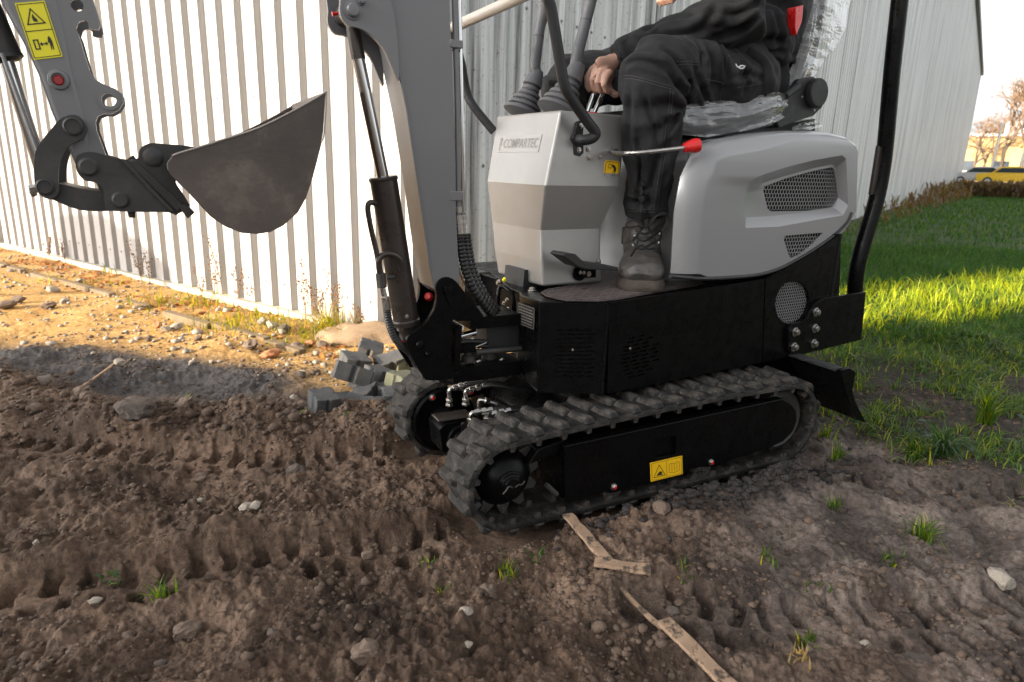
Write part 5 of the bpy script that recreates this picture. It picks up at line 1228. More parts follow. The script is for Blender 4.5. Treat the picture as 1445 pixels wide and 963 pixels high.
def remesh(tubes, voxel, sm=6, name='m', fold=None):
    mb = MB()
    for t_ in tubes:
        mb.tube(t_[0], t_[1], 20, side=t_[2] if len(t_) > 2 else None)
    me = bpy.data.meshes.new(name); me.from_pydata(mb.v, [], mb.f); ob = bpy.data.objects.new(name, me); COL.objects.link(ob)
    r = ob.modifiers.new('r', 'REMESH'); r.mode = 'VOXEL'; r.voxel_size = voxel
    s = ob.modifiers.new('s', 'SMOOTH'); s.iterations = sm; s.factor = .5
    dg = bpy.context.evaluated_depsgraph_get(); me2 = bpy.data.meshes.new_from_object(ob.evaluated_get(dg)); bpy.data.objects.remove(ob); bpy.data.meshes.remove(me)
    if fold:
        n = len(me2.vertices); co = np.empty(n * 3); me2.vertices.foreach_get('co', co); co = co.reshape(-1, 3)
        no = np.empty(n * 3); me2.vertices.foreach_get('normal', no); no = no.reshape(-1, 3)
        co = co + no * fold(co)[:, None]; me2.vertices.foreach_set('co', co.ravel()); me2.update()
    return me2
def mesh_obj(name, me, mat, parent=None, origin=None):
    o = Vector(origin) if origin is not None else Vector((0, 0, 0))
    me.transform(Matrix.Translation(-o)); me.materials.clear(); me.materials.append(mat); me.polygons.foreach_set('use_smooth', [True] * len(me.polygons)); me.name = name
    ob = bpy.data.objects.new(name, me); COL.objects.link(ob)
    if parent is not None: ob.parent = parent; ob.location = o - wloc(parent)
    else: ob.location = o
    return ob
b = B.P
hip_n, knee_n, ank_n = b(1052, 112, .21), b(922, 96, .145), b(913, 300, .20)
hip_f, knee_f = b(1040, 108, .44), b(800, 112, .52)
ank_f = B.W(.13, .62, .64)
chest, neck = b(1060, -40, .33), b(1045, -170, .33)
pel = (hip_n + hip_f) / 2 + Vector((0, 0, .02))
sh_n, sh_f = b(1050, -120, .14), b(1045, -105, .53)
el_n = b(1045, 26, .10); wr_n = b(868, 84, .275)
el_f = b(1020, -80, .46); wr_f = b(966, -24, .44)
# near hand: palm, four curled fingers round the steel levers, thumb
palm = [wr_n, b(860, 92, .28), b(850, 97, .285), b(845, 101, .287)]
fing = []
def fg(p, r): fing.append(([b(*q) for q in p], r))
fg([(848, 90, .315), (836, 98, .322), (829, 109, .328), (829, 122, .328), (833, 130, .322)], [.0115, .0105, .0098, .0088, .007])
fg([(851, 94, .295), (840, 101, .298), (835, 113, .303), (837, 126, .305), (843, 131, .300)], [.0118, .011, .0102, .0092, .0072])
fg([(856, 97, .275), (847, 104, .273), (843, 116, .276), (846, 128, .282), (853, 131, .282)], [.0118, .011, .0104, .0094, .0074])
fg([(861, 101, .256), (855, 109, .250), (852, 120, .252), (856, 129, .258), (862, 130, .262)], [.011, .0102, .0094, .0086, .0068])
fg([(862, 104, .30), (858, 118, .31), (860, 128, .30), (868, 134, .285), (874, 134, .275)], [.0125, .0118, .011, .010, .0078])
hand = [(palm, [(.021, .021), (.030, .017), (.037, .015), (.034, .011)])] + fing
# far hand resting in front of the chest
pf = wr_f; hf = [([pf + B.u * .03, pf, b(955, -14, .44), b(950, -8, .44)], [.022, .024, .028, .022])]
for k in range(4):
    o = B.v * (.018 * k - .02); a = b(952, -12, .43) + o; hf.append(([a, a - B.u * .03 + Vector((0, 0, -.006)), a - B.u * .036 + Vector((0, 0, -.028)), a - B.u * .02 + Vector((0, 0, -.04))], [.0105, .010, .009, .007]))
hf.append(([b(958, -10, .42), b(952, -3, .41), b(947, 3, .41)], [.0115, .010, .008]))
head_c = neck - B.u * .06 + Vector((0, 0, .19))
body_t = [([pel, pel.lerp(chest, .5), chest, neck.lerp(chest, .35), neck], [.12, .12, .135, .10, .055]),
          ([neck, head_c - Vector((0, 0, .06))], [.055, .058]),
          ([head_c - Vector((0, 0, .115)) - B.u * .02, head_c - Vector((0, 0, .06)) - B.u * .012, head_c, head_c + Vector((0, 0, .07)), head_c + Vector((0, 0, .115))], [.045, .074, .088, .078, .03]),
          ([head_c - B.u * .08 + Vector((0, 0, .01)), head_c - B.u * .108 - Vector((0, 0, .02)), head_c - B.u * .085 - Vector((0, 0, .03))], [.010, .015, .01]),
          ([head_c - B.u * .08 - Vector((0, 0, .062)) - B.v * .02, head_c - B.u * .084 - Vector((0, 0, .062)) + B.v * .02], [.009, .009]),
          ([head_c - B.v * .082 + Vector((0, 0, .02)), head_c - B.v * .094, head_c - B.v * .082 - Vector((0, 0, .03))], [.008, .014, .007]),
          ([head_c + B.v * .082 + Vector((0, 0, .02)), head_c + B.v * .094, head_c + B.v * .082 - Vector((0, 0, .03))], [.008, .014, .007]),
          ([sh_n, el_n, wr_n], [.05, .038, .022]), ([sh_f, el_f, wr_f], [.05, .038, .022]), ([sh_n, neck - Vector((0, 0, .12)), sh_f], [.05, .07, .05]),
          ([hip_n, knee_n + B.u * .03 - Vector((0, 0, .03)), ank_n], [.06, .038, .03]), ([hip_f, knee_f + B.u * .03 - Vector((0, 0, .02)), ank_f], [.06, .038, .03]), ([hip_n, hip_f], [.09, .09])]
me = remesh(body_t + hand + hf, .0038, 2, 'person')
pers = mesh_obj('person', me, M['skin'], None, B.W(.4, .33, .56))
tag(pers, 'driver in charcoal trousers and black jacket seated on the digger, hand on two short levers', 'person')
# hair and cap (out of the picture, but there for anyone stepping back)
me = remesh([([head_c + Vector((0, 0, .035)) + B.u * .01, head_c + Vector((0, 0, .08)) + B.u * .01, head_c + Vector((0, 0, .125))], [.094, .086, .03])], .008, 4); mesh_obj('hair', me, simple('dark brown hair', (.03, .02, .015), .6), pers, head_c)
for s in (-1, 1):
    mb = MB(); mb.lathe(head_c - B.u * .082 + B.v * (s * .032) + Vector((0, 0, .008)), -B.u, [(0, -.01), (.012, -.006), (.010, .002), (0, .004)], 12); mb.build('eye', M['hollow'], pers)
for k_ in ('cloth', 'jacket'):
    q_ = M[k_].node_tree.nodes['Principled BSDF']; q_.inputs['Sheen Weight'].default_value = .03; q_.inputs['Sheen Roughness'].default_value = .5
# trousers
def fold_tr(co):
    P = co; d = np.zeros(len(P))
    kn = np.array(knee_n); hn = np.array(hip_n); an = np.array(ank_n); u = np.array(B.u); 
    r = P - kn; z = P[:, 2] - kn[2]; uu = r @ u; vv = r @ np.array(B.v)
    d += .010 * (np.abs(perlin(P[:, 2] * 9 + uu * 5, uu * 11 - P[:, 2] * 4 + vv * 9, 23)) - .25) + .009 * perlin(P[:, 2] * 13 + uu * 9, uu * 7 + vv * 8, 3) + .003 * perlin(P[:, 2] * 34, uu * 26 + vv * 20, 5)
    # radial creases running out of the hollow of the knee
    cx, cz = uu - .07, z + .11; ang = np.arctan2(cz, cx); rad = np.hypot(cx, cz)
    d += .014 * np.sin(ang * 8 + 2 * perlin(uu * 6, z * 6, 9)) * np.exp(-(rad / .14) ** 2) * sstep(.01, .06, rad)
    # lengthwise folds down the shin, and bunching at the hem
    s = sstep(-.10, -.25, z)
    ph = np.arctan2(vv, uu); d += s * .009 * np.sin(ph * 4 + z * 7 + 2 * perlin(uu * 5, z * 4, 6))
    th_ = sstep(.05, .2, uu); d += th_ * .006 * np.sin((uu * 28 + z * 34) + 3 * perlin(uu * 4, vv * 6, 8))
    return d
tr = [([hip_n + B.u * .055 - Vector((0, 0, .005)), hip_n, hip_n.lerp(knee_n, .35), hip_n.lerp(knee_n, .7), knee_n + B.u * .02, knee_n - B.u * .025, knee_n - B.u * .055 - Vector((0, 0, .01))], [.09, .112, .104, .096, .088, .078, .048]),
      ([knee_n + Vector((0, 0, .05)), knee_n + Vector((0, 0, .01)), knee_n - Vector((0, 0, .06)), knee_n.lerp(ank_n, .32), knee_n.lerp(ank_n, .62), knee_n.lerp(ank_n, .86), b(914, 303, .20)], [.055, .084, .086, .086, .080, .072, .068]),
      ([hip_f, hip_f.lerp(knee_f, .4), hip_f.lerp(knee_f, .8), knee_f, knee_f - B.u * .04], [.118, .10, .088, .08, .05]),
      ([knee_f, knee_f.lerp(ank_f, .4), ank_f + Vector((0, 0, .04))], [.078, .070, .06]),
      ([hip_n + B.u * .03, hip_f + B.u * .03], [.115, .115])]
me = remesh(tr, .0050, 5, 'trousers', fold_tr)
def crease(me, lines, depth=.0085, wid=.0085):     # sharp folds: a groove with a raised lip along each line
    bv = BVHTree.FromPolygons([v.co for v in me.vertices], [tuple(p.vertices) for p in me.polygons]); n = len(me.vertices)
    co = np.empty(n * 3); me.vertices.foreach_get('co', co); co = co.reshape(-1, 3); no = np.empty(n * 3); me.vertices.foreach_get('normal', no); no = no.reshape(-1, 3); disp = np.zeros(n)
    for li, L in enumerate(lines):
        pts = []
        for x, y in smooth2(L, 4):
            h = bv.ray_cast(CAMP, ray(x, y).normalized())
            if h[0] is not None and (not pts or (h[0] - pts[-1]).length < .07): pts.append(h[0])
        if len(pts) < 3: continue
        P_ = np.array(pts); best = np.full(n, 9.0); tt = np.zeros(n); lo = P_.min(0) - .05; hi = P_.max(0) + .05; sel = np.where(((co > lo) & (co < hi)).all(1))[0]; c = co[sel]; b_ = np.full(len(sel), 9.0); t_ = np.zeros(len(sel))
        for k in range(len(P_) - 1):
            a, e = P_[k], P_[k + 1] - P_[k]; L2 = (e @ e) + 1e-9; t = np.clip((c - a) @ e / L2, 0, 1); d = np.linalg.norm(c - a - t[:, None] * e, axis=1); m = d < b_; b_ = np.where(m, d, b_); t_ = np.where(m, (k + t) / (len(P_) - 1), t_)
        w = wid * (.8 + .5 * ((li * 7) % 5) / 5); env = np.sin(np.pi * np.clip(t_ * .92 + .04, 0, 1)) ** .7
        disp[sel] += depth * env * (-np.exp(-(b_ / w) ** 2) + .75 * np.exp(-((b_ - 2.0 * w) / (1.1 * w)) ** 2))
    co = co + no * disp[:, None]; me.vertices.foreach_set('co', co.ravel()); me.update(); return me
crease(me, [[(935, 70), (950, 82), (962, 97), (970, 112), (972, 132)], [(926, 82), (938, 96), (950, 112), (957, 127)], [(948, 118), (958, 126), (966, 138), (968, 152)], [(978, 92), (986, 115), (995, 138), (1000, 154)], [(998, 66), (1006, 88), (1002, 114)],
            [(1012, 58), (1022, 84), (1026, 112)], [(1032, 112), (1055, 106), (1078, 112)], [(890, 128), (888, 160), (886, 190), (885, 222)], [(905, 126), (914, 150), (924, 180), (930, 208)], [(958, 152), (950, 175), (941, 200), (936, 235)], [(900, 198), (905, 230), (903, 262), (898, 290)],
            [(926, 225), (919, 258), (914, 292)], [(885, 282), (900, 288), (918, 284)], [(882, 92), (898, 86), (918, 90), (936, 100)], [(938, 240), (934, 265), (930, 288)], [(984, 60), (990, 78), (986, 98)], [(1045, 85), (1052, 105), (1050, 130)]])
trs = mesh_obj('trousers', me, M['cloth'], pers, hip_n)
# seams follow the surface: project a pixel polyline onto the trousers
def surf(ob):
    me = ob.data; o = wloc(ob); return BVHTree.FromPolygons([v.co + o for v in me.vertices], [tuple(p.vertices) for p in me.polygons])
def seam(bv, pts, off=.0012, r=.0011, n=5, wob=0):
    pp = []
    sp = smooth2(pts, n)
    for x, y in sp:
        d = ray(x, y).normalized(); h = bv.ray_cast(CAMP, d)
        if h[0] is not None and (not pp or (h[0] - pp[-1]).length < .06): pp.append(h[0] - d * off)
    return pp
bv = surf(trs); mb = MB()
for L in ([(880, 107), (895, 108), (915, 113), (935, 119), (948, 122)], [(880, 111), (895, 112), (915, 117), (935, 123), (947, 126)], [(955, 88), (970, 87), (985, 89)], [(955, 92), (970, 91), (986, 92.5)], [(946, 128), (943, 160), (938, 195), (933, 230), (927, 265), (923, 298)], [(950, 128), (947, 160), (942, 195), (937, 230), (931, 265), (927, 298)],
          [(966, 50), (980, 62), (990, 78), (992, 90)], [(1026, 80), (1024, 105), (1018, 130), (1015, 156)], [(996, 112), (1010, 115), (1022, 118)], [(1026, 80), (1040, 76), (1048, 78)], [(1040, 124), (1060, 121), (1078, 117)], [(881, 297), (900, 299), (925, 300), (945, 297)], [(881, 293.5), (900, 295.5), (925, 296.5), (945, 293.5)]):
    p = seam(bv, L)
    if len(p) > 2: mb.tube(p, .0010, 5)
part(mb, 'seam_stitching', M['thread'], trs, smooth=0)
mb = MB()
fl = seam(bv, [(1056, 72), (1075, 84), (1083, 98), (1082, 120), (1074, 142), (1065, 158)], .006)
if len(fl) > 2: mb.tube(fl, [(.012, .003)] * len(fl), 8, side=(RT))
part(mb, 'pocket_flap', M['cloth'], trs)
mb = MB()
for L in ([(1038, 90), (1041, 95), (1046, 93), (1052, 94)], [(1042, 96), (1047, 97), (1051, 95)]):
    p = seam(bv, L, .0025);
    if len(p) > 2: mb.tube(p, [.0005, *[.0022] * (len(p) - 2), .0006], 6)
M['whiteprint'] = simple('white print', (.75, .75, .75), .6)
if mb.v: part(mb, 'emblem', M['whiteprint'], trs)
# jacket
def fold_j(co):
    d = .020 * (np.abs(perlin(co[:, 0] * 6 + co[:, 2] * 5, co[:, 1] * 5 - co[:, 2] * 7, 33)) - .25) + .014 * perlin(co[:, 0] * 9 + co[:, 2] * 6, co[:, 1] * 8 - co[:, 2] * 9, 13) + .004 * perlin(co[:, 0] * 22, co[:, 2] * 24 + co[:, 1] * 10, 15)
    a = np.array(el_n); r = co - a; t = r @ np.array((hip_n - el_n).normalized()); d += .006 * np.sin(t * 60 + 3 * perlin(co[:, 0] * 6, co[:, 2] * 6, 4)) * np.exp(-(np.linalg.norm(r, axis=1) / .22) ** 2)
    return d
jk = [([b(1052, 92, .33), b(1058, 40, .33), b(1062, -30, .33), b(1055, -110, .33), b(1045, -140, .33)], [.158, .165, .17, .15, .09]),
      ([neck - Vector((0, 0, .08)), neck], [.09, .065]),
      ([sh_n, sh_n.lerp(el_n, .5), el_n, el_n.lerp(wr_n, .35), el_n.lerp(wr_n, .7), b(878, 76, .262), b(873, 80, .268)], [.085, .080, .078, .068, .055, .042, .038]),
      ([sh_f, el_f, el_f.lerp(wr_f, .75)], [.085, .07, .05]),
      ([sh_n, neck - Vector((0, 0, .10)), sh_f], [.085, .12, .085]),
      ([b(1000, 40, .22), b(1050, 40, .2), b(1080, 50, .2), b(1088, 88, .21)], [.05, .085, .095, .07])]

me = remesh([(p, r) for p, r in jk], .0058, 5, 'jacket', fold_j)
crease(me, [[(905, 46), (930, 34), (955, 26), (985, 22)], [(930, 52), (960, 50), (990, 44), (1020, 32)], [(1000, 52), (1030, 46), (1060, 30), (1085, 8)], [(1008, 16), (1035, 22), (1060, 12), (1080, -4)], [(1058, 64), (1085, 56), (1106, 62)],
            [(1070, 82), (1090, 72), (1108, 76)], [(1094, 16), (1100, 42), (1098, 68)], [(880, 58), (890, 66), (900, 76)], [(890, 52), (903, 58), (912, 66)], [(985, 40), (1000, 28), (1010, 10)], [(1040, 66), (1062, 48), (1090, 34)]], .011, .010)
jkt = mesh_obj('jacket', me, M['jacket'], pers, chest)
me = remesh([([el_f.lerp(wr_f, .7), wr_f + (wr_f - el_f) * .06], [.046, .034])], .005, 3); mesh_obj('cuff', me, M['sleeve'], jkt, wr_f)
me = remesh([([b(880, 76, .262), b(868, 82, .272)], [.040, .036])], .004, 2, 'cuff', lambda c: .002 * perlin(c[:, 0] * 60, c[:, 2] * 60, 2)); mesh_obj('cuff', me, M['jacket'], jkt, wr_n)
# near boot
bz = Z1 + .006
def bootp(u, w, z): return B.W(u, w, bz + z)
bc = zpt(906, 408, bz); bu_, bw_ = bc        # toe tip area
dirx = Vector(); 
# foot points toward the camera and slightly to the left
f0 = gz(904, 412, bz); fdir = (Vector((CAMP.x, CAMP.y, 0)) - Vector((f0.x, f0.y, 0))).normalized(); fdir = (Matrix.Rotation(math.radians(2), 3, 'Z') @ fdir); fs_ = fdir.cross(Vector((0, 0, 1)))
def ft(a, s, z): return Vector((f0.x, f0.y, bz)) - fdir * (a * 1.06) + fs_ * (s * 1.08) + Vector((0, 0, z * 1.08))    # a from toe backwards
an = b(912, 300, .215)
toez = .075
boot_t = [([ft(.008, 0, .034), ft(.022, 0, .040), ft(.05, 0, .046), ft(.09, 0, .052), ft(.13, 0, .060), ft(.18, 0, .07)], [(.034, .018), (.054, .034), (.067, .044), (.068, .052), (.061, .060), (.054, .06)], fs_),
           ([ft(.17, 0, .06), ft(.21, 0, .05), ft(.25, 0, .045)], [.05, .046, .04]),
          ([ft(.13, 0, .07), ft(.165, 0, .10), ft(.185, 0, .14), an + Vector((0, 0, -.02)), an + Vector((0, 0, .02))], [.056, .058, .058, .058, .058])]
def cl(me):
    for v in me.vertices:
        if v.co.z < bz + .014: v.co.z = bz + .014
me = remesh(boot_t, .0035, 5, 'boot', lambda c: .0016 * perlin(c[:, 0] * 45, c[:, 2] * 70 + c[:, 1] * 30, 7) + .0022 * np.sin(c[:, 2] * 120 + 4 * perlin(c[:, 0] * 15, c[:, 1] * 15, 3)) * sstep(bz + .06, bz + .09, c[:, 2])); cl(me)
bt_ = mesh_obj('boot', me, M['boot'], pers, ft(.1, 0, 0))
outl = [(-.006, 0), (-.002, .028), (.016, .052), (.06, .066), (.12, .062), (.17, .052), (.22, .048), (.262, .040), (.28, .0), (.262, -.040), (.22, -.048), (.17, -.05), (.12, -.060), (.06, -.064), (.016, -.052), (-.002, -.028)]
sm = smooth2(outl + [outl[0]], 3)[:-1]; mb = MB(); n = len(sm)
rows_ = [(1.0, .0), (1.02, .004), (1.03, .014), (1.0, .022), (.97, .030)]
vs = []
for k, z in rows_: vs += [ft(.135 + (a - .135) * k, s * k, z + .001 * math.sin(a * 400)) for a, s in sm]
fs = [(i * n + j, i * n + (j + 1) % n, (i + 1) * n + (j + 1) % n, (i + 1) * n + j) for i in range(4) for j in range(n)] + [tuple(range(n - 1, -1, -1)), tuple(4 * n + j for j in range(n))]
mb.add(vs, fs); part(mb, 'sole', M['sole'], bt_)
bvb = surf(bt_); mb = MB()
for L in ([(897, 352), (905, 346), (915, 352), (924, 350)], [(893, 343), (905, 352), (918, 344), (928, 340)], [(895, 334), (908, 340), (920, 334), (930, 328)], [(897, 326), (910, 330), (922, 324), (932, 318)], [(899, 318), (910, 320), (922, 314), (930, 308)], [(893, 340), (900, 330), (908, 318), (905, 308)], [(926, 345), (920, 330), (914, 318), (918, 306)], [(890, 362), (896, 352), (900, 340)], [(934, 362), (928, 350), (926, 338)]):
    p = seam(bvb, L, .004, n=6)
    if len(p) > 2: mb.tube(p, .0028, 7)
part(mb, 'bootlace', M['lace'], bt_)
for L in ([(905, 316), (893, 311), (884, 316), (886, 321), (900, 319)], [(918, 312), (930, 303), (941, 303), (944, 314), (934, 326)]):
    mb = MB(); p = spline([b(x, y, .075) for x, y in L], 5); mb.tube(p, .0026, 7); part(mb, 'bootlace', M['lace'], bt_)

for x, y in ((894, 346), (929, 343), (896, 334), (930, 330)):
    h = bvb.ray_cast(CAMP, ray(x, y).normalized())
    if h[0] is not None: mb = MB(); mb.lathe(h[0], -ray(x, y), [(0, -.002), (.0045, -.002), (.0045, .002), (.002, .003), (0, .003)], 12); part(mb, 'eyelet', M['steel'], bt_)
# far boot, hidden beside the console
me = remesh([([B.W(.02, .66, bz + .045), B.W(.12, .65, bz + .055), B.W(.17, .63, bz + .12), ank_f + Vector((0, 0, .05))], [.04, .05, .048, .048])], .006, 4, 'boot'); cl(me); mesh_obj('boot', me, M['boot'], pers, ank_f)
# ================================================================== STONES, PAVERS, TIMBER
def stone_mesh(seed, rough=.25, flat=.65, sub=2, angular=False):
    bm = bmesh.new(); bmesh.ops.create_icosphere(bm, subdivisions=sub, radius=1); rs = np.random.default_rng(seed)
    d = rs.normal(0, 1, (7, 3)); d /= np.linalg.norm(d, axis=1)[:, None]; h = rs.uniform(.62, .92, 7)
    sx = rs.uniform(.75, 1.3)
    for v in bm.verts:
        p = np.array(v.co)
        if angular:
            for k in range(7):
                t = p @ d[k]
                if t > h[k]: p = p - d[k] * (t - h[k])
        q_ = p * 1.7 + seed; p = p * (1 + rough * (.9 * float(perlin(np.array([q_[0] + q_[2]]), np.array([q_[1] - q_[2]]), 3)[0]) + .12 * (rs.random() - .5)))
        v.co = Vector((p[0] * sx, p[1], p[2] * flat))
    me = bpy.data.meshes.new('stone'); bm.to_mesh(me); bm.free(); me.polygons.foreach_set('use_smooth', [not angular] * len(me.polygons)); return me
M['stone'] = simple('grey field stone', (.13, .105, .09), .85, 0, .25, 14, (60, .4, .006), ((.07, .05, .038), .42, .62, 22))
M['stonewarm'] = simple('warm brown stone', (.19, .135, .10), .85, 0, .25, 14, (60, .4, .006), ((.08, .057, .042), .42, .62, 22))
M['stonepale'] = simple('pale stone', (.33, .29, .24), .8, 0, .2, 14, (60, .3, .005), ((.12, .09, .065), .46, .66, 22))
M['brickbit'] = simple('orange brick rubble', (.38, .16, .07), .85, 0, .25, 20, (60, .4, .006))
M['earthclod'] = simple('dark soil lump', (.098, .066, .047), .95, 0, .5, 16, (90, .8, .008))
def place_stone(x, y, wpx, mat, label, group='loose stones on the mud', seed=0, flat=.65, ang=True, name='stone', cat='stone', sink=.5):
    p = gz(x, y, -.01); dist = (p - CAMP).length; r = wpx / F * dist / 2 * .85
    me = stone_mesh(seed + int(x * 7 + y), .30, flat, 3 if wpx > 24 else 2, True); me.materials.append(mat)
    o = bpy.data.objects.new(name, me); COL.objects.link(o); z = H1(p.x, p.y)
    o.location = (p.x, p.y, z + r * flat * (1 - sink)); o.scale = (r, r, r); o.rotation_euler = (rng.uniform(-.3, .3), rng.uniform(-.3, .3), rng.uniform(0, 6))
    tag(o, label, cat, group); return o
ST = [(262, 897, 36, 'stonewarm', 'rounded brown stone in the lower left mud with a shadowed hollow beside it'), (1412, 822, 34, 'stonepale', 'pale rounded stone at the lower right edge of the mud'),
      (418, 664, 30, 'stone', 'angular dark stone on the ridge of the far wheel rut'), (195, 610, 44, 'stone', 'biggest dark stone in the heap of clods on the left'),
      (262, 592, 26, 'stonewarm', 'lumpy brown stone behind the biggest dark one on the left'), (120, 582, 26, 'stonewarm', 'upright brown stone left of the clod heap'),
      (350, 728, 24, 'stonepale', 'small greyish stone pair partner in the middle rut'), (362, 731, 20, 'stonepale', 'smaller of the two stones lying together in the middle rut'),
      (517, 932, 46, 'stonewarm', 'long flat tan stone at the bottom edge left of centre'), (690, 836, 26, 'stonewarm', 'flat tan stone on the mud below the drive sprocket'),
      (658, 886, 20, 'stonepale', 'white chipped stone between centre and bottom edge'), (660, 925, 14, 'stonepale', 'small white stone near the bottom edge below the chipped one'),
      (138, 875, 15, 'stonepale', 'small white pebble left of the brown rounded stone'), (55, 792, 10, 'stonepale', 'tiny white pebble at the far left of the mud'),
      (228, 944, 16, 'stone', 'blue grey pebble at the bottom left edge'), (283, 713, 12, 'stonepale', 'small pale chip in the left mud above the rut'),
      (285, 678, 22, 'stonewarm', 'light brown stone just below the far rut'), (518, 774, 22, 'stonewarm', 'brown stone at the end of the near rut by the track'),
      (942, 840, 22, 'stonewarm', 'brown stone right of the wooden lath'), (950, 855, 26, 'stone', 'dark stone pressed into mud beside the lower lath'),
      (1300, 926, 40, 'stone', 'large dark stone in the lower right mud'), (1230, 905, 24, 'stonewarm', 'reddish brown stone near the lower right'), (1040, 846, 14, 'stonewarm', 'small reddish pebble below the right rut'),
      (930, 742, 26, 'stonewarm', 'mud coloured stone under the track frame sticker'), (1222, 905, 14, 'stonepale', 'pale pebble beside the reddish stone lower right'),
      (280, 665, 12, 'stone', 'small dark pebble near the far rut'), (385, 905, 14, 'stone', 'dark pebble in the bottom left field of clods')]
for i, (x, y, w, m, lab) in enumerate(ST): place_stone(x, y, w, M[m], lab, seed=i, ang=(i % 3 != 0), flat=.7)
# sunlit rubble along the wall
RB = [(448, 392 + 0, 18, 'stonepale', 'pale split flint near the wall'),]
RB = [(250, 467, 20, 'stonepale', 'pale flat stone in the sunlit rubble left of centre'), (222, 461, 18, 'brickbit', 'orange brick chip in the sunlit rubble on the left'), (235, 470, 16, 'stonepale', 'white stone beside the orange brick chip'),
      (370, 463, 18, 'stonepale', 'first cream stone from the left in front of the kerb'), (385, 469, 22, 'stonepale', 'grey cream stone right of the first cream stone'), (400, 471, 22, 'stone', 'grey stone right of the cream stones by the kerb'),
      (355, 496, 26, 'stonewarm', 'tan lump in the sunlit rubble left of the pavers'), (382, 503, 24, 'brickbit', 'large orange stone in the sunlit rubble'), (420, 492, 22, 'stonewarm', 'tan stone right of the large orange stone'), (437, 488, 20, 'brickbit', 'reddish brick lump near the pavers'), (455, 490, 20, 'stonewarm', 'warm stone close to the grass tuft by the wall'),
      (28, 428, 18, 'stonewarm', 'brown rounded stone in sun at the far left'), (70, 436, 16, 'stonewarm', 'brown stone right of the far left rounded one'), (10, 436, 22, 'stonewarm', 'large brown stone cut by the left edge'), (75, 412, 16, 'stonepale', 'pale stone in the upper left rubble'), (115, 400, 12, 'stonepale', 'white chip near the kerb on the left'),
      (92, 428, 12, 'stonepale', 'small pale stone in the left sunlit sand'), (192, 437, 12, 'stonepale', 'white chip by the grass in front of the wall'), (170, 520, 22, 'stonepale', 'flat pale slab on the edge of the black sand'), (65, 562, 22, 'stone', 'grey stone at the left edge of the black sand'), (280, 485, 14, 'stonewarm', 'tan stone in front of the sunlit rubble'),
      (428, 582, 18, 'stonewarm', 'rounded tan stone left of the leftmost paver'), (415, 566, 12, 'stonepale', 'yellowish chip left of the pavers'), (425, 537, 20, 'stone', 'dark leaning shard left of the pavers')]
for i, (x, y, w, m, lab) in enumerate(RB): place_stone(x, y, w, M[m], lab, 'rubble lying in the sunlit sand', seed=90 + i, ang=True, flat=.6, sink=.15)
# mound of sand at the foot of the wall
p = gz(520, 478, 0); mb = MB()
me = stone_mesh(777, .1, .5, 4, False); M['sandmound'] = simple('sandy soil mound', (.30, .21, .13), .95, 0, .2, 14, (50, .8, .01))
co = np.array([v.co for v in me.vertices]); dd = .05 * perlin(co[:, 0] * 16, co[:, 1] * 16 + co[:, 2] * 9, 6) + .18 * perlin(co[:, 0] * 2.2, co[:, 1] * 2.2 + co[:, 2], 4) + .05 * perlin(co[:, 0] * 7, co[:, 1] * 7 + co[:, 2] * 3, 5); co *= (1 + dd)[:, None]; me.vertices.foreach_set('co', co.ravel()); me.materials.append(M['sandmound'])
o = bpy.data.objects.new('sand_mound', me); COL.objects.link(o); o.location = (p.x - .02, p.y + .03, -.02); o.scale = (.20, .15, .19); tag(o, 'mound of sandy soil against the white wall behind the pavers', 'mound')
# paving blocks
M['paver'] = simple('grey concrete paver', (.07, .072, .076), .85, 0, .3, 18, (130, .5, .003), ((.10, .085, .06), .5, .85, 8))
M['pavermoss'] = simple('mossy concrete paver', (.19, .19, .13), .85, 0, .15, 18, (130, .5, .003), ((.10, .11, .05), .4, .75, 9))
PV = [(451, 572, 36, 44, 8, 5, 35, 'upright paving block standing alone on the left of the pile'), (494, 548, 52, 30, -18, 22, 15, 'tilted paving block resting on top at the left of the pile'), (505, 575, 50, 26, 10, 4, -20, 'paving block lying under the tilted one'),
      (497, 520, 34, 26, 6, 12, 30, 'paving block at the upper left of the pile'), (530, 532, 34, 36, -14, 8, -30, 'upright paving block in the middle of the pile'), (548, 519, 38, 20, 8, -12, 25, 'paving block at the back of the pile by the wall'),
      (520, 508, 30, 14, 14, 18, 10, 'flat paving block topping the back of the pile'), (543, 553, 34, 24, 4, 8, 50, 'paving block under the middle of the pile'), (548, 578, 42, 14, 12, -6, 5, 'pale paving block lying flat in front of the far track'),
      (566, 541, 44, 40, 6, 10, 60, 'mossy paving block next to the far track'), (563, 515, 34, 26, -10, 10, 40, 'mossy block leaning behind the far track'), (470, 590, 26, 12, 5, 2, 10, 'low paving block half sunk at the front of the pile'),
      (510, 556, 34, 26, 12, -8, -12, 'dark paving block squeezed into the centre of the pile'), (527, 572, 34, 24, -6, 10, 22, 'dark paving block at the lower right of the pile'), (478, 566, 30, 22, -10, 6, -40, 'small paving block between the lone upright one and the tilted one'), (512, 538, 30, 24, 16, -10, 70, 'paving block standing on edge behind the tilted one'), (556, 560, 34, 30, 6, -6, 15, 'paving block touching the far track')]
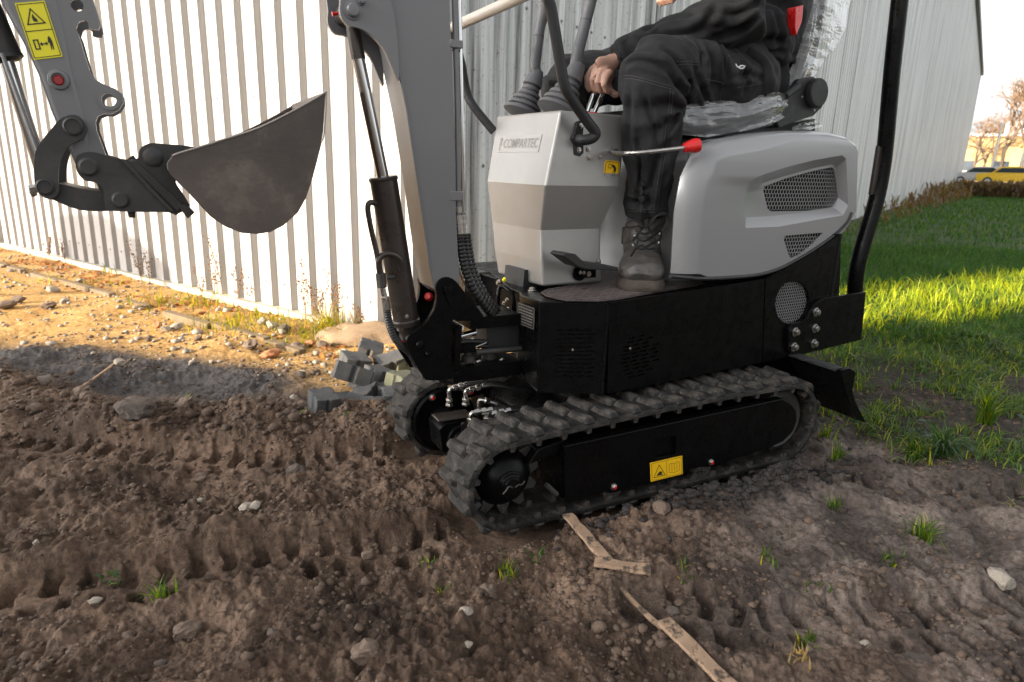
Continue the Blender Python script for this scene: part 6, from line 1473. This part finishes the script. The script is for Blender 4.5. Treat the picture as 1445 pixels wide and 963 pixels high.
for i, (x, y, wpx, hpx, rx, ry, rz, lab) in enumerate(PV):
    p0 = gz(x, y + hpx / 2, .0); dist = (p0 - CAMP).length; k = dist / F
    zc = hpx * .5 * k + (.03 if i in (1, 3, 5, 6) else 0); zc = max(zc, .03)
    W_, D_, H_ = wpx * k * rng.uniform(.85, 1.1), rng.uniform(.08, .12), max(hpx * k * .8, .035)
    q = [(-.5, -.5), (-.1, -.55), (.0, -.46), (.1, -.55), (.5, -.5), (.55, -.1), (.46, 0), (.55, .1), (.5, .5), (.1, .55), (0, .46), (-.1, .55), (-.5, .5), (-.46, .1), (-.55, 0), (-.46, -.1)]
    me = bpy.data.meshes.new('paving_block'); n = len(q)
    me.from_pydata([(a * W_, b_ * D_, -H_ / 2) for a, b_ in q] + [(a * W_, b_ * D_, H_ / 2) for a, b_ in q], [], [tuple(range(n - 1, -1, -1)), tuple(range(n, 2 * n))] + [(j, (j + 1) % n, (j + 1) % n + n, j + n) for j in range(n)])
    for v_ in me.vertices: v_.co *= 1 + rng.uniform(-.05, .03)
    me.materials.append(M['pavermoss'] if 'moss' in lab else M['paver']); o = bpy.data.objects.new('paving_block', me); COL.objects.link(o)
    o.location = (p0.x, p0.y + .05, zc + (.03 if i in (1, 6) else 0) - .018); o.rotation_euler = [math.radians(a) for a in (rx, ry, rz)]
    bb = o.modifiers.new('bevel', 'BEVEL'); bb.width = .004; bb.segments = 2
    tag(o, lab, 'paving block', 'broken pile of paving blocks')
# wooden lath pieces
M['lath'] = simple('weathered wood lath', (.30, .20, .13), .8, 0, .3, 30, (60, .4, .003), ((.06, .042, .03), .52, .60, 26))
def lath(pts, w, lab, th=.008, lift=.010, name='wooden_lath'):
    P_ = [gz(x, y, 0) for x, y in pts]; P_ = [Vector((p.x, p.y, lift)) for p in P_]
    Q_ = []
    for a_, b_ in zip(P_[:-1], P_[1:]): Q_ += [a_.lerp(b_, t / 4) for t in range(4)]
    P_ = Q_ + [P_[-1]]; zb = max(float(np.percentile(Hf(np.array([p.x for p in P_]), np.array([p.y for p in P_])), 60)), -.012)
    mb = MB(); vs = []
    for i, p in enumerate(P_):
        d = (P_[min(i + 1, len(P_) - 1)] - P_[max(i - 1, 0)]).normalized(); s = Vector((-d.y, d.x, 0)) * w / 2 * (1 + .10 * math.sin(i * 2.3) + .06 * math.sin(i * 5.1)); z = zb + lift + .0015 * math.sin(i * 1.9)
        for a, zz in ((-1, 0), (1, 0), (1, th), (-1, th)): vs.append(Vector((p.x, p.y, z + zz)) + s * a)
    m_ = len(P_); fs = [(i * 4 + k, i * 4 + (k + 1) % 4, (i + 1) * 4 + (k + 1) % 4, (i + 1) * 4 + k) for i in range(m_ - 1) for k in range(4)] + [(3, 2, 1, 0), tuple((m_ - 1) * 4 + k for k in range(4))]
    mb.add(vs, fs); return tag(mb.build(name, M['lath'], None, smooth=20, bevel=.0015), lab, 'lath', 'pieces of wooden lath trodden into the mud')
lath([(800, 738), (824, 766), (857, 805)], .030, 'dirty wooden lath running out from under the track')
lath([(838, 806), (917, 818)], .034, 'short wooden lath lying crosswise like a foot on the mud')
lath([(935, 882), (1090, 1035)], .034, 'pinkish wooden lath running off the bottom edge')
lath([(868, 822), (936, 886)], .010, 'thin buried strip joining the two long laths', lift=.003)
lath([(88, 570), (165, 516)], .010, 'thin pale strip lying across the black sand on the left')

# ---- joined clods and gravel nobody could count
def scatter(name, pts, sizes, mat, sub, seed, flat=.7, label=None, cols=None, angular=True):
    prot = [stone_mesh(seed + k, .35, flat, sub, angular) for k in range(6)]; V = []; Fc = []; off = 0; C_ = []
    data = []
    for me in prot:
        co = np.array([v.co for v in me.vertices]); t = []
        for p in me.polygons: t.append(tuple(p.vertices))
        data.append((co, np.array(t))); bpy.data.meshes.remove(me)
    rs = np.random.default_rng(seed); n = len(pts); kk = rs.integers(0, 6, n); a = rs.uniform(0, 6.28, n)
    for k in range(6):
        idx = np.where(kk == k)[0]
        if len(idx) == 0: continue
        co, tr = data[k]; ca, sa = np.cos(a[idx]), np.sin(a[idx]); s = sizes[idx]
        x = (co[None, :, 0] * ca[:, None] - co[None, :, 1] * sa[:, None]) * s[:, None] + pts[idx, 0][:, None]
        y = (co[None, :, 0] * sa[:, None] + co[None, :, 1] * ca[:, None]) * s[:, None] + pts[idx, 1][:, None]
        z = co[None, :, 2] * s[:, None] + pts[idx, 2][:, None]
        V.append(np.stack([x, y, z], -1).reshape(-1, 3)); m = len(co)
        Fc.append((tr[None] + (np.arange(len(idx)) * m)[:, None, None] + off).reshape(-1, 3)); off += m * len(idx)
    V = np.concatenate(V); Fc = np.concatenate(Fc); me = bpy.data.meshes.new(name)
    me.vertices.add(len(V)); me.vertices.foreach_set('co', V.ravel()); me.loops.add(Fc.size); me.loops.foreach_set('vertex_index', Fc.ravel().astype(np.int32)); me.polygons.add(len(Fc)); me.polygons.foreach_set('loop_start', np.arange(0, Fc.size, 3, dtype=np.int32)); me.update(calc_edges=True); me.materials.append(mat)
    o = bpy.data.objects.new(name, me); COL.objects.link(o); return tag(o, label, name.replace('_', ' ').split()[-1], None, 'stuff')
def ground_pts(n, seed, xr, yr, fn):
    rs = np.random.default_rng(seed); x = rs.uniform(*xr, n); y = rs.uniform(*yr, n); keep = fn(x, y, rs.random(n)); x, y = x[keep], y[keep]; return np.stack([x, y, Hf(x, y)], -1)
def mudmask(x, y, r):
    s, bl, gr = zones(x, y); tu, tv = tu_tv(x, y); under = (tu > -.08) & (tu < 1.15) & (tv > -.01) & (tv < .68)
    cl_ = sstep(-.35, .5, perlin(x * 2.6, y * 2.6, 41) + .4 * perlin(x * 8, y * 8, 42))
    return (r < (.12 + .88 * cl_) * (1 - .8 * s)) & ~under & (np.abs(x) < y * .85 + .2)
p = ground_pts(80000, 1, (-3, 3.2), (.85, 3.4), mudmask); sz = np.random.default_rng(5).lognormal(-5.6, .6, len(p)).clip(.002, .016); p[:, 2] += sz * .05
scatter('soil_clods', p, sz, M['earthclod'], 1, 11, flat=.55, label='countless small brown soil clods strewn over the churned mud')
p = ground_pts(5000, 2, (-2.2, 2.4), (.85, 2.2), mudmask); sz = np.random.default_rng(6).lognormal(-5.9, .35, len(p)).clip(.0015, .008); p[:, 2] += sz * .3
scatter('grit', p, sz, M['stonewarm'], 1, 21, label='fine pale grit mixed in the near mud')
def sandmask(x, y, r):
    s, bl, gr = zones(x, y); u = (x - KC.x) * Lf.u.x + (y - KC.y) * Lf.u.y; v = (x - KC.x) * Lf.v.x + (y - KC.y) * Lf.v.y
    cl_ = sstep(-.2, .5, perlin(x * 1.8, y * 1.8, 44) + .5 * np.exp(-((v + .8) / .35) ** 2))
    return (r < s * (.15 + .85 * cl_)) & (v < -.04)
p = ground_pts(9000, 3, (-6.5, .2), (2.4, 7), sandmask); sz = np.random.default_rng(7).lognormal(-4.75, .5, len(p)).clip(.003, .035); p[:, 2] += sz * .25
scatter('gravel', p, sz, M['stonepale'], 1, 31, label='sunlit gravel and rubble scattered over the yellow sand by the wall', flat=.6)
p = ground_pts(2500, 4, (-6.5, .2), (2.4, 7), sandmask); sz = np.random.default_rng(8).lognormal(-4.7, .45, len(p)).clip(.004, .03); p[:, 2] += sz * .25
scatter('brick_rubble', p, sz, M['stonewarm'], 1, 41, label='warm brown rubble bits among the sunlit gravel', flat=.6)
def heapmask(x, y, r):
    d, s_, sd = poly_dist(x, y, gpath([(-60, 545), (150, 600), (300, 590), (430, 600), (560, 590)])); return r < np.exp(-(d / .14) ** 2)
p = ground_pts(3500, 12, (-2.5, -.2), (1.8, 3.0), heapmask); sz = np.random.default_rng(9).lognormal(-4.7, .5, len(p)).clip(.004, .03); p[:, 2] += sz * .2
scatter('heap_clods', p, sz, M['earthclod'], 1, 51, label='larger brown clods heaped along the ridge on the left')
def rearmask(x, y, r):
    tu, tv = tu_tv(x, y); return r < np.exp(-((tu - .8) / .35) ** 2 - ((tv + .07) / .05) ** 2)
p = ground_pts(30000, 13, (.1, 1.5), (1.4, 2.4), rearmask); p = p[:900]; sz = np.random.default_rng(10).lognormal(-4.9, .4, len(p)).clip(.004, .018); p[:, 2] += sz * .3
M['blacksoil'] = simple('wet black soil', (.03, .025, .023), .9, 0, .3, 20, (90, .8, .008))
scatter('black_soil', p, sz, M['blacksoil'], 1, 61, label='crumbly black soil squeezed out along the rear of the near track')

# ================================================================== GRASS AND WEEDS
def grass_mat(name, stops, transl=.55):
    m, nt, b = newmat(name); a = N(nt, 'ShaderNodeAttribute', attribute_name='tint'); c = ramp(nt, a.outputs['Fac'], stops)
    nt.links.new(c, b.inputs['Base Color']); b.inputs['Roughness'].default_value = .45; b.inputs['Specular IOR Level'].default_value = .35
    tr = N(nt, 'ShaderNodeBsdfTranslucent'); nt.links.new(mix(nt, 1.0, c, (3.4, 2.7, .35), 'MULTIPLY'), tr.inputs[0]); ms = N(nt, 'ShaderNodeMixShader'); ms.inputs[0].default_value = transl
    out = nt.nodes['Material Output']; nt.links.new(b.outputs[0], ms.inputs[1]); nt.links.new(tr.outputs[0], ms.inputs[2]); nt.links.new(ms.outputs[0], out.inputs[0]); return m
M['grass'] = grass_mat('grass blades', [(0, (.03, .07, .012)), (.45, (.065, .13, .018)), (.8, (.13, .20, .02)), (1, (.36, .33, .03))])
M['wallgrass'] = grass_mat('sun bleached grass', [(0, (.08, .12, .015)), (.5, (.20, .20, .03)), (1, (.38, .27, .08))], .45)
M['neargrass'] = grass_mat('trodden dark grass', [(0, (.03, .08, .015)), (.5, (.08, .16, .02)), (1, (.24, .26, .04))], .4)
M['meadow'] = grass_mat('cool meadow grass', [(0, (.018, .065, .014)), (.6, (.045, .125, .028)), (1, (.11, .18, .04))], .4)
M['leaf'] = grass_mat('broad weed leaves', [(0, (.02, .055, .018)), (.6, (.05, .10, .03)), (1, (.13, .17, .03))], .3)
M['drygrass'] = grass_mat('dry grass', [(0, (.20, .15, .07)), (1, (.34, .26, .12))], .3)
def blades(name, P, hgt, wid, mat, seed, label=None, lean=.5, segs=3, parent=None, kind='stuff', broad=False, lay=0.0):
    n = len(P); rs = np.random.default_rng(seed); az = rs.uniform(0, 2 * np.pi, n); ln = np.abs(rs.normal(lean, .35, n)) + lay; faz = az + rs.normal(0, .5, n)
    V = np.zeros((n, 2 * segs + 1, 3)); t = np.linspace(0, 1, segs + 1)
    dirx, diry = np.cos(az), np.sin(az); px, py = -np.sin(faz), np.cos(faz)
    for k, tk in enumerate(t):
        ang = ln * (tk ** 1.3) * 1.25; r_ = hgt * tk
        hx = r_ * np.sin(np.clip(ang, 0, 1.5)); hz = r_ * np.cos(np.clip(ang, 0, 1.45))
        c = np.stack([P[:, 0] + dirx * hx, P[:, 1] + diry * hx, P[:, 2] + hz - .004], -1)
        w = wid * ((1 - tk ** 2) if not broad else math.sin(PI * min(1, .15 + tk * .85)))
        if k < segs:
            V[:, 2 * k] = c + np.stack([px * w / 2, py * w / 2, np.zeros(n)], -1); V[:, 2 * k + 1] = c - np.stack([px * w / 2, py * w / 2, np.zeros(n)], -1)
        else: V[:, 2 * segs] = c
    fq = [(2 * k, 2 * k + 1, 2 * k + 3, 2 * k + 2) for k in range(segs - 1)]; m = 2 * segs + 1; base = np.arange(n) * m
    Q = (np.array(fq)[None] + base[:, None, None]).reshape(-1, 4); Tt = np.array([2 * segs - 2, 2 * segs - 1, 2 * segs])[None] + base[:, None]
    me = bpy.data.meshes.new(name); V = V.reshape(-1, 3); org = V.mean(0) if parent is not None or kind != 'stuff' else np.zeros(3); V = V - org
    me.vertices.add(len(V)); me.vertices.foreach_set('co', V.ravel()); loops = np.concatenate([Q.ravel(), Tt.ravel()]).astype(np.int32); me.loops.add(len(loops)); me.loops.foreach_set('vertex_index', loops)
    me.polygons.add(len(Q) + len(Tt)); me.polygons.foreach_set('loop_start', np.concatenate([np.arange(len(Q)) * 4, len(Q) * 4 + np.arange(len(Tt)) * 3]).astype(np.int32)); me.update(calc_edges=True)
    at = me.attributes.new('tint', 'FLOAT', 'POINT'); at.data.foreach_set('value', np.repeat(rs.random(n) ** 2.0, m).astype(np.float32))
    me.materials.append(mat); o = bpy.data.objects.new(name, me); COL.objects.link(o)
    if parent is not None: o.parent = parent; o.location = Vector(org) - wloc(parent)
    elif kind != 'stuff': o.location = org
    if kind == 'stuff': tag(o, label, 'grass' if not broad else 'weeds', None, 'stuff')
    return o
def gmask(dens):
    def f(x, y, r):
        s, bl, gr = zones(x, y); tu, tv = tu_tv(x, y); under = (tu > -.1) & (tu < 1.45) & (tv > -.1) & (tv < .8)
        v = -((x - KC.x) * Rf.u.y - (y - KC.y) * Rf.u.x); inside = ((x - KC.x) * Rf.v.x + (y - KC.y) * Rf.v.y) < .08
        cl_ = sstep(-.3, .4, perlin(x * 3.1, y * 3.1, 61) + .5 * perlin(x * 9, y * 9, 62)); far = sstep(3.6, 4.6, y); far2 = sstep(2.7, 3.7, y) * sstep(.9, 1.6, x) * (.35 + .65 * cl_); d = gr * np.maximum(dens * cl_ * (1 - far) + far, far2)
        return (r < d) & ~under & ~inside & (np.abs(x) < y * .95 + .5)
    return f
p = ground_pts(110000, 71, (.9, 5.0), (1.35, 4.8), gmask(.6)); n = len(p); r1 = np.random.default_rng(1)
blades('grass', p, r1.uniform(.03, .10, n), r1.uniform(.003, .006, n), M['neargrass'], 2, 'trodden grass growing through the dark soil right of the digger', lean=.9)
p = ground_pts(5200, 72, (1.0, 4.2), (1.35, 4.6), gmask(.4)); n = len(p)
blades('weed_leaves', p, r1.uniform(.03, .085, n), r1.uniform(.012, .028, n), M['leaf'], 3, 'broad green weed leaves flattened in the grass on the right', lean=1.0, broad=True, lay=.5)
p = ground_pts(120000, 73, (.3, 10), (3.6, 9), gmask(1)); n = len(p)
fy = sstep(.5, 1.0, np.clip(.5 + .6 * perlin(p[:, 0] * 2, p[:, 1] * 2, 5), 0, 1))
blades('grass', p, r1.uniform(.04, .12, n) * (1 + .5 * fy), r1.uniform(.004, .009, n), M['meadow'], 4, 'tall grass catching the low sun behind the digger', lean=.55)
def farmask(x, y, r):
    inside = ((x - KC.x) * Rf.v.x + (y - KC.y) * Rf.v.y) < .3; return ~inside & (np.abs(x) < y * .95) & (np.hypot(x, y) > 8.5)
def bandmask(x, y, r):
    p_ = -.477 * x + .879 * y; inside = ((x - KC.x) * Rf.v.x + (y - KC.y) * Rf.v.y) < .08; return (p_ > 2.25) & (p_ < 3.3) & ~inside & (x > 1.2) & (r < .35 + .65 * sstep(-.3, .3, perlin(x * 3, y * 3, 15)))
M['sunshine_grass'] = grass_mat('grass with painted sunshine', [(0, (.24, .34, .02)), (.5, (.44, .52, .03)), (1, (.56, .56, .08))], .5)  # sunlight put into the blade colour, sown only in the sunlit strip
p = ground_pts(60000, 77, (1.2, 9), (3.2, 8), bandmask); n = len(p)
blades('grass', p, r1.uniform(.06, .18, n), r1.uniform(.005, .011, n), M['sunshine_grass'], 14, 'strip of long grass behind the digger with sunshine put into its colour', lean=.6)
p = ground_pts(260000, 74, (3, 40), (6, 52), farmask); n = len(p); dd = np.hypot(p[:, 0], p[:, 1]); keep = r1.random(n) < np.clip((14 / dd) ** 1.2, .12, 1); p = p[keep]; dd = dd[keep]; n = len(p)
blades('grass', p, r1.uniform(.04, .11, n) * (1 + dd / 60), .006 * (1 + dd / 9), M['meadow'], 5, 'green meadow stretching along the shaded side of the warehouse', lean=.6, segs=2)
def tuft(x, y, hpx, n, label, mat='grass', spread=.02, lean=.5, name='grass_tuft', group='small green tufts sprouting from the mud', wid=.0035, z=None, seed=None):
    g = gz(x, y, 0); d = (g - CAMP).length; h = hpx / F * d; rs = np.random.default_rng(seed or int(x * 3 + y)); P_ = np.stack([g.x + rs.normal(0, spread, n), g.y + rs.normal(0, spread, n), np.zeros(n)], -1); P_[:, 2] = Hf(P_[:, 0], P_[:, 1])
    o = blades(name, P_, rs.uniform(.5, 1.1, n) * h, np.full(n, wid) * rs.uniform(.7, 1.3, n), M[mat], int(x + y), lean=lean, kind='one'); return tag(o, label, 'grass tuft', group)
for x, y, h, n, lab, mt_ in [(233, 846, 34, 16, 'brightest green grass tuft in the left foreground beside the near rut', 'grass'), (160, 806, 12, 6, 'small flat clover sprout above the near rut on the left', 'leaf'), (602, 800, 16, 7, 'green sprout left of centre under the drive sprocket', 'grass'),
        (718, 806, 16, 22, 'feathery grass tuft below the middle of the track', 'grass'), (752, 790, 16, 6, 'thin grass blades below the near sprocket', 'grass'), (620, 832, 14, 5, 'tiny yellow green sprout in the centre foreground', 'grass'), (706, 772, 10, 5, 'sprout just below the near track end', 'grass'),
        (1165, 600 + 20, 22, 18, 'grass tuft right behind the rear end of the track', 'grass'), (1182, 650, 26, 26, 'tuft of grass right of the rear idler on the mud', 'grass'), (1180, 715, 20, 14, 'yellowish sprout on the mud right of the track', 'grass'), (1300, 760, 34, 34, 'loose tall tuft in the right middle of the mud', 'grass'), (1262, 790, 14, 10, 'small tuft lower left of the loose tall one', 'grass'),
        (1140, 890, 18, 14, 'tuft growing in the lower right rut', 'grass'), (1130, 940, 16, 12, 'straw coloured tuft at the lower right bottom', 'drygrass'), (1160, 828, 12, 8, 'small sprout beside the right rut', 'grass'), (1085, 786, 14, 10, 'sprout in the greyish mud right of centre', 'grass'), (965, 818, 14, 8, 'grass sprout right of the crosswise lath', 'grass'),
        (1330, 640, 40, 60, 'leafy tuft at the edge of the right hand grass', 'leaf'), (1390, 600, 44, 60, 'dense tuft in the right hand grass', 'grass'), (1290, 640, 30, 44, 'bright green tuft right of the dozer blade', 'grass'), (430, 604, 12, 5, 'sprout in the soil left of the far track', 'grass'), (262, 566, 16, 8, 'yellow green sprout on the ridge at left', 'grass'), (492, 604, 9, 4, 'tiny sprout just left of the far track', 'grass')]:
    tuft(x, y, h * 1.25, int(n * 1.6), lab, mt_, wid=.010 if mt_ == 'leaf' else .0048, spread=.012, lean=.9 if mt_ == 'leaf' else .55)
# sunlit weeds along the white wall
for x, y, h, n, lab, sp in [(462, 470, 70, 190, 'bushy green and straw grass clump at the foot of the white wall', .07), (330, 455, 34, 220, 'low green turf strip in front of the kerb', .16), (370, 462, 26, 160, 'second low turf strip right of the first', .13), (290, 425, 30, 160, 'green turf patch at the wall foot left of the dry weeds', .14),
        (215, 428, 18, 120, 'small turf patch among the left rubble', .14), (430, 480, 24, 120, 'turf patch by the orange stones', .1), (150, 400, 16, 60, 'short grass against the kerb on the left', .12), (60, 395, 14, 50, 'short grass at the upper left edge', .14), (560, 470, 30, 60, 'grass peeping out behind the far track', .06), (180, 384, 20, 60, 'grass below the shadow on the white wall', .1)]:
    o = tuft(x, y, h * .8, int(n * .75), lab, 'wallgrass', sp, .7, group='sunlit grass along the wall foot', wid=.006, seed=int(x))
    if 'turf' in lab or 'short' in lab: o['kind'] = 'stuff'; o['category'] = 'grass'
tuft(470, 465, 60, 60, 'straw coloured blades in the clump at the wall foot', 'drygrass', .07, .6, group='sunlit grass along the wall foot', wid=.004, seed=9)
M['seed'] = simple('dry brown seed heads', (.22, .12, .07), .9, 0, .3, 30)
def dry_weed(x, y, hpx, label, seed):
    rs = random.Random(seed); g = gz(x, y, 0); d = (g - CAMP).length; h = hpx / F * d; e = empty('dry_weed', (g.x, g.y, 0), label, 'dry weed', 'dry seed stalks along the white wall'); st_ = MB(); sd = MB()
    for k in range(rs.randint(2, 4)):
        a = rs.uniform(0, 6.28); L = h * rs.uniform(.6, 1.05); p0 = Vector((g.x, g.y, -.01)); p1 = p0 + Vector((math.cos(a) * L * .08, math.sin(a) * L * .05, L * .5)); p2 = p0 + Vector((math.cos(a) * L * .2, math.sin(a) * L * .1, L))
        sp = spline([p0, p1, p2], 6); st_.tube(sp, .0016, 5)
        for q in sp[4:]:
            for _ in range(2):
                o = Vector((rs.uniform(-1, 1), rs.uniform(-1, 1), rs.uniform(-.3, 1))) * .022 * (h / .4); r = rs.uniform(.0035, .0075)
                st_.tube([q, q + o], .0009, 3, False); c = q + o; sd.add([c + Vector((r, 0, 0)), c + Vector((0, r, 0)), c + Vector((-r, 0, 0)), c + Vector((0, -r, 0)), c + Vector((0, 0, r)), c - Vector((0, 0, r))], [(0, 1, 4), (1, 2, 4), (2, 3, 4), (3, 0, 4), (1, 0, 5), (2, 1, 5), (3, 2, 5), (0, 3, 5)])
    st_.build('stem', M['drygrass2'], e, smooth=0); sd.build('seed_heads', M['seed'], e, smooth=0)
M['drygrass2'] = simple('dry stalk', (.25, .17, .09), .8)
for i, (x, y, h, lab) in enumerate([(302, 420, 66, 'dry seed stalks left of the bucket shadow on the wall'), (318, 424, 84, 'tallest dry stalks right under the bucket'), (336, 428, 58, 'dry stalks right of the tallest ones'), (352, 432, 70, 'thin dry stalks below the bucket edge'), (432, 452, 88, 'single dry stalk left of the grass clump'), (448, 456, 60, 'short dry stalk rising from the grass clump'), (474, 462, 76, 'dry stalk between two ribs right of the clump'),
        (200, 398, 38, 'low dry stalks at the right corner of the wall shadow'), (212, 400, 50, 'bushy dry stalks beside the orange leaves'), (196, 392, 62, 'lone dry stalk over the orange leaves'), (70, 366, 30, 'dry stalks near the left end of the white wall'), (92, 370, 24, 'small dry stalks left of the wall shadow'), (508, 470, 44, 'dry stalks above the sand mound'), (525, 470, 40, 'dry stalks behind the boom cylinder'), (285, 418, 40, 'short dry stalks left of the group')]): dry_weed(x, y, h, lab, i)
# fallen orange leaves along the wall
M['fallen'] = simple('orange fallen leaves', (.40, .15, .03), .7, 0, .5, 25)
def leafmask(x, y, r):
    v = (x - KC.x) * Lf.v.x + (y - KC.y) * Lf.v.y; return (r < np.exp(-((v + .24) / .2) ** 2) * sstep(-.3, .3, perlin(x * 2.1, y * 2.1, 77))) & (v < -.03)
p = ground_pts(9000, 81, (-5.5, -.2), (3, 7), leafmask); n = len(p)
o = blades('fallen_leaves', p, r1.uniform(.03, .06, n), r1.uniform(.02, .035, n), M['fallen'], 8, 'orange fallen leaves drifted along the foot of the white wall', lean=1.0, broad=True, lay=.6); o['category'] = 'leaves'
# brown bramble and weeds along the shaded wall, hedge beyond
M['bramble'] = grass_mat('brown bramble leaves', [(0, (.09, .055, .035)), (.6, (.15, .105, .055)), (1, (.13, .14, .05))], .25)
def wallmask(lo, hi, wid):
    def f(x, y, r):
        u = (x - KC.x) * Rf.u.x + (y - KC.y) * Rf.u.y; v = (x - KC.x) * Rf.v.x + (y - KC.y) * Rf.v.y; cl_ = sstep(-.3, .4, perlin(x * .8, y * .8, 91)); return (u > lo) & (u < hi) & (v > .06) & (v < wid * (.4 + u / 25)) & (r < .2 + .8 * cl_)
    return f
p = ground_pts(90000, 82, (4, 42), (6, 62), wallmask(7, 62, .9)); p = p[:14000]; n = len(p); u = (p[:, 0] - KC.x) * Rf.u.x + (p[:, 1] - KC.y) * Rf.u.y
hh = r1.uniform(.25, 1.0, n) * np.clip(u / 32, .25, 1.05); P2 = p.copy(); P2[:, 2] += r1.random(n) * hh * .55
o = blades('bramble', P2, hh * .55, .02 + .07 * hh, M['bramble'], 6, 'brown bramble growing along the foot of the shaded wall', lean=.6, segs=2, broad=True); o['category'] = 'bramble'
hq0 = gz(1352, 268, 0); 
def hedgemask(x, y, r):
    d = np.hypot(x, y); ang = CX + F * (x / y); return (d > 44) & (d < 47) & (ang > 1330) & (ang < 1900)
p = ground_pts(260000, 83, (18, 60), (20, 44), hedgemask); p = p[:14000]; n = len(p); P2 = p.copy(); top = .83 + .08 * perlin(p[:, 0] * .5, p[:, 1] * .5, 3); P2[:, 2] = r1.random(n) * top * .85
o = blades('hedge', P2, r1.uniform(.2, .38, n), r1.uniform(.05, .11, n), M['bramble'], 7, 'low brown hedge closing off the meadow before the parked cars', lean=.7, segs=2, broad=True, kind='one'); tag(o, 'low brown hedge closing off the meadow before the parked cars', 'hedge')
